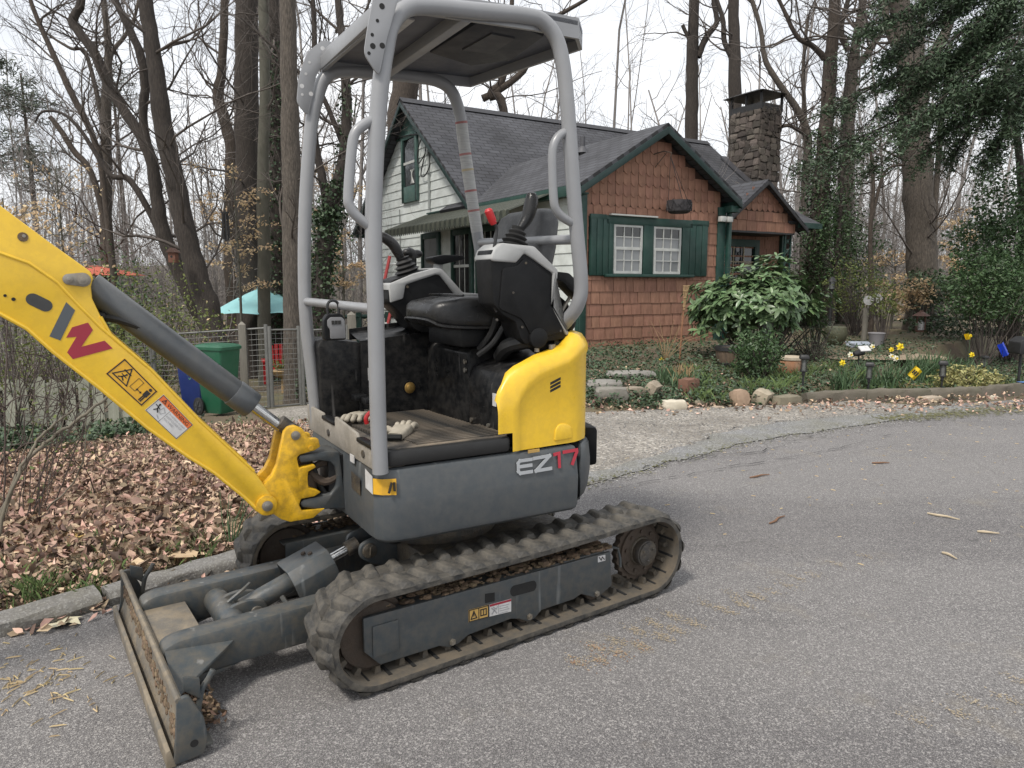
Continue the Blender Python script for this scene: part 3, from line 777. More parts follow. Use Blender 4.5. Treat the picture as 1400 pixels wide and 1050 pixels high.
        edge([(.2345,.176),(.2345,.134)], .003, y+.0012, y+.002, False)
        edge([(.268,.142),(.244,.142),(.256,.17)], .004, y+.0012, y+.002)
        edge([(.256,.162),(.256,.152)], .004, y+.0012, y+.002, False)
        edge([(.226,.144),(.202,.143),(.202,.166),(.226,.167)], .004, y+.0012, y+.002); edge([(.214,.166),(.214,.144)], .003, y+.0012, y+.002, False)
        d.build('pictogram', ink, cd)
        d = MB(); d.prism([[.187,.1765],[.089,.1735],[.089,.123],[.187,.13]], y, y+.0012); wd = d.build('warning_decal', dec_white, frame)
        d = MB(); d.prism([[.186,.176],[.090,.173],[.090,.165],[.186,.168]], y+.0012, y+.002); d.build('red_band', logo_red, wd)
        d = MB(); edge([(.178,.16),(.166,.15),(.176,.138)], .005, y+.0012, y+.002, False); edge([(.17,.162),(.158,.152),(.152,.16)], .004, y+.0012, y+.002, False); edge([(.166,.15),(.156,.136)], .005, y+.0012, y+.002, False); edge([(.147,.166),(.147,.128)], .002, y+.0012, y+.002, False)
        for q in range(4): edge([(.142,.158-.009*q),(.100+.006*(q % 2),.156-.009*q)], .0025, y+.0012, y+.002, False)
        d.build('pictogram', ink_grey, wd)
        d = MB(); d.prism([[-.348,.254-.012],[-.389,.252-.012],[-.390,.215],[-.349,.216]], y, y+.0012); hd = d.build('small_decal', dec_white, frame)
        d = MB(); edge([(-.355,.236),(-.366,.222),(-.372,.234),(-.384,.222)], .004, y+.0012, y+.002, False); d.build('pictogram', ink, hd)

# ---- undercarriage centre and turntable
m = MB(); m.box(-.36, .34, -.32, .32, .17, .335); m.box(-.2, .2, -.36, .36, .2, .30)
m.build('undercarriage_frame', hubm, EXC, bevel=.02)
m = MB(); m.cyl((.13, 0, .335), (0, 0, 1), .27, .075, 40); m.cyl((.13, 0, .41), (0, 0, 1), .30, .045, 40)
m.build('turntable', hubm, EXC, bevel=.006)
m = MB()
for y in (-.075, .055):
    m.prism(rounded([(.30, .20), (.44, .245), (.50, .28), (.50, .335), (.44, .355), (.30, .335)], .03), y, y+.022)
cb = m.build('cylinder_bracket', frame_grey, EXC, bevel=.004)
m = MB(); m.cyl((.462, .077, .308), (0, 1, 0), .03, .012, 20); m.tube([(.462, .09, .292), (.462, .094, .325)], .005, 6); m.build('pin', hubm, cb, bevel=.003)
m = MB()
for (a_, b_) in (((.30, .10, .33), (.42, .18, .40)), ((.33, .02, .34), (.43, .10, .42)), ((.28, -.08, .34), (.40, -.02, .43))):
    m.tube(bez([a_, ((a_[0]+b_[0])/2+.03, (a_[1]+b_[1])/2, a_[2]+.02), b_]), .013, 8)
m.build('hydraulic_hose', black_rub, EXC)

# ---- dozer blade
prof = []
for t in np.linspace(0, 1, 9):
    z = .006+t*.188
    x = 1.290-.028*t-.020*math.sin(math.pi*t)
    prof.append((x, z))
inner = [(x-.016, z) for (x, z) in prof]
blade = MB().prism(prof+inner[::-1], -.565, .565).build('dozer_blade', blade_mud, EXC, bevel=.003)
m = MB(); m.prism([(1.300, .004), (1.300, .055), (1.288, .06), (1.275, .004)], -.567, .567); m.build('cutting_edge', blade_mud, blade, bevel=.003)
m = MB(); m.tube([(1.259, -.565, .196), (1.259, .565, .196)], .0085, 8); m.build('top_rail', blade_mud, blade)
m = MB()
for q in range(330):
    t = rng.random(); y = -.56+1.12*t; zz = .125-.05*t+rng.gauss(0, .012)
    xx = 1.290-.028*(zz/.19)-.020*math.sin(math.pi*min(1, zz/.19)); r_ = rng.uniform(.003, .011)
    m.ball((xx+.002, y, zz), r_*.5, r_*1.6, r_, 7, 5, .25, rng)
m.build('mud_streak', mud, blade, kind='stuff')
for sg in (1, -1):
    ep = MB(); ep.prism(rounded([(1.262, .198), (1.232, .203), (1.195, .125), (1.188, .06), (1.20, .012), (1.285, .008), (1.272, .08)], .012), sg*.548, sg*.566)
    ep.box(1.17, 1.235, min(sg*.49, sg*.548), max(sg*.49, sg*.548), .02, .03)
    w_ = ep.build('end_plate', arm_grey, blade, bevel=.003)
    d = MB(); d.cyl((1.225, sg*.5655, .055), (0, sg, 0), .011, .002, 16); d.build('hole', dark, w_)
    h = MB(); h.tube(bez([(1.20, sg*.50, .10), (1.185, sg*.50, .17), (1.165, sg*.50, .20), (1.15, sg*.50, .225)], 4), .009, 8); h.prism([(1.235, .19), (1.235, .235), (1.19, .215), (1.19, .15)], sg*.50, sg*.512)
    h.build('hook', arm_grey, blade, bevel=.002)
m = MB()
for sg in (1, -1):
    a = MB(); a.prism(rounded([(1.245, .085), (1.245, .205), (1.20, .222), (.36, .235), (.30, .215), (.30, .11), (.7, .085)], .02), sg*.16, sg*.25)
    a.prism([(1.25, .03), (1.25, .09), (.98, .09)], sg*.16, sg*.25)
    a.build('blade_arm', arm_grey, EXC, bevel=.016)
    g = MB(); g.add([(1.24, sg*.25, .20), (1.03, sg*.25, .175), (1.24, sg*.40, .12), (1.235, sg*.25, .192), (1.03, sg*.25, .167), (1.235, sg*.40, .112)], [(0, 1, 2), (5, 4, 3), (0, 3, 4, 1), (1, 4, 5, 2), (2, 5, 3, 0)])
    g.build('gusset', arm_grey, blade)
m = MB(); m.box(1.10, 1.245, -.16, .16, .165, .178); m.build('deck_plate', blade_mud, blade, bevel=.003)
m = MB(); m.tube([(.99, -.16, .155), (.99, .16, .155)], .046, 20); m.build('cross_tube', arm_grey, EXC)
m = MB()
for y in (-.07, .035):
    m.prism(rounded([(1.01, .14), (.99, .205), (.93, .215), (.87, .20), (.855, .165), (.87, .13), (.95, .12)], .02), y, y+.022)
lg = m.build('cylinder_lug', arm_grey, EXC, bevel=.004)
m = MB(); m.cyl((.90, .058, .166), (0, 1, 0), .022, .010, 18); m.build('pin', pin_steel, lg, bevel=.002)
m = MB(); m.tube(bez([(.985, .0, .20), (.93, .0, .235), (.90, -.02, .245)], 4), .008, 6); m.build('pipe', arm_grey, lg)
ca, cb_ = Vector((.905, -.012, .166)), Vector((.475, -.012, .312))
cd_ = (cb_-ca).normalized()
m = MB(); m.cyl(ca-cd_*.03, cd_, .040, .26, 20); m.cyl(ca-cd_*.045, cd_, .03, .04, 16)
bc = m.build('blade_cylinder', arm_grey, EXC, bevel=.004)
m = MB(); m.cyl(ca+cd_*.22, cd_, .019, .20, 16); m.build('cylinder_rod', steel, bc)
m = MB(); m.cyl(ca+cd_*.405, cd_, .03, .05, 16); m.build('rod_eye', hubm, bc)
up = Vector((0, 1, 0)).cross(cd_); up = up if up.z > 0 else -up
gp_ = [(-.105, -.055), (-.075, .052), (.06, .056), (.098, .012), (.104, -.06)]
m = MB(); rings = []
for s_ in (.155, .325):
    o_ = ca+cd_*s_
    ring = [o_+Vector((0, 1, 0))*y+up*(h_+.012) for (y, h_) in gp_] + [o_+Vector((0, 1, 0))*(y*.94)+up*(h_+.004) for (y, h_) in gp_[::-1]]
    rings.append([tuple(v) for v in ring])
m.loft(rings, True, False)
gd = m.build('cylinder_guard', frame_grey, bc, bevel=.003)
for s_ in (.25, .268):
    b = MB(); c_ = ca+cd_*s_+Vector((0, 1, 0))*(-.018 if s_ < .26 else .012)+up*.066; b.cyl(c_, up, .009, .008, 6); b.build('bolt', rust, gd)
m = MB(); m.tube(bez([(.80, .035, .19), (.78, .06, .16), (.72, .06, .17), (.66, .05, .20)], 4), .010, 8); m.build('hydraulic_hose', arm_grey, bc)
m = MB()
C_ = np.array([(1.235-rng.random()**1.5*.12, rng.uniform(.27, .46), .02+rng.random()*.09) for q in range(330)]); C_[:, 2] *= 1-(1.225-C_[:, 0])/.22
V, F = leaf_arrays(C_, .026, nrg, .5, .2); link('dry_debris', np_mesh('dry_debris', V, F, mat('dry_debris', (.17, .115, .075), (.10, .066, .042), .95, 18, island=.6)), blade, kind='stuff')
for q in range(90):
    u_ = rng.random(); x = 1.225-rng.random()**1.5*.10; y = rng.uniform(.27, .46); r_ = rng.uniform(.002, .006)
    m.ball((x, y, .03+rng.random()*.10*(1-(1.225-x)/.2)), r_*rng.uniform(.7, 2), r_*rng.uniform(.6, 1.4), r_*.7, 6, 4, .3, rng)
m.build('soil_pile', mud, blade, kind='stuff')

# ---- upper structure body
def rect_tail(inset=0.0):
    side = [(.40, -.38), (.412, .36), (.408, .415), (.385, .45), (.35, .468), (.30, .475)]
    return side
def tail_pts(n=14):
    out = []
    for i in range(n+1):
        a = math.pi*.5+math.pi*i/n
        # flattened half round
        ca_, sa_ = math.cos(a), math.sin(a)
        e = 2.35
        x = -.40-.215*math.copysign(abs(ca_)**(2/e), -ca_)*1.0
        y = .475*math.copysign(abs(sa_)**(2/e), sa_)
        out.append((x, y))
    return out
TAIL = tail_pts()
def shrink(path, d, cx_=-.0, cy_=0.0):
    """inset a convex plan outline by d"""
    k = len(path); out = []
    for i in range(k):
        p0, p1, p2 = Vector(path[i-1]), Vector(path[i]), Vector(path[(i+1) % k])
        a, b = (p1-p0).normalized(), (p2-p1).normalized()
        n_ = Vector((-(a+b).y, (a+b).x))
        if n_.length < 1e-6: n_ = Vector((-a.y, a.x))
        n_.normalize()
        c_ = max(.4, n_.dot(Vector((-a.y, a.x))))
        out.append(tuple(p1+n_*d/c_))
    return out
body_plan = [(-.420, -.475), (.30, -.47), (.40, -.40), (.415, -.36), (.412, .36), (.408, .415), (.385, .45), (.35, .468), (.30, .475), (-.420, .475)]
rows = [(.447, .04), (.455, .018), (.466, .006), (.48, .002), (.598, 0), (.604, .001), (.704, .007), (.716, .012), (.722, .022)]
m = SMB(); m.loft([[(p[0], p[1], z) for p in shrink(body_plan, i_)] for z, i_ in rows], True, True)
body = m.build('body_shell', body_grey, EXC, autosmooth=24)
cw_plan = [(-.432, .475)] + [(x-.0, y) for (x, y) in TAIL[1:-1]] + [(-.432, -.475)]
rows2 = [(.462, .075), (.475, .045), (.50, .022), (.54, .008), (.60, 0), (.64, 0), (.705, .007), (.72, .015), (.727, .03)]
m = SMB(); m.loft([[(p[0], p[1], z) for p in shrink(cw_plan, i_)] for z, i_ in rows2], True, True)
cw = m.build('counterweight', body_grey, EXC, autosmooth=24)
m = SMB(); bp_ = [(p[0], p[1]) for p in TAIL[4:-4]]
out_ = []
for (x, y) in bp_:
    l = Vector((x+.35, y)).normalized(); out_.append((x+l.x*.052, y+l.y*.052))
m.prism([(p[0]+.03, p[1]*.97) for p in bp_]+out_[::-1], .585, .755, 'z')
m.build('rear_bumper', blackp, cw, bevel=.018)
# yellow rear cover
cols = [(-.060, .002, .80, .862, .92), (-.064, .001, .80, .864, .935), (-.073, .001, .80, .868, .957), (-.090, .003, .80, .87, .982), (-.1205, 0, .80, .875, 1.018), (-.1215, 0, .728, .875, 1.019), (-.146, 0, .728, .885, 1.036), (-.157, 0, .728, .923, 1.043), (-.19, 0, .728, .968, 1.056), (-.245, 0, .729, 1.003, 1.080), (-.31, 0, .730, 1.024, 1.094), (-.375, 0, .731, 1.04, 1.112), (-.41, 0, .732, 1.06, 1.148)]
tailc = [(x+.012, y*.985) for (x, y) in TAIL]
rings = []
path = [(c[0], .470-c[1]) for c in cols] + [tailc[i] for i in range(1, len(tailc)-1)]
spec_ = [c[2:] for c in cols] + [(.733, 1.085, 1.162)]*(len(tailc)-2)
for i, (p, s_) in enumerate(zip(path, spec_)):
    p0, p2 = path[max(0, i-1)], path[min(len(path)-1, i+1)]
    t = Vector((p2[0]-p0[0], p2[1]-p0[1])).normalized(); nn = Vector((-t.y, t.x))
    if i < len(cols): nn = Vector((0, -1))
    zb, zg, zt = s_
    r_ = []
    rc = .011 if (i >= len(cols) or p[0] < -.15) else 0
    for (ins, z) in ((rc, zb), (rc, zb+(zg-zb)*.35), (rc, zg-.014), (rc*.1, zg+.006), (.004, zg+.35*(zt-zg)), (.016, zg+.62*(zt-zg)), (.036, zg+.9*(zt-zg)), (.062, zt), (.095, zt+.002), (.10, zt-.003)):
        kf = .3 if i < 4 else (.6 if i < 10 else .8)
        r_.append((p[0]+nn.x*ins*kf, p[1]+nn.y*ins*kf, z))
    rings.append(r_)
m = SMB(); m.loft(rings, False, True)
cover = m.build('rear_cover', yellow, EXC, autosmooth=55)
for k_ in range(3):
    m = SMB(); z0 = .972-.0145*k_
    m.prism(rounded([(-.277, z0), (-.341, z0+.024), (-.341, z0+.0135), (-.277, z0-.0105)], .002, 2), .455, .4618); m.build('vent_slot', dark, cover)
m = SMB(); m.prism(rounded([(-.312, .745), (-.316, .79), (-.334, .812), (-.362, .812), (-.392, .797), (-.398, .748)], .01), .452, .4665); m.build('boss', yellow, cover, bevel=.005)
m = SMB(); m.box(-.235, -.185, .4745, .4785, .716, .728); m.build('latch', dec_tan, cover)
# lettering EZ17 on the body
def strokes(mb, lines, w, y0, th=.0015):
    for li, pts in enumerate(lines):
        for i in range(len(pts)-1):
            th += .00022
            a, b = Vector(pts[i]), Vector(pts[i+1]); t = (b-a).normalized()*w*.5; n_ = Vector((-t.y, t.x))
            q = [a-t+n_, b+t+n_, b+t-n_, a-t-n_]
            vs = []
            for yy in (0, th):
                for p in q: vs.append((p.x, y0+.0032-.0065*max(0, p.y-.604)/.1+yy, p.y))
            mb.add(vs, [(0, 1, 2, 3), (7, 6, 5, 4), (0, 4, 5, 1), (1, 5, 6, 2), (2, 6, 7, 3), (3, 7, 4, 0)])
W_ = .0125
m = SMB(); strokes(m, [[(-.200, .690), (-.150, .690), (-.142, .682), (-.142, .651), (-.150, .643), (-.200, .643)], [(-.146, .668), (-.198, .668)], [(-.214, .692), (-.284, .694), (-.220, .643), (-.287, .644)]], W_, .4755)
m.build('lettering_ez', ez_grey, body)
m = SMB(); strokes(m, [[(-.308, .696), (-.328, .698), (-.329, .646)], [(-.352, .700), (-.412, .702), (-.412, .694), (-.391, .650)]], W_, .4755)
m.build('lettering_17', ez_red, body)
# body decals
m = SMB(); m.prism([(.35, .672), (.385, .668), (.385, .62), (.35, .622)], .4525, .476); m.prism([(.405, .672), (.422, .68), (.422, .625), (.405, .62)], .395, .42); 
m = SMB(); m.add([(.345, .474, .69), (.389, .452, .688), (.389, .452, .632), (.345, .474, .632)], [(0, 1, 2, 3)]); m.add([(.389, .452, .688), (.411, .424, .688), (.411, .424, .632), (.389, .452, .632)], [(0, 1, 2, 3)])
bd = m.build('body_decal', dec_yellow, body)
m = SMB(); m.add([(.4125, .424, .695), (.4165, .36, .71), (.4165, .36, .64), (.4125, .424, .63)], [(0, 1, 2, 3)]); m.build('warning_decal', dec_white, body)
m = SMB(); y = .4745
strokes(m, [[(.372, .645), (.362, .675)], [(.352, .65), (.352, .675)]], .006, .470, .008); m.build('pictogram', ink, bd)
m = SMB(); m.add([(.4165, .30, .66), (.4165, .20, .665), (.4165, .20, .60), (.4165, .30, .595)], [(0, 1, 2, 3)]); m.build('data_plate', hubm, body)
m = SMB(); m.box(.413, .4162, .19, .235, .70, .728); m.build('small_decal', dec_white, body)
# floor plate, mats
m = SMB(); m.prism([(-.41, .718), (-.43, .825), (-.185, .822), (-.17, .80), (-.02, .80), (-.005, .835), (.25, .815), (.275, .79), (.46, .79), (.475, .718)], .398, .410, 'x')
fp = m.build('floor_front_plate', dust_plate, EXC, bevel=.002)
for (a_, b_, z) in ((-.18, -.01, .803), (.268, .45, .793)):
    m = SMB(); m.box(.385, .416, a_, b_, z-.004, z+.012); m.build('rubber_pad', blackp, fp, bevel=.004)
for y in (.33, -.10):
    m = SMB(); m.cyl((.409, y, .755), (1, 0, 0), .014, .006, 14); m.build('plug', hubm, fp)
m = SMB(); m.box(-.13, .398, -.36, .215, .724, .770); m.box(.30, .398, .215, .45, .724, .765)
fm = m.build('floor_mat', rubber_mat, EXC, bevel=.003)
rb = SMB(); rb.box(-.11, .31, 0, .0125, .769, .781); rbm = rb.mesh('rib', rubber_mat)
for q in range(20): link('rib', rbm, fm, (0, -.28+q*.0245, 0))
g_ = SMB(); g_.box(-.112, .312, -.285, .213, .7695, .7712); g_.build('groove_rubber', black_rub, fm)  # bare black rubber base between the dusty ribs
m = SMB(); m.prism(rounded([(-.122, .20), (.30, .20), (.375, .30), (.375, .468), (-.122, .468)], .03), .727, .786, 'z')
sb_ = m.build('step_block', black_rub, EXC, bevel=.016)
m = SMB(); m.prism(rounded([(-.118, .21), (.296, .21), (.362, .305), (.362, .452), (-.118, .452)], .03), .780, .7885, 'z'); dt_ = m.build('dusty_tread', rubber_mat, sb_)
rb = SMB(); rb.box(-.11, .285, 0, .0125, .788, .794); rbm = rb.mesh('rib', rubber_mat)
for q in range(9): link('rib', rbm, sb_, (0, .222+q*.0245, 0))
# far side console box and panel
m = SMB(); m.prism(rounded([(.375, .75), (.385, 1.10), (.36, 1.125), (.21, 1.105), (.195, 1.09), (.195, .75)], .02), -.44, -.30)
m.build('front_cover_box', blackp_dusty, EXC, bevel=.018)
m = SMB(); m.prism([(.20, .735), (.20, 1.105), (-.13, 1.135), (-.40, 1.12), (-.40, .735)], -.318, -.30)
m.add([(.20, -.318, 1.105), (-.13, -.318, 1.135), (-.13, -.45, 1.165), (.20, -.45, 1.135)], [(0, 1, 2, 3)])
m.add([(.20, -.30, 1.106), (-.13, -.30, 1.136), (-.13, -.345, 1.15), (.20, -.345, 1.12)], [(0, 1, 2, 3)])
m.prism([(.20, 1.10), (.20, 1.15), (-.14, 1.185), (-.14, 1.12)], -.46, -.45)
sp_ = m.build('side_panel', blackp_dusty, EXC)
m = SMB(); m.cyl((-.026, -.30, .883), (0, 1, 0), .026, .006, 22); m.cyl((-.026, -.294, .883), (0, 1, 0), .018, .006, 18); m.build('horn_cap', brass, sp_, bevel=.002)
m = SMB(); m.cyl((-.026, -.301, .883), (0, 1, 0), .034, .004, 22); m.build('horn_ring', blackp, sp_)
m = SMB(); m.box(.14, .17, -.30, -.296, .93, .985); m.build('small_decal', dec_white, sp_)
for (x, y) in ((.25, -.20), (.24, -.10)):
    m = SMB(); m.box(x-.035, x+.02, y-.035, y+.025, .86, .885); m.tube([(x-.01, y, .865), (x-.02, y, .78)], .01, 8); m.build('travel_pedal', blackp, EXC, bevel=.006)
for y in (.02, .09):
    m = SMB(); m.tube([(.22, y, .78), (.25, y, .95), (.28, y, 1.02)], .008, 8); 
# seat base
m = SMB(); m.prism([(-.115, .778), (-.115, 1.07), (-.135, 1.09), (-.53, 1.095), (-.53, .74), (-.13, .74)], -.30, .115)
m.build('seat_base', blackp_dusty, EXC, bevel=.008)
m = SMB(); m.prism([(-.112, .775), (-.112, .965), (-.135, 1.02), (-.20, 1.04), (-.395, 1.085), (-.395, .735), (-.13, .735)], .122, .392)
nb = m.build('side_box', blackp_dusty, EXC, bevel=.012)
for z in (.86, .80): pass
for (y, z) in ((.10, 1.035), (.10, 1.00), (.155, .80), (.30, .80)):
    m = SMB(); m.cyl((-.113, y, z), (1, 0, 0), .010, .008, 10); m.build('bolt', pin_steel, nb)
m = SMB(); m.box(-.1105, -.109, .335, .365, .885, .935); m.build('small_decal', dec_white, nb)
m = SMB(); m.tube(bez([(-.22, .20, 1.06), (-.20, .30, 1.11), (-.26, .36, 1.13), (-.33, .33, 1.10), (-.40, .28, 1.12)], 5), .030, 9); m.tube(bez([(-.14, .17, 1.09), (-.17, .22, 1.16), (-.18, .26, 1.25)], 4), .014, 8); m.tube(bez([(-.12, .20, 1.07), (-.16, .25, 1.12), (-.20, .28, 1.2)], 4), .012, 8); m.build('cable_boot', black_rub, EXC)
for p in ((-.27, .40, 1.092), (-.33, .41, 1.10), (-.345, .40, 1.10)):
    m = SMB(); m.cyl(p, (0, 0, 1), .010, .018, 8); m.build('bolt', pin_steel, nb)
# seat
def rrect(w, h, r, n=4):
    return rounded([(-w/2, -h/2), (w/2, -h/2), (w/2, h/2), (-w/2, h/2)], r, n)
m = SMB(); rings = []
for (x, zb, zt, w) in ((.065, 1.225, 1.25, .22), (.055, 1.20, 1.272, .29), (.03, 1.185, 1.285, .33), (-.01, 1.175, 1.292, .35), (-.07, 1.17, 1.302, .37), (-.15, 1.17, 1.305, .40), (-.30, 1.175, 1.30, .40), (-.42, 1.18, 1.30, .38)):
    c_ = (zb+zt)/2; rings.append([(x, .02+q[0], c_+q[1]) for q in rrect(w, zt-zb, .04)])
m.loft(rings, True, True)
seat = m.build('seat_cushion', vinyl, EXC, autosmooth=60)
m = SMB()
for (x0, x1) in ((.06, .0), (-.03, -.09), (-.12, -.18)):
    pass
m.tube(bez([(.03, -.15, 1.19), (.066, -.10, 1.212), (.068, .12, 1.212), (.03, .185, 1.19), (-.1, .208, 1.18), (-.28, .21, 1.18)], 4), .006, 6)
m.tube(bez([(-.08, -.18, 1.307), (-.07, 0, 1.309), (-.08, .15, 1.307)], 4), .005, 6)
m.build('seam_piping', vinyl, seat)
m = SMB(); m.box(-.38, -.06, -.16, .17, 1.10, 1.178); m.build('seat_rail', blackp, EXC, bevel=.01)
m = SMB(); rings = []
for (t, w, th) in ((0, .36, .08), (.06, .40, .10), (.3, .43, .11), (.6, .435, .11), (.85, .41, .10), (.95, .37, .085), (1.0, .28, .05)):
    z = 1.25+.42*t; x = -.345-.10*t
    dz = Vector((.24, 0, -.97)).normalized()
    rings.append([(x-.045+q[1], -.02+q[0], z) for q in rrect(w, th, .035)])
m.loft(rings, True, True)
bk = m.build('backrest', mat('sky_sheen_seat_back', (.035, .036, .038), (.05, .05, .052), .55, 9, dirt=(.14, .14, .135), damt=.5, dscale=6, bump=.15, bscale=150), EXC, autosmooth=60)  # sky reflection on the seat back painted in as paler grey
m = SMB(); m.tube(bez([(-.405, .19, 1.27), (-.44, .192, 1.42), (-.475, .18, 1.58), (-.49, .12, 1.645)], 5), .006, 6); m.build('seam_piping', vinyl, bk)
# control consoles
con = PX['con'][1]; cap_ = PX['concap'][1]
m = SMB(); m.prism(rounded(con, .008, 2), .275, .40); c1 = m.build('control_console', blackp, EXC, bevel=.010)
m = SMB(); m.prism(cap_, .262, .409); m.build('console_cap', silver, c1, bevel=.008)
m = SMB(); m.prism(rounded([(-.115, 1.41), (-.18, 1.42), (-.21, 1.45), (-.25, 1.43), (-.325, 1.385), (-.328, 1.28), (-.395, 1.165), (-.25, 1.14), (-.20, 1.22), (-.10, 1.26)], .012, 2), .398, .4075); m.build('side_pad', blackp, c1, bevel=.004)
for (x, z) in ((-.215, 1.43), (-.20, 1.19), (-.375, 1.17), (-.09, 1.22), (-.16, 1.32)):
    m = SMB(); m.cyl((x, .405, z), (0, 1, 0), .005, .004, 8); m.build('screw', hubm, c1)
m = SMB(); m.cyl((-.273, .38, 1.145), (0, 1, 0), .040, .035, 24); m.build('pivot_boss', blackp, c1, bevel=.006)
def gaiter(base, axis, r0, r1, h, n=5):
    prof = []
    for i in range(n*2+1):
        t = i/(n*2); r_ = r0+(r1-r0)*t; prof.append((r_*(1.12 if i % 2 == 0 else .84), h*t))
    m = SMB(); q = Vector((0, 0, 1)).rotation_difference(Vector(axis).normalized()).to_matrix().to_4x4()
    m.M = S2M @ Matrix.Translation(base) @ q
    m.lathe(prof, n=20)
    return m
j = gaiter((-.20, .335, 1.475), (-.28, 0, 1), .062, .024, .095).build('joystick_gaiter', black_rub, EXC)
m = SMB(); pth = bez([(-.232, .335, 1.56), (-.262, .335, 1.60), (-.277, .335, 1.64), (-.284, .335, 1.672), (-.284, .335, 1.69)], 4)
m.tube(pth, [(.015+.009*math.sin(math.pi*min(1, i/(len(pth)-1)*1.0))+.006*(i/(len(pth)-1))) for i in range(len(pth))], 14); m.ball((-.284, .335, 1.69), .021, .019, .012)
m.build('joystick', vinyl, j)
lp = PX['lever'][1]
m = SMB(); m.tube(bez([(p[0], .375, p[1]) for p in lp[:6]], 4), .0065, 8); lv = m.build('safety_lever', iron, EXC)
m = SMB(); m.tube([(-.096, .375, 1.57), (-.089, .375, 1.585), (-.073, .375, 1.618), (-.070, .375, 1.625)], [.011, .0155, .0155, .009], 12); m.build('lever_grip', red_grip, lv)
m = SMB(); m.prism(rounded(PX['fcon'][1], .02, 3), -.40, -.245); c2 = m.build('control_console', blackp, EXC, bevel=.012)
m = SMB(); m.prism(PX['fcap'][1], -.412, -.236); m.build('console_cap', silver, c2, bevel=.008)
m = SMB(); m.cyl((-.0, -.243, 1.34), (0, 1, 0), .006, .006, 8); m.build('screw', hubm, c2)
j = gaiter((-.045, -.32, 1.375), (.35, 0, 1), .068, .028, .10).build('joystick_gaiter', black_rub, EXC)
m = SMB(); pth = bez([(-.005, -.32, 1.462), (.012, -.32, 1.495), (.035, -.32, 1.53), (.075, -.32, 1.556), (.088, -.32, 1.556)], 4)
m.tube(pth, [.017+.007*math.sin(math.pi*i/(len(pth)-1)) for i in range(len(pth))], 14); m.build('joystick', vinyl, j)
m = SMB(); m.tube([(-.098, -.40, 1.40), (-.099, -.40, 1.47)], .014, 10); m.tube(bez([(-.10, -.40, 1.47), (-.092, -.40, 1.49), (-.07, -.40, 1.498)], 3), .024, 12); m.ball((-.068, -.40, 1.495), .026, .024, .02); m.ball((-.115, -.40, 1.49), .03, .024, .02)
m.build('blade_lever', vinyl, EXC)
m = SMB(); m.tube([(-.20, -.36, 1.40), (-.205, -.36, 1.445)], .022, 14); ap = m.build('armrest_post', silver, EXC)
m = SMB(); m.prism(rounded([(-.155, 1.474), (-.16, 1.452), (-.20, 1.440), (-.325, 1.467), (-.32, 1.484), (-.22, 1.486)], .01, 3), -.40, -.32); m.build('armrest', blackp, ap, bevel=.01)
m = SMB(); m.prism(rounded([(-.36, 1.40), (-.42, 1.395), (-.50, 1.32), (-.495, 1.28), (-.46, 1.30), (-.39, 1.36), (-.355, 1.37)], .012, 3), .33, .40); m.build('armrest', blackp, EXC, bevel=.012)
m = SMB(); m.ball((-.46, .30, 1.20), .055, .05, .055); m.ball((-.43, .34, 1.15), .028); m.tube(bez([(-.40, .34, 1.30), (-.46, .33, 1.25), (-.44, .33, 1.18)], 4), .012, 8); m.tube(bez([(-.38, .36, 1.27), (-.36, .37, 1.20), (-.42, .35, 1.13)], 4), .008, 8)
m.build('belt_reel', blackp, EXC)
m = SMB(); m.tube([(-.38, .37, 1.21), (-.45, .36, 1.30)], .007, 8); m.ball((-.45, .335, 1.13), .022, .022, .02); m.build('linkage_rod', pin_steel, EXC)
m = SMB(); m.tube([(.10, -.36, 1.12), (.10, -.36, 1.33)], .010, 8); m.ball((.10, -.36, 1.35), .03, .022, .022); m.tube([(.13, -.36, 1.35), (.07, -.36, 1.352)], .022, 10); m.build('work_light', blackp, EXC)

# ---- canopy
near = [(.394, .455, .712), (.399, .46, .90), (.401, .468, 1.25), (.401, .47, 1.56), (.376, .47, 1.90), (.345, .468, 2.09), (.318, .462, 2.175), (.268, .458, 2.228), (.19, .455, 2.25), (0, .452, 2.27), (-.17, .452, 2.287), (-.25, .454, 2.282), (-.305, .46, 2.235), (-.333, .466, 2.15), (-.355, .47, 1.987), (-.397, .47, 1.594), (-.427, .468, 1.36), (-.425, .452, 1.275), (-.415, .40, 1.215), (-.42, .32, 1.17), (-.43, .22, 1.14)]
far = [(.382, -.37, .73), (.395, -.375, .95), (.413, -.38, 1.254), (.40, -.38, 1.623), (.362, -.38, 1.984), (.335, -.376, 2.11), (.30, -.372, 2.20), (.24, -.37, 2.24), (.1, -.368, 2.255), (-.1, -.368, 2.265), (-.22, -.368, 2.262), (-.29, -.37, 2.225), (-.332, -.374, 2.13), (-.355, -.378, 1.99), (-.41, -.38, 1.66), (-.46, -.38, 1.417), (-.54, -.37, 1.26), (-.56, -.34, 1.18)]
posts = []
for nm, P_ in (('near', near), ('far', far)):
    m = SMB(); m.tube(bez(P_, 6), .0275, 20); posts.append(m.build('canopy_frame', rops, EXC, autosmooth=60))
for (par, pts) in ((posts[0], [(.392, .468, 1.868), (.425, .47, 1.850), (.455, .47, 1.82), (.468, .47, 1.76), (.482, .47, 1.63), (.478, .47, 1.595), (.455, .47, 1.565), (.405, .47, 1.528)]), (posts[0], [(-.365, .468, 1.915), (-.318, .47, 1.89), (-.292, .47, 1.845), (-.290, .47, 1.77), (-.297, .47, 1.66), (-.308, .47, 1.625), (-.335, .47, 1.60), (-.395, .468, 1.575)])):
    m = SMB(); m.tube(bez(pts, 5), .0165, 12); m.build('grab_handle', rops, par, autosmooth=60)
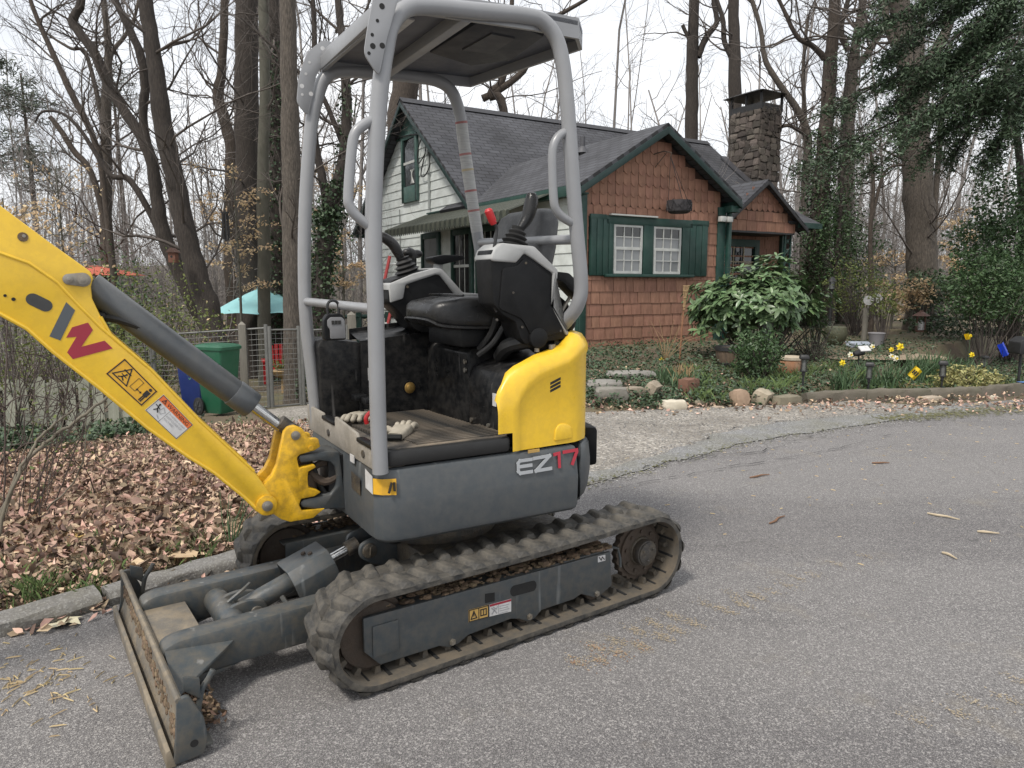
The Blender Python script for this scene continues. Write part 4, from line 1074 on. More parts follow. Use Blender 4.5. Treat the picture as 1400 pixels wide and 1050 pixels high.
m = SMB(); m.tube([(.41, -.378, 1.278), (.402, .468, 1.27)], .017, 12); m.build('front_rail', rops, EXC)
m = SMB(); m.tube([(-.405, .468, 1.52), (-.43, -.38, 1.55)], .019, 12); m.build('rear_rail', rops, EXC)
roofp = [(.315, -.36), (.30, .43), (-.22, .445), (-.43, .43), (-.525, .32), (-.385, -.365)]
def rz(x): return 2.268-.04*x
m = SMB()
top = [(p[0], p[1], rz(p[0])+.04) for p in roofp]; bot = [(p[0], p[1], rz(p[0])+.012) for p in roofp]
m.loft([bot, top], True, False)
pl = m.build('canopy_roof', roof_grey, EXC, bevel=.006)
m = SMB()                                                          # folded lip round the roof
for i in range(len(roofp)):
    a, b = roofp[i], roofp[(i+1) % len(roofp)]
    d2 = Vector((b[0]-a[0], b[1]-a[1])).normalized(); n2 = Vector((-d2.y, d2.x))*.014
    vs = []
    for (p, q) in ((a, 0), (b, 0)):
        for (o_, dz) in ((0, .044), (0, -.028), (1, -.028), (1, .044)):
            vs.append((p[0]+n2.x*o_, p[1]+n2.y*o_, rz(p[0])+dz))
    m.add(vs, [(0, 1, 5, 4), (1, 2, 6, 5), (2, 3, 7, 6), (3, 0, 4, 7)])
m.build('roof_lip', rops, pl)
m = SMB(); m.box(.02, .06, -.35, .43, 2.235, 2.28); m.box(.29, .32, -.36, .42, 2.232, 2.285); m.build('roof_beam', rops, pl, bevel=.004)
m = SMB(); m.prism([(-.03, -.03), (-.04, .36), (-.15, .41), (-.32, .36), (-.36, .05), (-.25, -.10)], rz(-.1)-.006, rz(-.1)+.014, 'z'); ht = m.build('roof_hatch', mat('roof_hatch_liner', (.03, .033, .04), (.04, .042, .048), .6, 6), pl, bevel=.004)
m = SMB(); m.prism([(-.12, .08), (-.13, .30), (-.23, .30), (-.24, .10)], rz(-.1)-.012, rz(-.1)-.005, 'z'); m.build('hatch_label', mat('roof_hatch_label', (.06, .062, .068), (.07, .072, .076), .6, 6), ht)
m = SMB(); m.prism([(.25, .05), (.25, .27), (.16, .27), (.16, .05)], rz(.2)+.006, rz(.2)+.0125, 'z'); m.build('roof_label', dec_white, pl)
for (poly_, holes, y, par) in ((PX['brn'][1], PX['brnh'][1], .500, posts[0]), (PX['brf'][1], PX['brfh'][1], -.350, posts[1])):
    m = SMB(); m.prism(rounded(poly_, .02, 3), y-.004, y+.004); br = m.build('guard_bracket', rops, par, bevel=.001)
    for i, (x, z) in enumerate(holes):
        d = SMB(); d.cyl((x, y+.0035, z), (0, 1, 0), .009 if i in (0, 3, 5) else .0055, .0012, 14); d.build('hole', dark if y > 0 else dec_white, br)
tubs = bez(far, 6)
def on_tube(z): 
    c_ = [p for p in tubs[len(tubs)//2:]]
    for i in range(len(c_)-1):
        if c_[i].z >= z >= c_[i+1].z:
            t = (z-c_[i].z)/(c_[i+1].z-c_[i].z-1e-9); return c_[i].lerp(c_[i+1], t)
    return c_[-1]
m = SMB(); m.tube([on_tube(z) for z in np.linspace(2.10, 1.60, 8)], .0283, 20, cap=False); ls = m.build('label_sleeve', mat('faded_label', (.42, .42, .41), (.34, .34, .33), .6, 20, stretch=(1, 1, 12), dirt=(.2, .2, .2), damt=.5, dscale=16), posts[1])
for z in (2.095, 1.955, 1.885, 1.79, 1.70):
    m = SMB(); m.tube([on_tube(z+.005), on_tube(z-.005)], .0287, 20, cap=False); m.build('red_band', mat('faded_red_band', (.24, .07, .07), (.3, .14, .13), .6, 30) if z != 1.885 else mat('faded_tan_band', (.36, .3, .18), (.32, .27, .18), .6, 30), ls)

# ---- swing bracket, boom and its cylinder
m = SMB(); m.prism(PX['jaw'][1], -.055, .092)
jw = m.build('swing_mount', frame_grey, EXC, bevel=.008)
m = SMB(); m.cyl((.545, .02, .49), (0, 0, 1), .034, .23, 18); m.cyl((.545, .02, .575), (0, 0, 1), .05, .06, 18); m.tube(bez([(.42, .06, .62), (.48, .07, .60), (.53, .05, .64)], 4), .016, 8); m.tube(bez([(.42, .03, .66), (.49, .05, .67), (.55, .03, .62)], 4), .014, 8)
m.build('swing_pin', rust, jw)
brk = PX['bracket'][1]
m = SMB()
for (a_, b_) in ((.062, .097), (-.060, -.025)): m.prism(brk, a_, b_)
m.box(.595, .70, -.025, .062, .50, .60)
sb = m.build('swing_bracket', yellow_worn, EXC, bevel=.0035)
m = SMB(); m.box(.40, .465, -.05, .075, .49, .70)
for q in range(5): m.tube(bez([(.46, -.03+q*.022, .52+.02*(q % 2)), (.50, -.04+q*.024, .60), (.52, -.02+q*.018, .67)], 3), .011, 7)
m.build('hose_block', black_rub, jw)
def ybolt(x, z, y, r_, name='pin', par=None, mt=None, hh=.010):
    m = SMB(); m.cyl((x, y, z), (0, 1, 0), r_, hh, 22); m.cyl((x, y+hh*.9, z), (0, 1, 0), r_*.55, .002, 14); return m.build(name, mt or pin_steel, par, bevel=.0025)
bpx = PX['bpin'][1][0]; ybolt(bpx[0], bpx[1], .096, .0165, 'pin', sb)
m = SMB(); m.cyl((.535, .06, .745), (0, 1, 0), .010, .04, 12); m.build('stop_block', yellow_worn, sb)
boom = PX['boom'][1]
boom_full = boom + [(1.62, 1.345), (1.86, 1.46), (2.10, 1.53), (2.16, 1.58), (2.12, 1.70), (1.95, 1.74), (1.72, 1.71), (1.55, 1.66)]
m = SMB(); m.prism(boom_full, -.055, .10)
bm_ = m.build('boom', yellow, EXC, bevel=.005)
m = SMB(); lo = [(p[0], p[1]) for p in boom[15:]] + [(1.62, 1.345), (1.86, 1.46)]
for y in (.099, -.054):
    m.tube([(p[0]*1, y, p[1]+.004) for p in lo], .0065, 8)
    m.tube([(p[0], y, p[1]-.003) for p in boom[7:12]], .005, 8)
    m.tube([(p[0], y, p[1]) for p in PX['seam'][1]]+[(.0, 0, 0)][:0], .0055, 8)
m.tube([(1.432, .099, 1.443), (1.55, .099, 1.52), (1.72, .099, 1.58)], .0055, 8)
m.build('weld_seam', yellow, bm_)
m = SMB(); dd = PX['dots'][1]; ey = dd[5]; m.cyl((ey[0], .098, ey[1]), (0, 1, 0), .038, .014, 26); m.build('boom_eye', yellow_worn, bm_, bevel=.004)
ybolt(ey[0], ey[1], .112, .019, 'pin', bm_)
pl_ = dd[3:5]
m = SMB(); a_, b_ = Vector(pl_[0]), Vector(pl_[1]); t = (b_-a_).normalized(); n_ = Vector((-t.y, t.x)); pts = []
for k_ in range(9):
    an = math.pi*.5+math.pi*k_/8; pts.append(tuple(a_+(t*math.cos(an)+n_*math.sin(an))*.017))
for k_ in range(9):
    an = -math.pi*.5+math.pi*k_/8; pts.append(tuple(b_+(t*math.cos(an)+n_*math.sin(an))*.022))
m.prism(pts, .10, .107); kp = m.build('keeper_plate', pin_steel, bm_, bevel=.002)
ybolt(a_.x, a_.y, .107, .012, 'bolt', kp, hh=.008); ybolt(b_.x, b_.y, .107, .016, 'pin', kp, hh=.010)
for i, r_ in ((0, .0045), (1, .0055)):
    m = SMB(); m.cyl((dd[i][0], .1000, dd[i][1]), (0, 1, 0), r_, .0015, 12); m.build('hole', dark, bm_)
m = SMB(); m.cyl((dd[2][0], .100, dd[2][1]), (0, 1, 0), .014, .002, 14); hb = m.build('hole', mud, bm_)
m = SMB(); m.cyl((dd[2][0]-.003, .1015, dd[2][1]+.003), (0, 1, 0), .005, .002, 10); m.build('grease_nipple', pin_steel, hb)
sl = PX['slot'][1]; a_, b_ = Vector(sl[0]), Vector(sl[1]); t = (b_-a_).normalized(); n_ = Vector((-t.y, t.x)); pts = []
for c_, s0 in ((a_, math.pi*.5), (b_, -math.pi*.5)):
    for k_ in range(9):
        an = s0+math.pi*k_/8; pts.append(tuple(c_+(t*math.cos(an)+n_*math.sin(an))*.0185))
m = SMB(); m.prism(pts, .0995, .1015); m.build('boom_slot', mat('slot_rubber_plug', (.035, .036, .036), (.05, .05, .05), .7, 9), bm_)
m = SMB(); m.prism(PX['logo_g'][1], .0995, .1012); lgm = m.build('logo_bar', logo_grey, bm_)
m = SMB(); m.prism(PX['logo_r'][1], .0995, .1012); m.build('logo_zigzag', logo_red, bm_)

def plane_fn(quad, y):
    """maps (u right 0..1, v up 0..1) onto a decal quad tl, tr, br, bl lying on the boom side"""
    tl, tr, br_, bl = [Vector(q) for q in quad]
    def fn(u, v):
        p = (tl*(1-u)+tr*u)*v+(bl*(1-u)+br_*u)*(1-v)
        return (p.x, y, p.y)
    return fn
def flat(mb, fn, pts):
    mb.add([fn(*p) for p in pts], [list(range(len(pts)))])
def line(mb, fn, pts, w, asp=1.0, closed=False):
    n = len(pts)
    for i in range(n if closed else n-1):
        a, b = Vector(pts[i]), Vector(pts[(i+1) % n]); t = Vector(((b.x-a.x)*asp, b.y-a.y))
        if t.length < 1e-6: continue
        t.normalize(); nx_, ny_ = -t.y*w*.5/asp, t.x*w*.5; ex, ey_ = t.x*w*.5/asp, t.y*w*.5
        flat(mb, fn, [(a.x-ex+nx_, a.y-ey_+ny_), (b.x+ex+nx_, b.y+ey_+ny_), (b.x+ex-nx_, b.y+ey_-ny_), (a.x-ex-nx_, a.y-ey_-ny_)])
def disc(mb, fn, c_, r_, asp=1.0, n=12):
    flat(mb, fn, [(c_[0]+r_*math.cos(2*math.pi*i/n)/asp, c_[1]+r_*math.sin(2*math.pi*i/n)) for i in range(n)])
def text(mb, fn, s, u0, v0, h, u1, asp=1.0):
    """lettering from Blender's built-in face, fitted between u0 and u1 at cap height h"""
    cu = bpy.data.curves.new('lettering_curve', 'FONT'); cu.body = s; cu.size = 1; cu.resolution_u = 3
    ob = bpy.data.objects.new('lettering_tmp', cu); COL.objects.link(ob)
    dg = bpy.context.evaluated_depsgraph_get(); dg.update()
    me = bpy.data.meshes.new_from_object(ob.evaluated_get(dg))
    co = [v.co.copy() for v in me.vertices]; fs = [list(p.vertices) for p in me.polygons]
    bpy.data.objects.remove(ob); bpy.data.curves.remove(cu); bpy.data.meshes.remove(me)
    if not co: return
    x0 = min(c.x for c in co); x1 = max(c.x for c in co); cap_h = .70
    mb.add([fn(u0+(c.x-x0)/(x1-x0)*(u1-u0), v0+c.y/cap_h*h) for c in co], fs)
# caution pictogram decal
q = PX['caut'][1]; f0, f1 = plane_fn(q, .1006), plane_fn(q, .1013); asp = 1.95
m = SMB(); m.prism(q, .0995, .1005); cd = m.build('caution_decal', dec_yellow, bm_)
m = SMB(); line(m, f1, [(.03, .05), (.97, .05), (.97, .95), (.03, .95)], .05, asp, True)
line(m, f1, [(.09, .22), (.47, .22), (.28, .88)], .05, asp, True)
line(m, f1, [(.20, .66), (.36, .66)], .06, asp); disc(m, f1, (.30, .56), .045, asp); line(m, f1, [(.29, .50), (.26, .38), (.33, .30)], .055, asp); line(m, f1, [(.26, .38), (.21, .29)], .05, asp); line(m, f1, [(.22, .47), (.34, .45)], .04, asp)
line(m, f1, [(.52, .30), (.66, .30), (.66, .82), (.52, .82)], .022, asp, True)
line(m, f1, [(.66, .42), (.76, .42)], .035, asp); flat(m, f1, [(.64, .42), (.68, .49), (.68, .35)]); flat(m, f1, [(.79, .42), (.75, .49), (.75, .35)])
disc(m, f1, (.87, .80), .075, asp); flat(m, f1, [(.815, .70), (.925, .70), (.925, .42), (.905, .42), (.905, .12), (.875, .12), (.875, .38), (.865, .38), (.865, .12), (.835, .12), (.835, .42), (.815, .42)])
m.build('pictogram', ink, cd)
# warning decal
q = PX['warn'][1]; f1, f2 = plane_fn(q, .1013), plane_fn(q, .1019)
m = SMB(); m.prism(q, .0995, .1005); wd = m.build('warning_decal', dec_white, bm_)
m = SMB(); flat(m, f1, [(.02, .70), (.98, .70), (.98, .97), (.02, .97)]); m.build('orange_band', dec_orange, wd)
m = SMB(); text(m, f2, 'WARNING', .24, .755, .16, .92); line(m, f2, [(.10, .76), (.20, .76), (.15, .92)], .03, 1.8, True); line(m, f2, [(.15, .86), (.15, .81)], .022, 1.8)
line(m, f2, [(.015, .02), (.985, .02), (.985, .975), (.015, .975)], .022, 1.8, True); line(m, f2, [(.40, .03), (.40, .69)], .014, 1.8)
disc(m, f2, (.13, .60), .045, 1.8); line(m, f2, [(.13, .55), (.16, .40), (.12, .28)], .05, 1.8); line(m, f2, [(.07, .50), (.20, .46)], .04, 1.8); line(m, f2, [(.16, .40), (.22, .30)], .05, 1.8)
m.build('warning_lettering', ink, wd)
m = SMB(); line(m, f2, [(.24, .62), (.35, .50), (.30, .32), (.22, .38)], .025, 1.8, True); line(m, f2, [(.26, .2), (.34, .12)], .03, 1.8)
text(m, f2, 'Avoid injury or death.', .43, .56, .085, .95); text(m, f2, 'KEEP CLEAR OF', .43, .40, .095, .90); text(m, f2, 'MACHINE!', .43, .25, .095, .72)
m.build('small_print', ink_grey, wd)
# boom cylinder
cy_ = PX['cyl'][1]; A_, B_, E_ = Vector((1.225, .02, 1.362)), Vector((cy_[1][0], .02, cy_[1][1])), Vector((cy_[3][0]+.015, .02, cy_[3][1]+.012))
dv = (B_-A_).normalized()
m = SMB(); m.cyl(A_+dv*.02, dv, .047, (B_-A_).length-.02, 26); m.cyl(B_-dv*.085, dv, .0505, .085, 26)
bcy = m.build('boom_cylinder', mat('grey_cylinder_paint', (.058, .065, .072), (.05, .056, .062), .38, 5, coat=.2, dirt=(.16, .15, .13), damt=.25, dscale=9), EXC, bevel=.004)
m = SMB(); m.cyl(B_-dv*.01, dv, .021, (E_-B_).length-.03, 18); m.build('cylinder_rod', steel, bcy)
m = SMB(); m.cyl(E_-dv*.055, dv, .029, .05, 18); m.cyl((E_.x, -.02, E_.z), (0, 1, 0), .03, .08, 18); m.build('rod_eye', hubm, bcy)
m = SMB(); m.tube(bez([(1.185, .03, 1.245), (1.13, .05, 1.235), (1.06, .05, 1.20), (1.0, .035, 1.13), (.96, .02, 1.08)], 5), .014, 8); m.tube([(1.22, .03, 1.25), (1.17, .035, 1.245)], .019, 10); m.build('hydraulic_hose', black_rub, bcy)
# dipper arm and bucket beyond the left edge of the view
m = SMB(); m.prism(rounded([(2.02, 1.72), (2.10, 1.80), (2.20, 1.66), (2.62, .62), (2.58, .55), (2.50, .57), (2.06, 1.50)], .03), -.045, .085); m.build('dipper_arm', yellow, EXC, bevel=.006)
m = SMB(); m.prism([(2.50, .60), (2.62, .60), (2.60, .36), (2.44, .16), (2.22, .12), (2.20, .16), (2.40, .22), (2.50, .40)], -.14, .18); m.build('bucket', frame_grey, EXC, bevel=.006)
# small loose items on the machine
kt = SMB(); kt.tube(bez([(-.095, -.318, 1.10), (-.085, -.322, 1.075), (-.095, -.32, 1.06)], 3), .004, 6); kt.prism(rounded([(-.115, 1.012), (-.08, 1.012), (-.083, 1.052), (-.095, 1.063), (-.112, 1.052)], .005, 2), -.325, -.312); kt.build('key_fob', redp, EXC, bevel=.002)
def sworld(p): return EXC.matrix_basis @ (S2M @ Vector(p))
EXW = Matrix.Translation((-.233, 3.064, 0)) @ Matrix.Rotation(-2.52504, 4, 'Z') @ S2M
# lock box on the front rail
lk = thing('lock_box', 'grey faced key lock box hanging by its shackle on the excavator front rail', 'lock box')
lk.matrix_basis = EXW @ Matrix.Translation((.44, .12, 1.195)) @ Matrix.Scale(.88, 4)
m = MB(); m.prism(rounded([(-.046, -.055), (.046, -.055), (.046, .03), (.03, .055), (-.03, .055), (-.046, .03)], .008, 2), -.022, .022); m.build('lock_body', blackp, lk, bevel=.006)
m = MB(); m.prism(rounded([(-.042, -.048), (.024, -.048), (.024, -.01), (.034, .005), (.034, .03), (.02, .042), (-.026, .042), (-.04, .03)], .005, 2), .0225, .030); fc = m.build('lock_face', mat('grey_lock_face', (.20, .20, .205), (.16, .16, .165), .5, 9, dirt=(.1, .1, .1), damt=.3), lk, bevel=.003)
for q in range(3):
    m = MB(); m.box(-.022+q*.014, -.011+q*.014, .030, .0325, .012, .028); m.build('dial', ink, fc)
m = MB(); m.tube(bez([(-.022, 0, .05), (-.024, 0, .085), (-.016, 0, .104), (0, 0, .110), (.016, 0, .104), (.024, 0, .085), (.022, 0, .05)], 4), .006, 8); m.build('shackle', iron, lk)
# gloves, red clip
def glove(label, s_loc, rz_, seed):
    r_ = random.Random(seed)
    g = thing('work_glove', label, 'glove', group='pair of work gloves on the floor')
    g.matrix_basis = EXW @ Matrix.Translation(s_loc) @ Matrix.Rotation(rz_, 4, 'Z')
    m = MB(); rings = []
    for (x, w, h, z) in ((-.10, .055, .030, .016), (-.06, .060, .030, .016), (-.02, .068, .034, .019), (.02, .072, .036, .021), (.05, .066, .030, .019), (.065, .05, .016, .018)):
        rings.append([(x+r_.uniform(-.003, .003), q_[0], z+q_[1]) for q_ in rrect(w, h, .012, 3)])
    m.loft(rings, True, True)
    for i, (y, l, c_) in enumerate(((-.026, .055, .012), (-.009, .068, .020), (.009, .064, .018), (.026, .050, .010))):
        m.tube(bez([(.045, y, .019), (.045+l*.5, y*1.25, .023+c_*.6), (.045+l, y*1.4, .014+c_*.2)], 4), [.011]*8+[.007], 9)
    m.tube(bez([(-.01, .03, .018), (.02, .055, .022), (.05, .066, .016)], 4), [.012]*8+[.008], 9)
    m.build('glove_shell', glove_m, g, autosmooth=70)
    m = MB(); m.tube([(-.105, -.028, .016), (-.105, .028, .016)], .012, 8); m.build('cuff', blackp, g)
glove('crumpled cream work glove lying behind the front plate beside the black cover box', (.26, -.17, .778), .9, 1)
glove('crumpled cream work glove lying near the step edge beside the front canopy post', (.235, .25, .787), -2.2, 2)
ck = thing('red_clip', 'small bright red clip standing on the dusty excavator floor between two gloves', 'clip')
ck.matrix_basis = EXW @ Matrix.Translation((.27, .02, .80))
m = MB(); m.tube(bez([(-.02, 0, -.02), (-.022, 0, .025), (0, 0, .045), (.022, 0, .025), (.02, 0, .0)], 4), .009, 8); m.build('hook', redp, ck)
m = MB(); m.box(-.05, -.01, -.02, .02, -.02, .02); m.build('buckle', silver, ck, bevel=.004)
# ------------------------------------------------------------------ ground, road, driveway, kerbs
rng = random.Random(11); nrg = np.random.default_rng(11)
def sheet_z(x, y):
    z = ground_z(x, y)
    s = (x + 1.99) * -0.72 + (y - 2.64) * 0.69
    dg = y - 0.28 * (x - 3.0)
    if s < 0.02: z = -.05
    elif dg < 8.1 and x > -1.0: z = min(z, -.04) if x > 0.2 else z-.02*smooth(-1, .2, x)
    z += 6*smooth(48, 120, y)*(.5+.5*smooth(-60, 20, abs(x-6)))
    if y > 9 and x < -2: z += .05*math.sin(x*1.3)*math.sin(y*.9)
    return z
def axis(a, b, c, d, fine, coarse):
    v = list(np.arange(b, c, fine)); x = c; st = fine
    while x < d: v.append(x); st *= coarse; x += st
    x = b; st = fine
    while x > a: st *= coarse; x -= st; v.insert(0, x)
    return v
gx = axis(-110, -9, 13, 130, .24, 1.16); gy = axis(-12, -1, 17, 170, .24, 1.14)
V = [(x, y, sheet_z(x, y)+(nrg.normal()*.008 if y < 20 else 0)) for y in gy for x in gx]
nx_ = len(gx)
F = [(j*nx_+i, j*nx_+i+1, (j+1)*nx_+i+1, (j+1)*nx_+i) for j in range(len(gy)-1) for i in range(nx_-1)]
g = link('ground', np_mesh('ground', V, F, ground_mat(), True), kind='structure')

def sheet(name, outline, z, m_, div=0, jit=0):
    mb = MB(); mb.poly([(p[0], p[1], z) for p in outline]); o = mb.build(name, m_); o['kind'] = 'structure'; return o
road_edge = [(-9, -4.6), (-3.2, 1.38), (-1.99, 2.62), (-1.34, 3.32), (-.45, 4.02), (.3, 4.55), (.65, 4.78), (1.2, 5.32), (1.85, 5.95), (2.9, 6.6), (4.1, 7.22), (5.64, 7.83), (8.5, 8.75), (14, 10.4), (40, 18.2)]
sheet('road', [(p[0]-(.25 if i > 4 else 0), p[1]+(.4 if i > 4 else 0)) for i, p in enumerate(road_edge)] + [(60, 10), (60, -12), (-9, -12)], 0.0, asphalt)
jr = random.Random(5)
def wob(pts, n, a):
    out = []
    for i in range(len(pts)-1):
        for k in range(n):
            t = k/n; out.append((pts[i][0]*(1-t)+pts[i+1][0]*t+jr.uniform(-a, a), pts[i][1]*(1-t)+pts[i+1][1]*t+jr.uniform(-a, a)))
    return out + [pts[-1]]
front = wob([(-.9, 4.1), (-.3, 4.15), (.45, 4.72), (1.2, 5.42), (1.9, 6.05), (2.9, 6.72), (4.0, 7.30)], 5, .035)
back = wob([(4.6, 7.95), (4.2, 8.28), (3.3, 8.12), (2.4, 7.84), (1.75, 7.74), (.9, 7.82), (-.2, 8.4), (-1.5, 9.6), (-2.8, 10.2), (-3.4, 9.4), (-2.2, 7.6), (-1.5, 6.2), (-1.2, 5.0)], 4, .06)
def drive_sheet(name, front, back, m_, dz):
    out = front + back
    mb = MB(); bm = bmesh.new()
    vs = [bm.verts.new((p[0], p[1], 0)) for p in out]; bm.faces.new(vs)
    bmesh.ops.triangulate(bm, faces=bm.faces)
    me = bpy.data.meshes.new(name); 
    bmesh.ops.subdivide_edges(bm, edges=bm.edges, cuts=3, use_grid_fill=True)
    for v in bm.verts: v.co.z = max(0, sheet_z(v.co.x, v.co.y)+.03 if v.co.x < -1.0 else 0)+dz if v.co.x > -1 else sheet_z(v.co.x, v.co.y)+.03
    bm.to_mesh(me); bm.free(); me.materials.append(m_)
    return link(name, me, kind='structure')
drive_sheet('driveway', front, back, drive_m, .005)
strip_lo = wob([(.2, 4.62), (.65, 4.84), (1.2, 5.36), (1.9, 5.98), (2.9, 6.60), (4.1, 7.24), (5.3, 7.75)], 6, .04)
strip_hi = wob([(5.2, 8.15), (4.2, 7.62), (3.3, 7.25), (2.6, 6.98), (1.9, 6.42), (1.3, 5.80), (.7, 5.15), (.1, 4.78)], 6, .06)
sheet('broken_asphalt_edge', strip_lo + strip_hi, .009, broken_m)
moss = mat('mossy_asphalt', (.15, .145, .05), (.12, .12, .06), .95, 9, island=.35)
grav = mat('loose_grey_gravel', (.27, .265, .255), (.15, .145, .14), .92, 20, island=.5)
mb = MB(); mg = MB()
def flk(mb, x, y, r_, z, k=5, h=0):
    a0 = jr.uniform(0, 6.28); p = [(x+r_*jr.uniform(.6, 1.1)*math.cos(a0+6.283*i/k), y+r_*jr.uniform(.6, 1.1)*math.sin(a0+6.283*i/k), z) for i in range(k)]
    if h: mb.add(p+[(x, y, z+h)], [(i, (i+1) % k, k) for i in range(k)])
    else: mb.poly(p)
def along(P, t):
    t *= len(P)-1; i = min(len(P)-2, int(t)); f = t-i; return P[i][0]*(1-f)+P[i+1][0]*f, P[i][1]*(1-f)+P[i+1][1]*f
ML = [(3.7, 7.12), (4.6, 7.36), (5.6, 7.8), (7.2, 8.35), (9.5, 9.15)]
for q in range(3400):
    t = jr.random()**.9; x, y = along(ML, t); d = jr.gauss(0, .085+.07*t); flk(mb, x+.35*d, y-d+.04, jr.uniform(.004, .018), .0105+jr.random()*.002)
for q in range(700):
    x, y = along(strip_lo, jr.random()); d = jr.gauss(0, .05); flk(mb, x+.4*d, y-d, jr.uniform(.003, .012), .0125)
for q in range(3200):
    k = jr.random(); x, y = along(strip_lo if k < .5 else strip_hi, jr.random()); d = jr.gauss(-.01, .055); flk(mg, x+.5*d, y-d, jr.uniform(.003, .011), .006, 5, jr.uniform(.003, .008))
for q in range(5200):
    px_, py_ = jr.uniform(800, 1290), 556+abs(jr.gauss(0, 42)); p = gp(px_, py_)
    if (p.y-4.78)-(p.x-.65)*.62 > .12: flk(mg, p.x, p.y, jr.uniform(.003, .011), .0065, 5, jr.uniform(.003, .008))
o = mb.build('moss_patch', moss); o['kind'] = 'stuff'
o = mg.build('loose_gravel', grav); o['kind'] = 'stuff'
# cracks at the joint (thin raised lips with dark gaps)
mb = MB()
for pts in ([(.75, 5.02), (1.3, 5.42), (2.0, 5.72), (2.7, 6.32)], [(1.5, 6.35), (2.2, 6.75), (2.7, 7.02), (3.6, 7.35)], [(1.0, 6.9), (1.6, 6.75), (2.1, 6.98)], [(.55, 4.55), (1.1, 4.9), (1.7, 5.25), (2.6, 5.75), (3.4, 6.35)], [(1.0, 6.2), (1.5, 6.0), (1.8, 6.3)]):
    P = wob(pts, 9, .03)
    for i in range(len(P)-1):
        w = jr.uniform(.0005, .007)
        if jr.random() < .3: continue
        a, b = Vector(P[i]), Vector(P[i+1]); t = (b-a); n_ = Vector((-t.y, t.x)).normalized()*w
        mb.add([(a.x-n_.x, a.y-n_.y, .0165), (b.x-n_.x, b.y-n_.y, .0165), (b.x+n_.x*.6, b.y+n_.y*.6, .0165), (a.x+n_.x*.6, a.y+n_.y*.6, .0165)], [(0, 1, 2, 3)])
o = mb.build('pavement_crack', dark); o['kind'] = 'stuff'
# dirt pressed off the tracks, stains and straw
def fleck(mb, x, y, r_, z, k=6):
    a0 = jr.uniform(0, 6.28)
    mb.poly([(x+r_*jr.uniform(.5, 1.1)*math.cos(a0+6.283*i/k), y+r_*jr.uniform(.5, 1.1)*math.sin(a0+6.283*i/k), z) for i in range(k)])
def wz0(px, py):
    d = at(px, py, 1.0)-Vector((0, 0, EYE)); t = -EYE/d.z; p = Vector((0, 0, EYE))+d*t; return p
mb = MB(); mo = MB()
prints = [(846, 893), (877, 884), (905, 871), (924, 862), (948, 853), (815, 885), (842, 877), (870, 863), (893, 853), (920, 843), (993, 835), (1014, 826), (1035, 816), (1054, 808), (1074, 800), (1090, 791), (1112, 786), (1141, 771), (965, 826), (1000, 812), (1180, 760), (790, 905), (818, 902), (1250, 985), (1310, 975), (1330, 960), (1375, 955), (1390, 930)]
for (px, py) in prints:
    p = wz0(px, py); u_ = Vector((-.816, -.578)); v_ = Vector((.578, -.816))
    strong = 1.0 if px < 960 or px in (993, 1014, 1035) else .5
    for q in range(int(115*strong)):
        a, b = jr.gauss(0, .030), jr.gauss(0, .016)
        fleck(mo if (px < 880 and py > 880 and jr.random() < .3) else mb, p.x+u_.x*b+v_.x*a, p.y+u_.y*b+v_.y*a, jr.uniform(.0015, .005), .003+jr.random()*.001, 5)
o = mb.build('mud_print', mat('tan_mud_trace', (.35, .29, .205), (.28, .235, .17), .95, 20, island=.2)); o['kind'] = 'stuff'
o = mo.build('clay_print', mat('orange_clay_trace', (.30, .18, .11), (.25, .155, .095), .95, 20, island=.2)); o['kind'] = 'stuff'
mb = MB()
for q in range(300):
    if q < 130: p = wz0(jr.gauss(40, 60), jr.gauss(930, 30))
    elif q < 300: p = wz0(jr.uniform(800, 1400), 570+abs(jr.gauss(0, 70)))
    else: p = wz0(jr.uniform(-50, 1450), jr.uniform(640, 1050))
    s_ = (p.x+1.99)*-.72+(p.y-2.64)*.69
    if s_ > -.05: continue
    a = jr.uniform(0, 3.14); l = jr.uniform(.004, .018) if q >= 130 else jr.uniform(.006, .03); w = jr.uniform(.0008, .002)
    t = Vector((math.cos(a), math.sin(a), 0))*l; n_ = Vector((-math.sin(a), math.cos(a), 0))*w
    c = Vector((p.x, p.y, .004))
    mb.add([c-t-n_, c+t-n_, c+t+n_, c-t+n_, c-t*.6+Vector((0, 0, .004)), c+t*.6+Vector((0, 0, .004))], [(0, 1, 5, 4), (2, 3, 4, 5), (0, 4, 3), (1, 2, 5)])
o = mb.build('straw_litter', mat('pale_straw', (.48, .38, .22), (.38, .29, .16), .85, 20, island=.3)); o['kind'] = 'stuff'
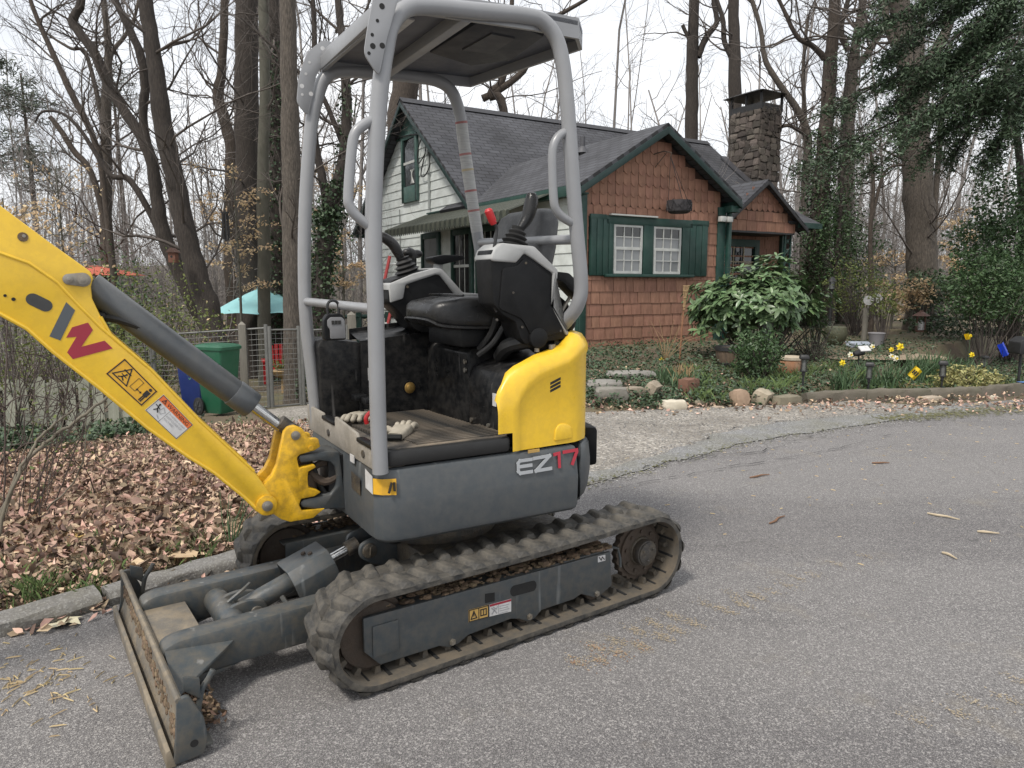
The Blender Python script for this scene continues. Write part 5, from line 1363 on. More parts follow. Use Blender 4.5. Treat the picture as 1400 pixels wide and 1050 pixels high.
# twigs that can be told apart on the road
tw = [((1052, 717), (1073, 707), 'short red-brown twig lying alone on the asphalt right of the excavator track'), ((1268, 703), (1312, 712), 'pale split stick lying on the asphalt below the driveway joint'), ((1336, 728), (1366, 731), 'pale bent stick near the right edge of the road'), ((1288, 757), (1308, 766), 'small white splinter lying on the open asphalt'), ((1025, 654), (1052, 650), 'thin brown stick on the road just below the driveway crack'), ((1192, 634), (1216, 634), 'short dark stick on the road under the moss patch')]
for (a, b, lab) in tw:
    A, B = wz0(*a), wz0(*b); mid = (A+B)/2
    t_ = thing('twig', lab, 'twig', (mid.x, mid.y, 0), group='twigs on the road')
    m = MB(); pts = [(A.x-mid.x, A.y-mid.y, .007)]; 
    for k in (.3, .6): q = A.lerp(B, k)-mid; pts.append((q.x+jr.uniform(-.01, .01), q.y+jr.uniform(-.01, .01), .010))
    pts.append((B.x-mid.x, B.y-mid.y, .008))
    m.tube(pts, [.005, .007, .006, .003], 6); m.build('stick', mat('pale_stick', (.50, .42, .30), (.40, .33, .23), .85, 20) if 'pale' in lab or 'white' in lab else mat('brown_stick', (.20, .11, .065), (.15, .085, .05), .85, 20), t_)

def stone_mesh(name, size, seed, m_, sub=2, jit=.12, sharp=.55):
    r_ = random.Random(seed); bm = bmesh.new(); bmesh.ops.create_cube(bm, size=1)
    bmesh.ops.subdivide_edges(bm, edges=bm.edges, cuts=sub, use_grid_fill=True)
    for v in bm.verts:
        n_ = v.co.normalized()*.5*1.15; v.co = v.co.lerp(n_, sharp)
        v.co *= 1+r_.uniform(-jit, jit)
        v.co = Vector((v.co.x*size[0], v.co.y*size[1], v.co.z*size[2]))
    me = bpy.data.meshes.new(name); bm.to_mesh(me); bm.free(); me.materials.append(m_)
    me.polygons.foreach_set('use_smooth', [True]*len(me.polygons)); me.set_sharp_from_angle(angle=R(35))
    return me
def long_stone(name, A, B, w, h, seed, m_, z0=-.05, lab=None, cat='kerb', grp=None, n=14):
    r_ = random.Random(seed); A, B = Vector((*A, 0)), Vector((*B, 0)); t = (B-A).normalized(); nn = Vector((-t.y, t.x, 0)); mid = (A+B)/2
    rings = []
    for i in range(n+1):
        c = A.lerp(B, i/n)-mid; e = 1.0 if 0 < i < n else .94
        ring = []
        for (o_, z) in ((0, z0), (0, h*.55), (.012, h*.9), (.03, h), (w*.5, h*1.03), (w-.02, h*.97), (w, h*.8), (w, z0)):
            p = c+nn*(o_*e+r_.gauss(0, .008)); ring.append((p.x, p.y, z*e+(r_.gauss(0, .006) if z > 0 else 0)))
        rings.append(ring)
    m = MB(); m.loft(rings, True, True); o = m.build(name, m_, autosmooth=45); o.location = mid
    return tag(o, lab, cat, grp)
long_stone('kerb_stone', (-3.3, 1.25), (-1.715, 2.872), .15, .062, 1, kerb_m, lab='long rounded grey granite kerb stone left of the dozer blade', grp='kerb stones of the left verge')
long_stone('kerb_stone', (-1.70, 2.892), (-.72, 3.80), .15, .062, 2, kerb_m, lab='grey granite kerb stone running behind the dozer blade to the far track', grp='kerb stones of the left verge')
long_stone('kerb_stone', (-4.6, -.15), (-3.34, 1.21), .15, .10, 3, kerb_m, lab='grey granite kerb stone nearest the camera at the left verge', grp='kerb stones of the left verge')

# ------------------------------------------------------------------ house
HA = math.atan2(.52, .854)
HOUSE = thing('brown_house', 'brown shingled and white sided cottage with dark green trim and a charcoal roof', 'house', (1.16, 12.30, 0), HA)
hr = random.Random(3)
def HB(): return MB()
m = MB(); m.box(.02, 3.3, .012, 3.6, -.2, 3.02); m.prism([(.02, 3.02), (3.3, 3.02), (1.65, 3.98)], .012, 4.2, 'y')
m.build('front_wing_wall', wall_back, HOUSE)
m = MB(); m.box(0.02, 9.9, 3.55, 10.28, -.6, 3.02); m.prism([(3.55, 3.02), (10.28, 3.02), (6.9, 5.62)], .012, 9.9, 'x')
m.build('main_wall', wall_back, HOUSE)
# brown shingles, course by course
def shingle_mesh(w, h, kind):
    m = MB()
    if kind == 'scallop':
        q = .055; pts = [(-w/2, h), (-w/2, q)] + [(-w/2+w*(i+1)/8, q-q*math.sin(math.pi*(i+1)/8)**.75) for i in range(7)] + [(w/2, q), (w/2, h)]
    else: pts = [(-w/2, 0), (w/2, 0), (w/2, h), (-w/2, h)]
    n = len(pts)
    area = sum(pts[i][0]*pts[(i+1) % n][1]-pts[(i+1) % n][0]*pts[i][1] for i in range(n))
    if area < 0: pts = pts[::-1]
    th = lambda z: (.021 if kind == 'plain' else .015)-.013*z/h
    vs = [(p[0], -th(p[1]), p[1]) for p in pts]+[(p[0], 0, p[1]) for p in pts]
    fs = [list(range(n))]+[(i, n+i, n+(i+1) % n, (i+1) % n) for i in range(n)]
    m.add(vs, fs); return m.mesh('shingle', shingle_m)
SH = {}
def shingle(x, z, w, h, kind='plain', b=.012, parent=HOUSE, dz=0):
    key = (round(w, 2), round(h, 2), kind)
    if key not in SH: SH[key] = shingle_mesh(key[0]-(.012 if kind == 'plain' else .008), key[1], kind)
    return link('shingle', SH[key], parent, (x, b-hr.uniform(0, .004), z+dz), (0, hr.uniform(-.012, .012), 0))
nsh = 0
def course(z, h, x0, x1, kind='plain', b=.012, wmin=.17, wmax=.30):
    global nsh
    x = x0
    while x < x1-.03:
        w = .17 if kind == 'scallop' else round(hr.uniform(wmin, wmax), 2)
        w = min(w, x1-x)
        if x1-(x+w) < .06: w = x1-x
        shingle(x+w/2, z, w, h, kind, b, dz=hr.uniform(-.006, .006)); x += w; nsh += 1
EXP = .205
z = .20
while z < 1.42: course(z, EXP+.02, .0, 3.3); z += EXP
course(z, 1.50-z+.01, .0, 3.3) if z < 1.46 else None
for z in np.arange(1.49, 2.50, EXP): course(z, EXP+.02, .0, .15); course(z, EXP+.02, 2.93, 3.3)
course(2.50, .19, .0, 3.3, 'plain'); 
z = 2.665; k = 0
while z < 3.72:
    half = 1.65 if z+.19 < 3.02 else 1.65*(3.96-z-.10)/1.0
    off = .085 if k % 2 else 0
    half = max(.1, half-.02)
    n_ = max(1, int(2*half/.17)); x0 = 1.65-n_*.17/2
    course(z, .195+.03, x0, x0+n_*.17, 'scallop', b=.010-.0); z += .19; k += 1
# boards of the white gable
def board(a_, b0, b1, z0, z1, c0=None, c1=None):
    """lap siding board on the wall a = a_, from b0 to b1; c0, c1 give the raking upper corners"""
    m = MB(); c0 = b0 if c0 is None else c0; c1 = b1 if c1 is None else c1
    t0, t1 = .022, .004
    vs = [(a_-t0, b0, z0), (a_-t0, b1, z0), (a_-t1, c1, z1), (a_-t1, c0, z1), (a_, b0, z0), (a_, b1, z0), (a_, c1, z1), (a_, c0, z1)]
    m.add(vs, [(0, 3, 2, 1), (4, 5, 6, 7), (0, 1, 5, 4), (1, 2, 6, 5), (2, 3, 7, 6), (3, 0, 4, 7)])
    return m.build('siding_board', siding_m, HOUSE)
z = .25; E_ = .205
def gl(z): return 3.55+max(0, (z-3.02))*1.295
def gr_(z): return 10.28-max(0, (z-3.02))*1.295
while z < 5.05:
    z1 = z+E_
    lo0, lo1 = (0.0 if z < 2.85 else gl(z)), gr_(z)
    hi0, hi1 = (0.0 if z < 2.85 else gl(z1)), gr_(z1)
    board(.004, lo0, lo1, z, z1+.004, hi0, hi1); z = z1
m = MB(); m.prism([(gl(4.98), 4.98), (gr_(4.98), 4.98), (6.9, 5.66)], -.03, .012, 'x'); m.build('gable_panel', green_pale, HOUSE)
m = MB(); m.box(-.05, .0, gl(4.96)-.05, gr_(4.96)+.05, 4.93, 5.0); m.build('gable_rail', green_trim, HOUSE)
# roofs
def slab(name, quad, th, parent=HOUSE, uscale=1):
    """roof plane, quad = eave0, eave1, ridge1, ridge0 with uv in metres"""
    q = [Vector(p) for p in quad]; n_ = (q[1]-q[0]).cross(q[3]-q[0]).normalized()
    if n_.z < 0: n_ = -n_
    me = bpy.data.meshes.new(name); top = q; bot = [p-n_*th for p in q]
    me.from_pydata([tuple(p) for p in top+bot], [], [(0, 1, 2, 3), (7, 6, 5, 4), (0, 4, 5, 1), (1, 5, 6, 2), (2, 6, 7, 3), (3, 7, 4, 0)])
    me.materials.append(roof_m); uv = me.uv_layers.new(name='UVMap'); ex = (q[1]-q[0]).normalized(); ey = n_.cross(ex)
    if ey.z < 0: ey = -ey
    for l in me.loops:
        co = me.vertices[l.vertex_index].co-q[0]; uv.data[l.index].uv = (co.dot(ex), co.dot(ey))
    me.update(); return link(name, me, parent)
mr = slab('main_roof', [(-.30, 3.25, 2.85), (10.0, 3.25, 2.85), (10.0, 6.9, 5.76), (-.30, 6.9, 5.76)], .07)
slab('main_roof', [(10.0, 10.55, 2.85), (-.30, 10.55, 2.85), (-.30, 6.9, 5.76), (10.0, 6.9, 5.76)], .07)
m = MB(); m.prism([(6.72, 5.66), (6.9, 5.80), (7.08, 5.66), (6.9, 5.77)], -.31, 10.01, 'x'); m.build('ridge_cap', mat('ridge_cap_shingle', (.05, .051, .057), (.04, .041, .046), .9, 6), mr)
wr = slab('wing_roof', [(-.22, 5.0, 2.98), (-.22, -.26, 2.98), (1.65, -.26, 4.12), (1.65, 5.2, 4.12)], .06)
slab('wing_roof', [(3.56, -.26, 2.96), (3.56, 5.0, 2.96), (1.65, 5.2, 4.12), (1.65, -.26, 4.12)], .06)
# trim
def rake(b0, z0, b1, z1, a0, a1, d=.11, name='rake_board', mt=mat('blackish_green_rake', (.008, .028, .025), (.007, .022, .02), .5, 6), ax='x'):
    m = MB()
    if ax == 'x': m.prism([(b0, z0), (b1, z1), (b1, z1-d), (b0, z0-d)], a0, a1, 'x')
    else: m.prism([(b0, z0), (b1, z1), (b1, z1-d), (b0, z0-d)], a0, a1, 'y')
    return m.build(name, mt, HOUSE, bevel=.004)
rake(3.27, 2.79, 6.9, 5.685, -.31, -.27); rake(10.53, 2.79, 6.9, 5.685, -.312, -.272)
rake(3.27, 2.79, 6.9, 5.685, 9.96, 10.008)
rake(-.235, 2.905, 1.65, 4.055, -.275, -.235, .12, ax='y'); rake(3.57, 2.885, 1.65, 4.055, -.277, -.237, .12, ax='y')
m = MB(); m.box(-.25, -.20, -.25, 3.6, 2.80, 2.97); m.box(-.20, .0, -.2, 3.6, 2.82, 2.845); m.build('eave_fascia', green_trim, HOUSE, bevel=.004)
m = MB(); m.box(3.535, 3.58, -.25, 3.2, 2.78, 2.95); m.build('eave_fascia', green_trim, HOUSE, bevel=.004)
m = MB(); m.box(-.34, -.28, 10.50, 10.56, 2.68, 2.83); m.box(-.3, 9.9, 10.52, 10.57, 2.68, 2.83); m.build('eave_fascia', green_trim, HOUSE)
m = MB(); m.box(-.028, .10, -.028, .012, -.05, 2.86); m.box(-.028, .012, .012, .12, -.05, 2.84); m.build('corner_board', green_trim, HOUSE, bevel=.004)
m = MB(); m.box(3.20, 3.40, -.035, .012, -.05, 2.80); m.build('corner_board', green_trim, HOUSE, bevel=.004)
m = MB(); m.box(3.42, 3.50, -.10, -.02, .1, 2.78); m.box(3.34, 3.56, -.22, -.02, 2.70, 2.82); m.build('downspout', green_trim, HOUSE, bevel=.008)
m = MB(); m.box(3.18, 3.42, -.10, -.03, 2.60, 2.64); fl = m.build('floodlight_arm', iron, HOUSE)
for a_ in (3.2, 3.38):
    m = MB(); m.box(a_-.07, a_+.07, -.17, -.08, 2.52, 2.62); m.build('floodlight_head', white_sash, fl, bevel=.01)
# front window group
m = MB()
for (x0, x1, z0, z1) in ((.56, .66, 1.53, 2.40), (1.34, 1.57, 1.53, 2.40), (2.27, 2.45, 1.53, 2.40), (.50, 2.52, 2.38, 2.52), (.16, .50, 2.44, 2.53), (2.52, 2.94, 2.42, 2.53)):
    m.box(x0, x1, -.05, .012, z0, z1)
sur = m.build('window_surround', green_trim, HOUSE, bevel=.004)
m = MB(); m.box(.48, 2.56, -.10, .0, 1.48, 1.53); m.build('window_sill', green_trim, HOUSE, bevel=.006)
m = MB(); m.box(.55, 1.6, -.12, -.05, 2.52, 2.545); m.build('drip_cap', white_sash, HOUSE)
for (x0, x1) in ((.165, .555), (2.455, 2.925)):
    m = MB(); m.box(x0, x1, -.036, .0, 1.50, 2.47); sh_ = m.build('shutter', green_trim, HOUSE, bevel=.004)
    n_ = 3; w = (x1-x0)/n_
    for k in range(n_):
        m = MB(); m.box(x0+w*k+.006, x0+w*(k+1)-.006, -.05, -.036, 1.51, 2.46); m.build('plank', green_trim, sh_, bevel=.004)
def sash(x0, x1, z0, z1, b, cols, rowspec, parent):
    """white sash: rails, muntins and panes; rowspec: (z lo, z hi, pane material)"""
    m = MB(); t = .045
    m.box(x0, x0+t, b-.03, b, z0, z1); m.box(x1-t, x1, b-.03, b, z0, z1); m.box(x0+t, x1-t, b-.03, b, z0, z0+t); m.box(x0+t, x1-t, b-.03, b, z1-t*.8, z1)
    w = (x1-x0-2*t)/cols
    for k in range(1, cols): m.box(x0+t+w*k-.008, x0+t+w*k+.008, b-.028, b-.002, z0+t, z1-t*.8)
    for (a_, c_, pm) in rowspec[:-1]: m.box(x0+t, x1-t, b-.0275, b-.0025, c_-.008, c_+.008)
    f = m.build('sash', white_sash, parent)
    for (a_, c_, pm) in rowspec:
        for k in range(cols):
            q = MB(); q.box(x0+t+w*k+.004, x0+t+w*(k+1)-.004, b-.012, b-.006, max(a_, z0+t)+.002, min(c_, z1-t*.8)-.002); link('pane', q.mesh('pane', pm), parent)
for (x0, x1) in ((.665, 1.335), (1.575, 2.265)):
    m = MB(); m.box(x0-.01, x1+.01, .0, .012, 1.53, 2.39); m.box(x0, x0+.02, -.03, 0, 1.54, 2.38); w_ = m.build('window', white_sash, HOUSE)
    zm = 1.985
    sash(x0+.01, x1-.01, zm-.03, 2.375, -.004, 3, [(zm, 2.17, pane_curtain), (2.17, 2.36, pane_dark)], w_)
    sash(x0+.02, x1-.02, 1.54, zm, -.002+.012-.02, 3, [(1.55, 1.77, pane_curtain), (1.77, zm-.03, pane_curtain)], w_)
# gable window on the white end
def gwin(b0, b1, z0, z1, pan, low, name='window', mt=green_pale, a0=-.016):
    m = MB(); t = .13
    m.box(a0-.06, a0-.0, b0, b0+t, z0, z1); m.box(a0-.06, a0, b1-t, b1, z0, z1); m.box(a0-.06, a0, b0+t, b1-t, z1-t, z1); m.box(a0-.06, a0, b0+t, b1-t, z0, z0+low)
    w_ = m.build(name, mt, HOUSE, bevel=.004)
    zm = (z0+low+z1-t)/2
    m = MB(); m.box(a0-.045, a0-.02, b0+t, b1-t, zm-.03, zm+.03); m.build('sash', white_sash, w_)
    for (p, q) in ((z0+low, zm-.03), (zm+.03, z1-t)):
        m = MB(); m.box(a0-.028, a0-.022, b0+t, b1-t, p, q); m.build('pane', pan, w_)
    return w_
w_ = gwin(6.50, 7.46, 3.37, 5.0, pane_dark, .38)
m = MB()
for q in range(6): m.tube(bez([(-.05, 6.72+q*.04, 3.80), (-.052, 6.85+.02*math.sin(q*2), 4.0), (-.05, 6.68+q*.05, 4.13)], 4), .008, 5)
m.build('lace_curtain', white_sash, w_)
# cable, conduit and meter pipe
m = MB(); m.tube([(-.03, 5.9, 4.35), (-.03, 5.9, 3.10)], .035, 10); m.ball((-.05, 5.9, 4.38), .06, .06, .07); m.build('service_pipe', mat('grey_conduit', (.30, .32, .31), (.25, .27, .26), .55, 8), HOUSE)
m = MB(); m.tube(bez([(-.08, 8.2, 5.0), (-.10, 7.0, 4.95), (-.08, 6.1, 4.8), (-.06, 6.0, 4.5), (-.08, 6.25, 3.95), (-.09, 6.0, 3.88), (-.08, 5.75, 4.1), (-.07, 5.9, 4.4), (-.08, 6.4, 4.2), (-.08, 6.35, 4.6), (-.05, 6.0, 4.9)], 6), .014, 6)
m.build('service_cable', iron, HOUSE)
m = MB(); m.tube([(-.03, 7.72, 3.25), (-.03, 7.72, 1.9)], .013, 6); m.build('thin_conduit', mat('grey_conduit', (.3, .32, .31)), HOUSE)
# awning over the side windows
aw = MB(); aw.box(-.05, .0, .5, 5.95, 2.90, 2.99); aw.box(-.07, -.01, .45, 6.0, 2.99, 3.02); awn = aw.build('awning_header', green_trim, HOUSE)
NAW = 52; wA = 5.6/NAW
def strip_mesh(m_, off):
    m = MB(); x0, z0, x1, z1 = -.03, 2.965, -1.02, 2.585
    n = 3; vs = []
    prof = [(-wA/2, 0), (-wA*.25, .022), (wA*.25, .022), (wA/2, 0)]
    for (x, z) in ((x0, z0), (x1, z1), (x1-.03, z1-.015), (x1-.035, z1-.13)):
        for (y, h) in prof: vs.append((x, y, z+h))
    for j, (y, h) in enumerate(prof): vs.append((x1-.036, y, z1-.135-(.04 if 0 < j < 3 else 0)))
    fs = []
    for i in range(4):
        for j in range(3): fs.append((i*4+j, i*4+j+1, (i+1)*4+j+1, (i+1)*4+j))
    m.add(vs, fs); return m.mesh('awning_strip', m_)
ST = [strip_mesh(awning_a, 0), strip_mesh(awning_b, 1)]
for k in range(NAW): link('awning_strip', ST[k % 2], awn, (0, .60+wA*(k+.5), 0))
# windows and door under the awning
for (b0, b1) in ((2.6, 3.6), (3.75, 4.75)):
    w_ = gwin(b0, b1, .95, 2.55, pane_dark, .13, mt=green_trim)
    m = MB()
    for k in (1, 2): m.box(-.048, -.042, b0+.13+(b1-b0-.26)*k/3-.012, b0+.13+(b1-b0-.26)*k/3+.012, 1.08, 2.42)
    m.build('muntin', white_sash, w_)
    m = MB(); m.box(-.037, -.033, b0+.15, b0+.35, 1.1, 2.4); m.box(-.037, -.033, b1-.35, b1-.15, 1.1, 2.4); m.build('curtain', mat('tan_curtain', (.30, .24, .19), (.24, .19, .15), .9, 6, stretch=(1, 20, 1)), w_)
w_ = gwin(5.35, 6.35, .35, 2.55, pane_curtain, .2, 'side_door', green_trim)
# porch wing
m = MB(); m.box(3.3, 7.10, 1.6, 3.6, -.3, 2.62); m.build('porch_wall', wall_back, HOUSE)
z = .22
for z in np.arange(1.35, 2.58, EXP): course(z, EXP+.02, 5.0, 7.0, b=1.6, wmin=.3, wmax=.45)
m = MB(); m.box(4.35, 6.55, .82, 1.4, 2.50, 2.70); m.prism([(4.35, 2.70), (6.55, 2.70), (5.40, 3.48)], .82, 3.9, 'y'); m.build('porch_gable', wall_back, HOUSE)
for (z, h) in ((2.48, .22), (2.70, .20)): course(z, h, 4.35 if z < 2.6 else 4.62, 6.52 if z < 2.6 else 6.25, b=.82, wmin=.24, wmax=.34)
for k, z in enumerate((2.90, 3.06, 3.2)):
    hw = 1.0*(3.48-z)/.78; n_ = max(1, int(2*hw/.17)); course(z, .2, 5.42-n_*.085, 5.42+n_*.085, 'scallop', b=.82)
slab('porch_roof', [(4.10, 4.2, 2.60), (4.10, .66, 2.60), (5.40, .66, 3.56), (5.40, 4.2, 3.56)], .05)
slab('porch_roof', [(6.80, .66, 2.58), (6.80, 4.2, 2.58), (5.40, 4.2, 3.56), (5.40, .66, 3.56)], .05)
rake(4.12, 2.56, 5.40, 3.515, .65, .68, .07, ax='y', mt=iron); rake(6.79, 2.54, 5.40, 3.515, .652, .682, .07, ax='y', mt=iron)
slab('side_roof', [(6.3, .75, 2.72), (7.35, .75, 2.72), (9.6, 4.7, 4.06), (6.3, 4.7, 4.06)], .05)
m = MB(); m.box(6.55, 7.36, .72, .76, 2.60, 2.72); m.box(7.32, 7.36, .76, 3.4, 2.60, 2.72); m.build('eave_fascia', green_trim, HOUSE)
m = MB(); m.box(6.98, 7.14, 1.50, 1.62, -.3, 2.62); m.build('corner_board', green_trim, HOUSE)
m = MB(); m.box(3.45, 6.5, .80, 1.60, 2.44, 2.49); m.build('porch_ceiling', iron, HOUSE)
m = MB(); m.box(3.38, 6.6, .7, 1.7, -.1, .34); m.build('porch_floor', edge_m, HOUSE)
w_ = None
m = MB(); m.box(4.95, 6.25, 1.53, 1.60, 2.20, 2.36); m.box(4.95, 5.10, 1.53, 1.60, 1.1, 2.20); m.box(6.10, 6.25, 1.53, 1.60, 1.1, 2.2); w_ = m.build('window', green_trim, HOUSE)
m = MB()
for k in (1, 2): m.box(5.10+k/3-.012, 5.10+k/3+.012, 1.56, 1.575, 1.1, 2.2)
for z in (1.5, 1.86): m.box(5.10, 6.10, 1.56, 1.575, z-.012, z+.012)
m.build('muntin', mat('cream_muntin', (.38, .34, .24), (.33, .29, .2), .6, 8), w_)
m = MB(); m.box(5.10, 6.10, 1.58, 1.595, 1.1, 2.2); m.build('pane', pane_dark, w_)
m = MB(); m.box(3.75, 4.7, 1.57, 1.6, .35, 2.4); m.build('porch_door', mat('dark_blue_door', (.012, .025, .035), (.015, .03, .04), .5, 6), HOUSE)
for a_ in (3.62, 6.28):
    m = MB()
    for o_ in (0, .2): m.box(a_+o_-.015, a_+o_+.015, .86, .89, .34, 2.46)
    for k in range(9):
        z = .45+k*.22; m.tube([(a_, .875, z), (a_+.2, .875, z+.18)], .009, 5); m.tube([(a_+.2, .875, z), (a_, .875, z+.18)], .009, 5); m.ball((a_+.1, .875, z+.09), .035, .012, .05)
    m.build('lattice_post', green_trim, HOUSE)
# chimney of rough stones
m = MB(); m.box(10.02, 10.88, 4.87, 5.95, -.3, 6.42); ch = m.build('chimney', mortar_m, HOUSE)
stones = [stone_mesh('stone', (1, 1, 1), 30+k, stone_m, 1, .16, .45) for k in range(5)]
def clad(fn, u0, u1, z0, z1, wref, seed):
    r_ = random.Random(seed); z = z0
    while z < z1:
        h = r_.uniform(.13, .26); u = u0+r_.uniform(-.05, .05)
        while u < u1-.05:
            w = r_.uniform(.14, .34); w = min(w, u1-u+.03)
            p, rot = fn(u+w/2, z+h/2+r_.uniform(-.03, .03))
            o = link('stone', stones[r_.randrange(5)], ch, p, rot); o.scale = (w*.98, .10, h*.95); u += w
        z += h*.93
clad(lambda u, z: ((u, 4.87, z), (hr.uniform(-.1, .1), hr.uniform(-.2, .2), hr.uniform(-.06, .06))), 10.02, 10.88, 3.6, 6.40, 0, 1)
clad(lambda u, z: ((10.02, u, z), (hr.uniform(-.2, .2), hr.uniform(-.1, .1), math.pi/2+hr.uniform(-.06, .06))), 4.87, 5.95, 4.2, 6.40, 0, 2)
m = MB(); m.box(9.98, 10.92, 4.83, 5.99, 6.38, 6.56)
for (x, y) in ((10.0, 4.85), (10.88, 4.85), (10.0, 5.95), (10.88, 5.95), (10.0, 5.4)): m.box(x-.02, x+.04, y-.02, y+.04, 6.56, 6.86)
cp = m.build('chimney_cap', iron, ch)
m = MB(); m.add([(9.80, 4.65, 6.85), (11.1, 4.65, 6.85), (11.1, 6.17, 6.85), (9.80, 6.17, 6.85), (10.25, 5.2, 7.02), (10.65, 5.2, 7.02), (10.65, 5.6, 7.02), (10.25, 5.6, 7.02)], [(0, 1, 5, 4), (1, 2, 6, 5), (2, 3, 7, 6), (3, 0, 4, 7), (4, 5, 6, 7), (3, 2, 1, 0)]); m.build('cap_lid', iron, cp)
m = MB(); m.prism([(4.7, 4.04), (6.1, 5.16), (6.1, 5.22), (4.7, 4.10)], 9.75, 10.02, 'x'); m.box(9.95, 10.35, 4.7, 4.85, 3.9, 4.25); m.build('chimney_flashing', mat('flashing_grey', (.06, .06, .068), (.05, .05, .056), .6, 6), HOUSE)
# roof vents
for (a_, b_) in ((4.6, 5.6), (1.2, 1.6)):
    z = 5.76-.797*abs(b_-6.9)-.02 if b_ > 4 else 2.98+.61*(a_+.22)
    m = MB(); m.cyl((a_, b_, z-.1), (0, 0, 1), .05, .40, 12); m.lathe([(.13, .0), (.06, .12)], (a_, b_, z), 12); m.build('roof_vent', mat('vent_grey', (.07, .072, .08), (.06, .06, .066), .6, 6), HOUSE)
# hanging basket on its gable bracket
hb = thing('hanging_basket', 'empty dark wicker hanging basket on wires below the brown gable', 'basket', (1.16, 12.30, 0), HA)
m = MB(); m.lathe([(.16, 2.60), (.20, 2.63), (.215, 2.70), (.21, 2.82), (.20, 2.82), (.195, 2.66)], (1.92, -.30, 0), 18)
for q in range(60):
    a = 2*math.pi*q/60+hr.uniform(-.1, .1); z0 = hr.uniform(2.62, 2.72); z1 = z0+hr.uniform(.06, .14); b2 = a+hr.uniform(-.5, .5)
    m.tube([(1.92+.217*math.cos(a), -.30+.217*math.sin(a), z0), (1.92+.222*math.cos(b2), -.30+.222*math.sin(b2), z1)], .006, 4)
m.build('wicker_bowl', mat('dark_wicker', (.035, .032, .034), (.02, .019, .021), .8, 14, island=.4), hb)
m = MB()
for a in (0, 2.1, 4.2): m.tube([(1.92+.2*math.cos(a), -.30+.2*math.sin(a), 2.82), (1.70, -.28, 3.55)], .005, 5)
m.build('hanger_wire', iron, hb)
m = MB(); m.tube([(1.56, .0, 3.62), (1.66, -.15, 3.66), (1.72, -.28, 3.62), (1.70, -.28, 3.55)], .010, 6); m.tube([(1.6, .0, 3.40), (1.68, -.2, 3.63)], .007, 5); m.build('hanger_bracket', rust, HOUSE)
# ------------------------------------------------------------------ yard things
vr = random.Random(21); ng = np.random.default_rng(21)
def gz(x, y): return sheet_z(x, y)
# teal umbrella and patio
p = at(360, 393, 17.0)
um = thing('patio_umbrella', 'pale teal patio umbrella open behind the tree trunks', 'umbrella', (p.x, p.y, 0))
H_ = p.z; r_ = 1.18; hrim = .58
m = MB(); n = 8; k = 6
vs = [(0, 0, H_)]; fs = []
for i in range(1, k+1):
    t = i/k
    for j in range(n*2):
        a = math.pi*j/n+.2; sc = 1.0 if j % 2 == 0 else .955; vs.append((r_*t*sc*math.cos(a), r_*t*sc*math.sin(a), H_-hrim*(t**1.25)-(.0 if j % 2 == 0 else -.03*t)))
q_ = n*2
for j in range(q_): fs.append((0, 1+j, 1+(j+1) % q_))
for i in range(k-1):
    for j in range(q_): fs.append((1+i*q_+j, 1+(i+1)*q_+j, 1+(i+1)*q_+(j+1) % q_, 1+i*q_+(j+1) % q_))
m.add(vs, fs); m.build('canopy', fabric_teal, um)
m = MB(); m.lathe([(.16, H_-.02), (.05, H_+.05), (.02, H_+.09)], n=10); m.build('vent_cap', fabric_teal, um)
m = MB(); m.tube([(0, 0, -1.4), (0, 0, H_-.03)], .024, 8); m.build('pole', wood_grey, um)
m = MB()
for j in range(n):
    a = 2*math.pi*j/n+.2; m.tube([(0, 0, H_-.08), (r_*.97*math.cos(a), r_*.97*math.sin(a), H_-hrim-.02)], .010, 5)
m.build('rib', wood_grey, um, kind='stuff')
p = at(130, 366, 19)
u2 = thing('patio_umbrella', 'faded red umbrella canopy low behind the yellow boom', 'umbrella', (p.x, p.y, 0))
m = MB(); m.lathe([(1.25, p.z-.20), (.8, p.z-.08), (.3, p.z+.02), (0.01, p.z+.06)], n=8, sm=False); m.build('canopy', fabric_red, u2)
m = MB(); m.tube([(0, 0, -1.6), (0, 0, p.z)], .025, 8); m.build('pole', wood_grey, u2)
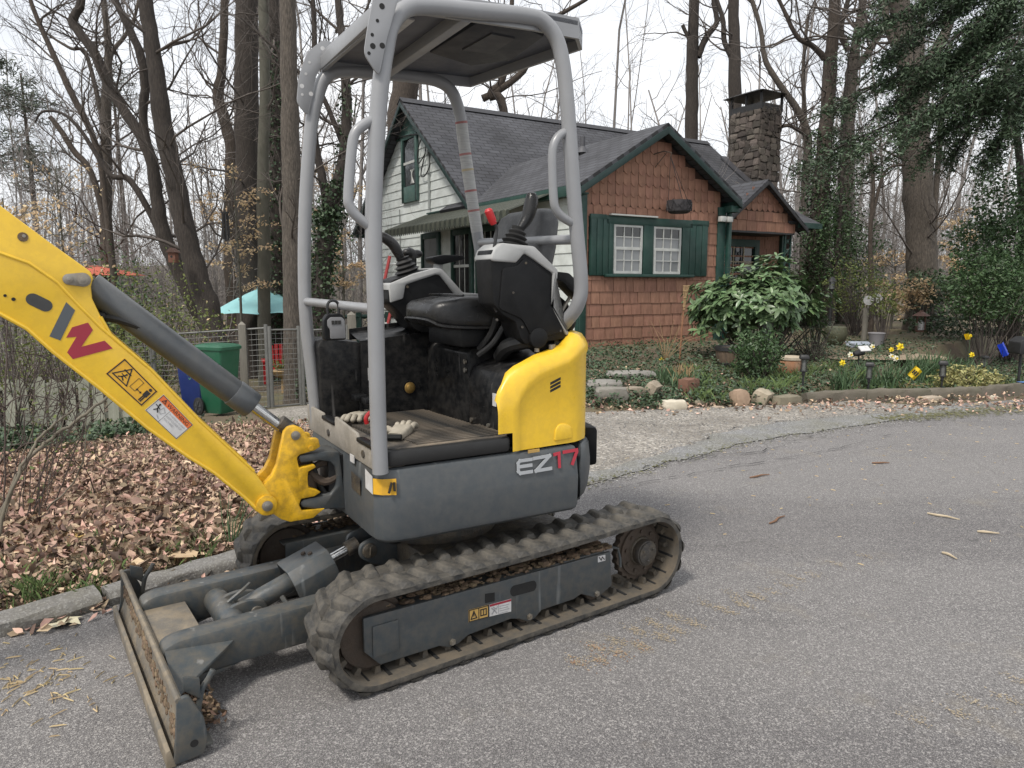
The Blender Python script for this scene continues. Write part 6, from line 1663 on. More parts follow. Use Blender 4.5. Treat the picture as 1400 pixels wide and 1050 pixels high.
# wheeled bins
def bin_(name, label, px, py, D, sc, mt, rz_, wheels=True):
    p = at(px, py, D); z = gz(p.x, p.y)
    b = thing(name, label, 'bin', (p.x, p.y, z+.02), rz_, 'wheeled bins by the yard gate'); b.scale = (sc*.68, sc*.68, sc*.97)
    m = MB(); rings = []
    for (z_, w, d, o_) in ((.03, .40, .44, 0), (.10, .45, .52, 0), (.55, .51, .62, 0), (.92, .56, .70, .02), (.95, .56, .70, .02)): rings.append([(q[0], q[1]+o_, z_) for q in rounded([(-w/2, -d/2), (w/2, -d/2), (w/2, d/2), (-w/2, d/2)], .06, 3)])
    m.loft(rings, True, True); m.build('body', mt, b, autosmooth=40)
    m = MB(); m.loft([[(q[0], q[1]+.02, z_) for q in rounded([(-w/2, -d/2), (w/2, -d/2), (w/2, d/2), (-w/2, d/2)], .07, 3)] for (z_, w, d) in ((.945, .61, .77), (.985, .61, .77), (1.01, .54, .69), (1.025, .40, .55))], True, True); m.build('lid', mt, b, autosmooth=40)
    m = MB(); m.tube([(-.2, -.42, .93), (.2, -.42, .93)], .018, 8); m.build('handle', mt, b)
    if wheels:
        for s_ in (-1, 1):
            m = MB(); m.tube([(s_*.27, -.27, .13), (s_*.32, -.27, .13)], .13, 22); w_ = m.build('wheel', black_rub, b, bevel=.008)
            m = MB(); m.tube([(s_*.319, -.27, .13), (s_*.325, -.27, .13)], .085, 18); m.build('rim', mat('wheel_rim_grey', (.05, .05, .05)), w_)
            m = MB()
            for q in range(6):
                a = math.pi*q/3; m.tube([(s_*.327, -.27, .13), (s_*.327, -.27+.085*math.cos(a), .13+.085*math.sin(a))], .009, 5)
            m.build('spoke', black_rub, w_, kind='stuff')
    m = MB()
    for q in range(3):
        a = 2.09*q; m.tube(bez([(.253+.006, .02+.055*math.cos(a), .70+.055*math.sin(a)), (.258, .02+.075*math.cos(a+.6), .70+.075*math.sin(a+.6)), (.256, .02+.05*math.cos(a+1.4), .70+.05*math.sin(a+1.4))], 3), .010, 5)
    m.build('recycling_mark', mat('pale_bin_print', (.12, .30, .2)), b)
    return b
bin_('wheeled_bin', 'green wheeled recycling bin with closed lid beside the wire gate', 301, 560, 9.3, .93, bin_green, R(-112))
bin_('wheeled_bin', 'dark blue wheeled bin half hidden behind the green bin', 269, 552, 10.0, .80, bin_blue, R(-100))
# wire fence and gate on the yard side
def wire_panel(name, label, A, B, h, cat, step=.075, fine=True, top=True):
    A, B = Vector(A), Vector(B); o = thing(name, label, cat, A)
    L = (B-A); 
    def P(t, z): q = L*t; return (q.x, q.y, q.z+z)
    m = MB(); ln = math.hypot(L.x, L.y); n_ = int(ln/step)
    for i in range(n_+1): m.tube([P(i/n_, .02), P(i/n_, h)], .0028, 3, cap=False)
    for k_ in range(int(h/step)+1): m.tube([P(0, k_*step+.02), P(1, k_*step+.02)], .0028, 3, cap=False)
    m.build('wire_mesh', wire_m, o, kind='stuff')
    if top:
        m = MB(); m.tube([P(0, h), P(1, h)], .013, 8); m.build('top_rail', wire_m, o)
        m = MB(); m.tube([P(0, .02), P(1, .02)], .014, 6); m.build('bottom_rail', wire_m, o)
    for t in (0, 1):
        m = MB(); m.tube([P(t, -.1), P(t, h+.05)], .028, 10); m.build('post', wire_m, o)
    return o
def gpt(px, py, D): p = at(px, py, D); return (p.x, p.y, gz(p.x, p.y))
wire_panel('wire_gate', 'silver wire mesh gate standing between the bin and the tree trunk', gpt(373, 560, 10.2), gpt(412, 555, 10.5), 1.12, 'gate')
wire_panel('wire_gate', 'silver wire mesh gate leaf hidden partly behind the canopy post', gpt(416, 555, 10.5), gpt(478, 555, 10.9), 1.10, 'gate')
wire_panel('wire_fence', 'dark wire fence run behind the green bin', gpt(215, 552, 10.6), gpt(368, 552, 10.2), 1.15, 'fence')
wire_panel('wire_fence', 'wire fence run at the far left behind the briars', gpt(-60, 560, 9.6), gpt(212, 556, 10.6), 1.05, 'fence', top=False)
for (px, w_, h_, D, lab) in ((336, .10, 1.22, 10.25, 'weathered square grey gate post left of the wire gate'), (484, .12, 1.30, 10.9, 'weathered grey gate post behind the black cover box')):
    x, y, z = gpt(px, 552, D); o = thing('gate_post', lab, 'post', (x, y, z), .3); m = MB(); m.box(-w_/2, w_/2, -w_/2, w_/2, -.1, h_); m.add([(-w_/2, -w_/2, h_), (w_/2, -w_/2, h_), (w_/2, w_/2, h_), (-w_/2, w_/2, h_), (0, 0, h_+.05)], [(0, 1, 4), (1, 2, 4), (2, 3, 4), (3, 0, 4)]); m.build('shaft', wood_grey, o, bevel=.008)
# picket fence at far left
x0, y0, z0 = gpt(-70, 588, 8.6); pf = thing('picket_fence', 'pale weathered picket fence behind the briar stems at far left', 'fence', (x0, y0, z0), math.atan2(.9, 3.2))
pk = MB(); pk.prism([(-.06, 0), (.06, 0), (.06, .70), (0, .76), (-.06, .70)], -.012, .012); pkm = pk.mesh('picket', wood_pale)
for i in range(15): link('picket', pkm, pf, (i*.165, vr.uniform(-.01, .01), vr.uniform(-.03, .02)-i*.003), (0, vr.uniform(-.03, .03), 0))
for z in (.18, .58): m = MB(); m.box(-.1, 2.4, .014, .05, z, z+.07); m.build('rail', wood_pale, pf)
# red garden chair
x, y, z = gpt(383, 540, 15.2); rc = thing('garden_chair', 'red slatted garden chair beyond the wire gate', 'chair', (x, y, z), R(200)); rc.scale = (.95,)*3
for i in range(6):
    m = MB(); a = (i-2.5)*.085; h = .95-.5*(a*a*4); m.prism([(a-.036, .36), (a+.036, .36), (a*1.15+.036, h), (a*1.15-.036, h)], .20, .222); o = m.build('back_slat', redp, rc)
for i in range(5):
    m = MB(); m.box(-.27, .27, -.32+i*.1, -.235+i*.1, .345, .365); m.build('seat_slat', redp, rc)
for s_ in (-1, 1):
    m = MB(); m.box(s_*.30-.06, s_*.30+.06, -.36, .28, .56, .585); m.build('armrest', redp, rc)
    m = MB(); m.box(s_*.29-.04, s_*.29+.04, -.34, -.31, 0, .56); m.box(s_*.28-.012, s_*.28+.012, -.3, .35, .25, .36); m.build('leg', redp, rc)
x, y, z = gpt(402, 540, 13.2); hp = thing('bowl_planter', 'small tan bowl planter with fresh green leaves beyond the gate', 'planter', (x-.2, y, z))
m = MB(); m.lathe([(.10, .30), (.16, .34), (.20, .42), (.19, .43), (.0, .41)], n=16); m.cyl((0, 0, 0), (0, 0, 1), .03, .31, 8); m.build('bowl', bamboo, hp)
C_ = np.array([(vr.gauss(0, .09), vr.gauss(0, .09), .45+abs(vr.gauss(0, .09))) for _ in range(90)]); V, F = leaf_arrays(C_, .08, ng); link('foliage', np_mesh('foliage', V, F, leaf_yellowgreen), hp, kind='stuff')
# birdhouse and wind chime on the left trunks
p = at(237, 351, 12.5); bh = thing('birdhouse', 'small red-brown birdhouse fixed to the leaning dark trunk', 'birdhouse', p)
m = MB(); m.box(-.06, .06, -.07, .07, -.10, .08); m.build('box', mat('red_brown_wood', (.17, .075, .05), (.13, .06, .04), .85, 9), bh, bevel=.004)
m = MB(); m.prism([(-.09, .07), (.09, .07), (.0, .15)], -.10, .10); m.build('roof', mat('dark_brown_wood', (.09, .05, .04), (.07, .04, .03), .85, 9), bh)
m = MB(); m.cyl((0, -.072, .0), (0, 1, 0), .02, .004, 12); m.build('entrance_hole', dark, bh)
p = at(308, 300, 13.0); wc = thing('wind_chime', 'dark tube wind chime hanging by the big brown trunk', 'wind chime', p)
m = MB(); m.tube([(0, 0, .12), (0, 0, .45)], .004, 4); m.cyl((0, 0, .11), (0, 0, 1), .07, .02, 14); m.build('top_disc', iron, wc)
for i in range(6):
    a = math.pi*i/3; m = MB(); m.tube([(.05*math.cos(a), .05*math.sin(a), .10), (.05*math.cos(a), .05*math.sin(a), -.32-.03*(i % 3))], .014, 7); m.build('chime_tube', iron, wc)
# deck railing, ladder at the house side
def hw(a_, b_, z): 
    v = Matrix.Translation((1.16, 12.30, 0)) @ Matrix.Rotation(HA, 4, 'Z') @ Vector((a_, b_, z)); return v
q = at(470, 440, 17.5); dk = thing('deck_railing', 'dark green timber deck railing with square posts left of the cottage', 'railing', (q.x, q.y, 0))
for (dx, dy) in ((-.35, -.3), (.35, .1), (1.0, .4), (1.6, .75)):
    m = MB(); m.box(dx-.06, dx+.06, dy-.06, dy+.06, -1.3, .68); m.build('post', green_trim, dk)
for z in (.58, .10):
    m = MB(); m.tube([(-.45, -.35, z), (1.7, .8, z)], .05, 4); m.build('rail', green_trim, dk)
m = MB(); m.box(-.6, 2.0, -.3, 1.4, -.75, -.65); m.build('deck_boards', wood_grey, dk)
A_, B_ = at(533, 350, 13.6), at(507, 470, 13.6)
ld = thing('step_ladder', 'red and white ladder leaning against the white cottage wall', 'ladder', B_)
d_ = (A_-B_); side = Vector((.22, .12, 0))
for s_ in (0, 1):
    m = MB(); m.tube([side*s_-d_*.5, d_+side*s_], .03, 6); m.build('side_rail', mat('red_ladder_rail', (.36, .05, .05), (.30, .04, .04), .5, 8), ld)
for i in range(9):
    m = MB(); c_ = d_*(-.45+i*.17); m.tube([c_, c_+side], .02, 6); m.build('rung', white_sash, ld)

# ------------------------------------------------------------------ garden bed
def stone(name, label, px, py, size, mt, seed, cat='rock', rz_=0., sink=.25, D=None, grp=None, tilt=0.):
    size = tuple(v*.86 for v in size); p = gp(px, py); o = link(name, stone_mesh(name, size, seed, mt, 3, .07, .5)); o.location = (p.x, p.y, gz(p.x, p.y)+size[2]*(.5-sink)); o.rotation_euler = (tilt, 0, rz_); return tag(o, label, cat, grp)
G_ = 'rocks along the garden edge'
stone('rock', 'large square olive-brown rock touching the start of the concrete edging', 1075, 552, (.40, .22, .22), mat('olive_rock', (.20, .175, .125), (.14, .125, .09), .9, 6, bump=.7, bscale=12), 1, rz_=.3, grp=G_)
stone('rock', 'tan pointed rock just left of the olive-brown square rock', 1042, 550, (.30, .22, .22), rock_m, 2, rz_=.9, grp=G_, tilt=.3)
stone('rock', 'upright buff rock third left from the concrete edging', 1011, 553, (.22, .17, .26), mat('buff_rock', (.33, .235, .165), (.25, .175, .12), .9, 6, bump=.7, bscale=12), 3, rz_=.4, grp=G_, tilt=-.3)
stone('rock', 'pale cream rock lying alone at the driveway corner', 921, 558, (.30, .22, .14), rock_white, 4, rz_=.1, grp=G_)
stone('rock', 'pointed red-brown rock behind the cream rock', 941, 537, (.26, .2, .30), rock_red, 5, rz_=.6, grp=G_, sink=.3)
stone('rock', 'tilted grey-tan rock left of the red-brown rock', 891, 541, (.26, .16, .26), rock_m, 6, rz_=1.0, grp=G_, tilt=.5)
stone('rock', 'low tan rock under the ivy left of the tilted rock', 868, 541, (.26, .2, .16), rock_m, 7, rz_=.2, grp=G_)
stone('rock', 'grey mossy boulder at the left end of the garden edge', 836, 545, (.42, .26, .20), mat('grey_rock', (.23, .215, .185), (.16, .15, .13), .9, 6, bump=.7, bscale=12), 8, rz_=.1, grp=G_)
stone('stepping_slab', 'flat grey stone slab lying in the ivy below the tiki torch', 862, 515, (.75, .34, .12), mat('grey_slab', (.25, .24, .215), (.19, .18, .165), .9, 6, bump=.5, bscale=14), 9, 'slab', .15)
stone('stepping_slab', 'grey stone slab at the left edge of the ivy bed', 826, 530, (.5, .34, .14), mat('grey_slab', (.25, .24, .215)), 10, 'slab', .1)
stone('rock', 'loose brown stone lying against the concrete edging beneath the yellow flag', 1272, 546, (.32, .2, .14), rock_m, 11, rz_=.3, grp=G_)
stone('rock', 'small pale stone in front of the edging at far right', 1357, 541, (.14, .1, .08), rock_white, 12, grp=G_)
for i, (px, py, s_) in enumerate(((905, 556, .10), (982, 557, .12), (955, 552, .09), (1112, 548, .09), (1158, 551, .10))):
    stone('pebble_stone', ['small tan stone right of the tilted rock', 'small brown stone between the cream and upright rocks', 'small tan stone right of the red-brown rock', 'small stone left of the concrete edging end', 'small brown stone by the edging below the first solar lamp pair'][i], px, py, (s_*1.3, s_, s_*.7), rock_m, 40+i, 'stone', .3)
# concrete edging with a blue painted end
ek = [(3.42, 8.22), (4.25, 8.52), (5.05, 8.58), (5.75, 8.72), (6.35, 9.02), (7.2, 9.25), (9.0, 9.75)]
for i in range(len(ek)-1):
    lab = ['weathered concrete edging piece beside the olive-brown rock', 'weathered concrete edging piece below the middle solar lamps', 'weathered concrete edging piece below the yellow flag', 'weathered concrete edging piece below the variegated shrub', 'concrete edging piece with blue paint at the mailbox post', 'concrete edging piece leaving the view at the right'][i]
    e_ = long_stone('edging_stone', ek[i], ek[i+1], .11, .105, 60+i, edge_m, -.1, lab, 'edging', 'concrete edging of the garden bed', 8)
    if i == 4:
        m = MB(); a, b = Vector((*ek[4], 0))-e_.location, Vector((*ek[5], 0))-e_.location; t = (b-a).normalized(); n_ = Vector((-t.y, t.x, 0)); 
        a = a+t*.15; m.add([a+n_*.02+Vector((0, 0, .115)), b+n_*.02+Vector((0, 0, .115)), b+n_*.11+Vector((0, 0, .115)), a+n_*.11+Vector((0, 0, .115))], [(0, 1, 2, 3)]); m.build('blue_paint', blue_paint, e_)
# solar stake lamps
def solar(px, py, label, h=.46):
    p = gp(px, py); o = thing('solar_lamp', label, 'garden lamp', (p.x, p.y, gz(p.x, p.y)), vr.uniform(0, 1.5), 'black solar stake lamps in the garden bed'); o.scale = (h/.56, h/.56, h/.46)
    m = MB(); m.tube([(0, 0, -.05), (0, 0, .25)], .014, 8); m.build('stake', iron, o)
    m = MB(); m.box(-.042, .042, -.042, .042, .245, .262); m.box(-.022, .022, -.022, .022, .20, .245); m.build('base', iron, o, bevel=.003)
    m = MB(); m.tube([(0, 0, .262), (0, 0, .395)], .030, 12); m.build('glass', glassy, o)
    for (sx, sy) in ((-1, -1), (1, -1), (1, 1), (-1, 1)):
        m = MB(); m.tube([(sx*.036, sy*.036, .26), (sx*.036, sy*.036, .40)], .005, 5); m.build('bar', iron, o)
    m = MB(); m.loft([[(q[0]*s_, q[1]*s_, z) for q in ((-1, -1), (1, -1), (1, 1), (-1, 1))] for s_, z in ((.048, .395), (.062, .40), (.062, .425), (.050, .448))], True, False); m.build('cap', iron, o, bevel=.003)
    return o
solar(1097, 536, 'black solar lamp leftmost in the bed, behind the olive-brown rock')
solar(1187, 531, 'black solar lamp left of the yellow flag, beside the daffodil clump')
solar(1287, 531, 'black solar lamp right of the yellow flag, left of the variegated shrub')
solar(1345, 505, 'black solar lamp behind the variegated shrub near the blue flag', .38)
# spotlight
p = gp(1173, 505); sl_ = thing('garden_spotlight', 'black solar spotlight with a white tilted panel between two stake lamps', 'spotlight', (p.x, p.y, gz(p.x, p.y)))
m = MB(); m.tube([(0, 0, 0), (0, 0, .22)], .012, 6); m.build('stake', iron, sl_)
m = MB(); m.tube([(-.10, -.05, .22), (.05, .02, .25)], [.03, .055], 14); m.build('head', iron, sl_)
m = MB(); m.add([(.0, -.07, .27), (.14, -.07, .28), (.14, .05, .34), (0, .05, .33), (.0, -.06, .255), (.14, -.06, .265), (.14, .06, .325), (0, .06, .315)], [(0, 1, 2, 3), (7, 6, 5, 4), (0, 4, 5, 1), (1, 5, 6, 2), (2, 6, 7, 3), (3, 7, 4, 0)]); m.build('solar_panel', dec_white, sl_)
# marker flags
def flag(px, py, label, mt, D, w, h_, rot, wave=.01, cat='marker flag', top=.42, text_=None):
    p = at(px, py, D); z = gz(p.x, p.y)
    o = thing('marker_flag', label, cat, (p.x, p.y, z)); zf = p.z-z
    m = MB(); m.tube([(0, 0, 0), (-.01, 0, zf+h_*.3)], .003, 5); m.build('wire_stem', iron, o)
    m = MB(); c_, s_ = math.cos(rot), math.sin(rot); vs = []; n_ = 5
    for i in range(n_+1):
        for j in (0, 1):
            u, v = (i/n_-.5)*w, (j-.5)*h_; vs.append((u*c_-v*s_, wave*math.sin(i*1.6), zf+u*s_+v*c_))
    m.add(vs, [(2*i, 2*i+2, 2*i+3, 2*i+1) for i in range(n_)], True); f_ = m.build('flag_sheet', mt, o)
    if text_:
        m = MB()
        for k_ in range(3):
            u0 = -.045+k_*.03; q = []
            for (u, v) in ((u0, -.03), (u0+.02, -.03), (u0+.02, .03), (u0, .03)): q.append((u*c_-v*s_, -wave-.004, zf+u*s_+v*c_))
            m.add(q, [(0, 1, 2, 3)])
        m.build('print', ink, f_)
flag(1251, 510, 'yellow diamond-turned marker flag with dark print at the bed edge', flag_yellow, 9.1, .12, .15, R(-42), text_=True)
flag(1323, 460, 'small folded yellow marker flag far back in the bed', flag_yellow, 11.5, .09, .10, R(25), .03)
flag(1372, 478, 'bright blue marker flag right of the small yellow flag', flag_blue, 10.4, .11, .20, R(30), .02)
# mailbox-like post at the right edge
p = gp(1390, 523); mp = thing('letterbox_post', 'black metal letterbox on a thin black post at the right edge', 'letterbox', (p.x+.02, p.y, gz(p.x, p.y)))
m = MB(); m.tube([(0, 0, -.05), (0, 0, .52)], .018, 8); m.build('post', iron, mp)
m = MB(); m.prism(rounded([(-.10, .50), (.22, .50), (.22, .66), (.14, .72), (-.02, .72), (-.10, .66)], .02), -.12, .12); m.build('box', iron, mp, bevel=.006)
# pots
def lathe_thing(name, label, cat, px, py, D, prof, mt, part, n=20):
    p = at(px, py, D); z = gz(p.x, p.y); o = thing(name, label, cat, (p.x, p.y, z)); m = MB(); m.lathe(prof, n=n); m.build(part, mt, o, autosmooth=35); return o
br_ = lathe_thing('barrel_planter', 'half barrel planter with brown staves and black rim under the laurel', 'planter', 1000, 495, 10.35, [(.19, 0), (.215, .12), (.235, .24), (.235, .25)], barrel_m, 'staves')
m = MB(); m.lathe([(.236, .215), (.245, .22), (.245, .275), (.22, .275), (.21, .24)], n=22); m.build('rim', iron, br_); m = MB(); m.lathe([(.195, -.01), (.206, .03), (.206, .05)], n=22); m.build('base_ring', iron, br_)
tp = lathe_thing('terracotta_pot', 'round terracotta pot with a pale crusted rim', 'pot', 1080, 500, 9.9, [(.15, 0), (.175, .05), (.185, .17), (.178, .19)], terracotta, 'pot')
m = MB(); m.lathe([(.178, .185), (.195, .19), (.195, .225), (.17, .23), (.15, .20)], n=20); m.build('rim', mat('crusted_rim', (.42, .37, .29), (.33, .27, .2), .9, 14), tp)
lathe_thing('grey_planter_pot', 'tall grey plastic planter pot on the far path', 'pot', 1197, 480, 12.6, [(.105, 0), (.13, .20), (.145, .23), (.135, .24), (.125, .2)], grey_pot, 'pot')
lathe_thing('glazed_pot', 'rounded olive glazed pot behind the rosemary', 'pot', 1141, 478, 12.8, [(.10, 0), (.17, .09), (.205, .22), (.175, .32), (.15, .335)], olive_pot, 'pot')
p = at(1172, 478, 12.4); bg = link('plastic_bag', stone_mesh('plastic_bag', (.36, .2, .10), 77, mat('pale_blue_plastic', (.36, .40, .46), (.28, .31, .36), .35, 7), 3, .12, .4)); bg.location = (p.x, p.y, gz(p.x, p.y)+.05); tag(bg, 'pale blue-grey crumpled plastic bag left of the grey pot', 'bag')
p = at(1200, 495, 11.4); ps = link('path_sand', stone_mesh('path_sand', (1.9, 1.0, .04), 78, mat('pale_path_soil', (.30, .235, .165), (.23, .18, .125), .95, 6, bump=.5, bscale=30), 4, .06, .5)); ps.location = (p.x, p.y, gz(p.x, p.y)-.004); tag(ps, kind='structure'); ps.name = 'garden_path'
bk_ = lathe_thing('bucket', 'pale grey lidded bucket standing under the laurel bush', 'bucket', 1048, 462, 10.9, [(.10, .30), (.125, .55), (.13, .55), (.13, .58), (.0, .585)], mat('pale_grey_bucket', (.30, .31, .31), (.24, .25, .25), .5, 8), 'bucket_body')
# tiki torch
p = gp(929, 492); tk = thing('tiki_torch', 'bamboo tiki torch leaning slightly before the brown wall', 'garden torch', (p.x, p.y, gz(p.x, p.y)), 0)
m = MB(); m.tube([(0, 0, -.05), (.02, 0, .45), (.05, 0, .92)], [.014, .013, .012], 8); m.build('pole', mat('red_brown_cane', (.26, .125, .065), (.20, .095, .05), .7, 12), tk)
for q in range(7):
    a = 2*math.pi*q/7; m = MB(); m.tube([(.045+.012*math.cos(a), .012*math.sin(a), .78), (.052+.018*math.cos(a), .018*math.sin(a), .93), (.065+.045*math.cos(a), .045*math.sin(a), 1.10)], .006, 5); m.build('cane_strip', bamboo, tk)
m = MB(); 
for z, r_ in ((.92, .024), (1.02, .034), (1.09, .046)): m.tube([(.045+.02*(z-.8)/.3-.0+r_*math.cos(a), r_*math.sin(a), z) for a in np.linspace(0, 6.29, 13)], .006, 5)
m.tube([(.03, -.02, .74), (.06, .02, .77), (.03, .02, .80)], .014, 6); m.build('binding', bamboo, tk)
# bird feeder on a hook, lamp post, garden urn lamp
p = at(1259, 440, 14.5); bf = thing('bird_feeder', 'red-brown lantern bird feeder with white seed hanging in the garden', 'bird feeder', p)
m = MB(); m.lathe([(.17, .12), (.10, .17), (.04, .20), (.03, .23)], n=8, sm=False); m.build('roof', mat('red_brown_metal', (.15, .075, .055), (.12, .06, .045), .6, 9), bf)
m = MB(); m.lathe([(.11, -.20), (.12, -.19), (.12, -.17), (.0, -.16)], n=8, sm=False); 
for q in range(4): a = math.pi*q/2+.4; m.tube([(.1*math.cos(a), .1*math.sin(a), -.18), (.1*math.cos(a), .1*math.sin(a), .13)], .012, 5)
m.build('cage', mat('red_brown_metal', (.15, .075, .055)), bf)
m = MB(); m.lathe([(.08, -.16), (.08, -.02), (.02, .03)], n=8); m.build('seed', dec_white, bf)
m = MB(); m.tube(bez([(.0, 0, .22), (.01, 0, .35), (.1, 0, .42), (.18, 0, .30), (.19, 0, -.2), (.19, 0, p.z*-1+gz(p.x, p.y))], 5), .008, 6); m.build('shepherd_hook', iron, bf)
p = at(1137, 395, 15.0); z = gz(p.x, p.y); lp_ = thing('lamp_post', 'black lantern on a thin post at the house corner', 'lamp post', (p.x, p.y, z)); hz = p.z-z
m = MB(); m.tube([(0, 0, -.1), (0, 0, hz)], .035, 8); m.build('post', iron, lp_)
m = MB(); m.tube([(0, 0, hz), (0, 0, hz+.16)], .055, 8); m.build('glass', glassy, lp_)
m = MB(); m.lathe([(.10, hz+.15), (.05, hz+.22), (.01, hz+.25)], n=8, sm=False); m.lathe([(.06, hz-.02), (.07, hz)], n=8); m.build('lantern_cap', iron, lp_)
p = at(1190, 412, 13.5); tr_ = thing('garden_trumpet', 'white trumpet-shaped garden ornament pair above a wooden stump', 'ornament', p)
for s_ in (0, 1):
    m = MB(); m.tube([(s_*.16+.05, .0, .02+s_*.04), (s_*.16-.02, -.03, .03+s_*.04), (s_*.16-.08, -.08, .02+s_*.04)], [.02, .045, .09], 12); m.build('bell', dec_white, tr_)
m = MB(); m.tube([(.05, 0, -.10), (.05, 0, .05)], .02, 6); m.tube([(-.05, .05, gz(p.x, p.y)-p.z), (-.05, .05, -.12)], .05, 10); m.build('wooden_stump', wood_grey, tr_)
# daffodils: each flower is a thing with petals, trumpet and stem
def daffodil(px, py, D, label, mt, size=.075, side=0.):
    size *= .8
    p = at(px, py, D); z = gz(p.x, p.y)
    o = thing('daffodil', label, 'flower', (p.x, p.y, z), 0, 'daffodils in the bed'); h = p.z-z
    m = MB(); m.tube(bez([(.02, .02, -.02), (.01, .02, h*.6), (0, .01, h-.01)], 4), .004, 5); m.build('stem', blade_leaf, o)
    f = Vector((side, -1, .15)).normalized(); u_ = f.orthogonal().normalized(); w_ = f.cross(u_)
    m = MB(); c_ = Vector((0, 0, h))
    for q in range(6):
        a = math.pi*q/3; d1 = u_*math.cos(a)+w_*math.sin(a); d2 = -u_*math.sin(a)+w_*math.cos(a)
        m.add([c_, c_+d1*size*.4+d2*size*.22, c_+d1*size*.72-f*.008, c_+d1*size*.4-d2*size*.22], [(0, 1, 2, 3)])
    m.build('petals', mt, o)
    m = MB(); m.tube([c_, c_+f*size*.3, c_+f*size*.38], [size*.15, size*.2, size*.26], 10, cap=False); m.build('trumpet', petal_y, o)
for (px, py, D, lab, mt, sz) in ((1231, 474, 10.2, 'yellow daffodil, the larger bloom near the middle of the bed', petal_y, .11), (1219, 478, 10.3, 'pale yellow daffodil left of the larger yellow bloom', petal_y, .075), (1152, 496, 9.6, 'yellow daffodil at the left clump by the spotlight', petal_y, .085), (1163, 485, 9.9, 'white daffodil above the left clump', petal_w, .08), (1193, 474, 10.6, 'white daffodil in front of the grey planter pot', petal_w, .08), (1225, 490, 9.7, 'white daffodil, double bloom left of the yellow flag', petal_w, .085), (1219, 487, 9.8, 'white daffodil tucked behind the double white bloom', petal_w, .07), (1329, 485, 10.2, 'yellow daffodil right of the last solar lamp', petal_y, .08), (1327, 459, 11.8, 'yellow daffodil far back beside the small flag', petal_y, .06), (893, 498, 10.5, 'pale yellow daffodil left by the ivy slab', petal_y, .08), (905, 492, 10.7, 'pale yellow daffodil right of its neighbour by the slab', petal_y, .08)):
    daffodil(px, py, D, lab, mt, sz)
# strap leaved clumps
def clump(px, py, label, n, h, spread, seed, mt=blade_leaf, name='bulb_clump', cat='plant', w=.012, D=None):
    r_ = random.Random(seed); n, h = n*2, h*1.3; p = gp(px, py) if D is None else at(px, py, D); z = gz(p.x, p.y); o = thing(name, label, cat, (p.x, p.y, z)); V = []; F = []
    for i in range(n):
        bx, by = r_.gauss(0, spread*.5), r_.gauss(0, spread*.4); lx, ly = r_.gauss(0, .12)*h*2, r_.gauss(0, .12)*h*2; hh = h*r_.uniform(.6, 1.1); a = r_.uniform(0, 3.14); wx, wy = math.cos(a)*w*.5, math.sin(a)*w*.5; b0 = len(V)
        for k_, (t, s_) in enumerate(((0, 1), (.4, 1), (.8, .8), (1, .15))):
            x, y, zz = bx+lx*t*t, by+ly*t*t, hh*(t-.18*t**4*abs(lx+ly)/h*2); V += [(x-wx*s_, y-wy*s_, zz), (x+wx*s_, y+wy*s_, zz)]
        for k_ in range(3): F.append((b0+2*k_, b0+2*k_+1, b0+2*k_+3, b0+2*k_+2))
    link('leaves', np_mesh('leaves', V, F, mt), o, kind='stuff'); return o
for i, (px, py, n_, h, s_, lab) in enumerate(((1150, 525, 60, .30, .16, 'clump of strap daffodil leaves beside the spotlight'), (1210, 520, 50, .32, .16, 'clump of strap leaves between the flag and the second lamp'), (1245, 505, 60, .34, .22, 'tall strap leaf clump behind the yellow flag'), (1275, 505, 70, .36, .20, 'tallest strap leaf clump left of the third lamp'), (1310, 505, 60, .30, .25, 'strap leaf clump behind the variegated shrub'), (935, 535, 40, .22, .14, 'strap leaf clump behind the red-brown rock'), (910, 525, 40, .20, .14, 'strap leaf clump left below the torch'), (1180, 515, 40, .28, .14, 'strap leaf clump behind the second lamp'), (1340, 515, 40, .22, .2, 'low strap leaf clump near the blue flag'))):
    clump(px, py, lab, n_, h, s_, 100+i)
clump(935, 530, 'withered pale leaf clump beside the red-brown rock', 26, .25, .10, 120, bamboo, 'withered_clump')
# ------------------------------------------------------------------ trees, shrubs, leaves
tr = np.random.default_rng(5)
def nrm(v): return v/(np.linalg.norm(v)+1e-9)
def grow(tm, p, d, L, r, lvl, g, up=.12, kids=(4, 6), wig=.22):
    n = 3+lvl*2
    P = [p]; dd = nrm(d)
    for i in range(n):
        dd = nrm(dd+g.normal(size=3)*wig+np.array([0, 0, up])); P.append(P[-1]+dd*L/n)
    P = np.array(P); rr = np.linspace(r, r*(.35 if lvl else .25), n+1)
    tm.tube(P, rr, 6 if lvl >= 3 else (4 if lvl == 2 else 3))
    if lvl > 0:
        for _ in range(g.integers(*kids)):
            t = g.uniform(.22, 1.0); i = min(n-1, int(t*n)); q = P[i]+(P[i+1]-P[i])*(t*n-i)
            td = nrm(P[i+1]-P[i]); s = g.normal(size=3); s -= td*(s@td); s = nrm(s)
            a = g.uniform(.45, 1.0)
            grow(tm, q, td*math.cos(a)+s*math.sin(a), L*g.uniform(.4, .68)*(1.15-.4*t), max(rr[i]*.55, .0035), lvl-1, g, up, kids, wig)
def wpath(pts, D):
    """photo trunk path (px, py, width px) at distance D -> world points and radii"""
    P, r = [], []
    for (px, py, w) in pts:
        p = at(px, py, D); P.append((p.x, p.y, p.z)); r.append(w*.5*math.hypot(D, EYE)/F_PX*.98)
    return np.array(P), np.array(r)
def spl(P, r, k=4):
    Q = bez([tuple(p) for p in P], k); rr = np.interp(np.linspace(0, len(r)-1, len(Q)), np.arange(len(r)), r)
    return np.array([tuple(q) for q in Q]), rr
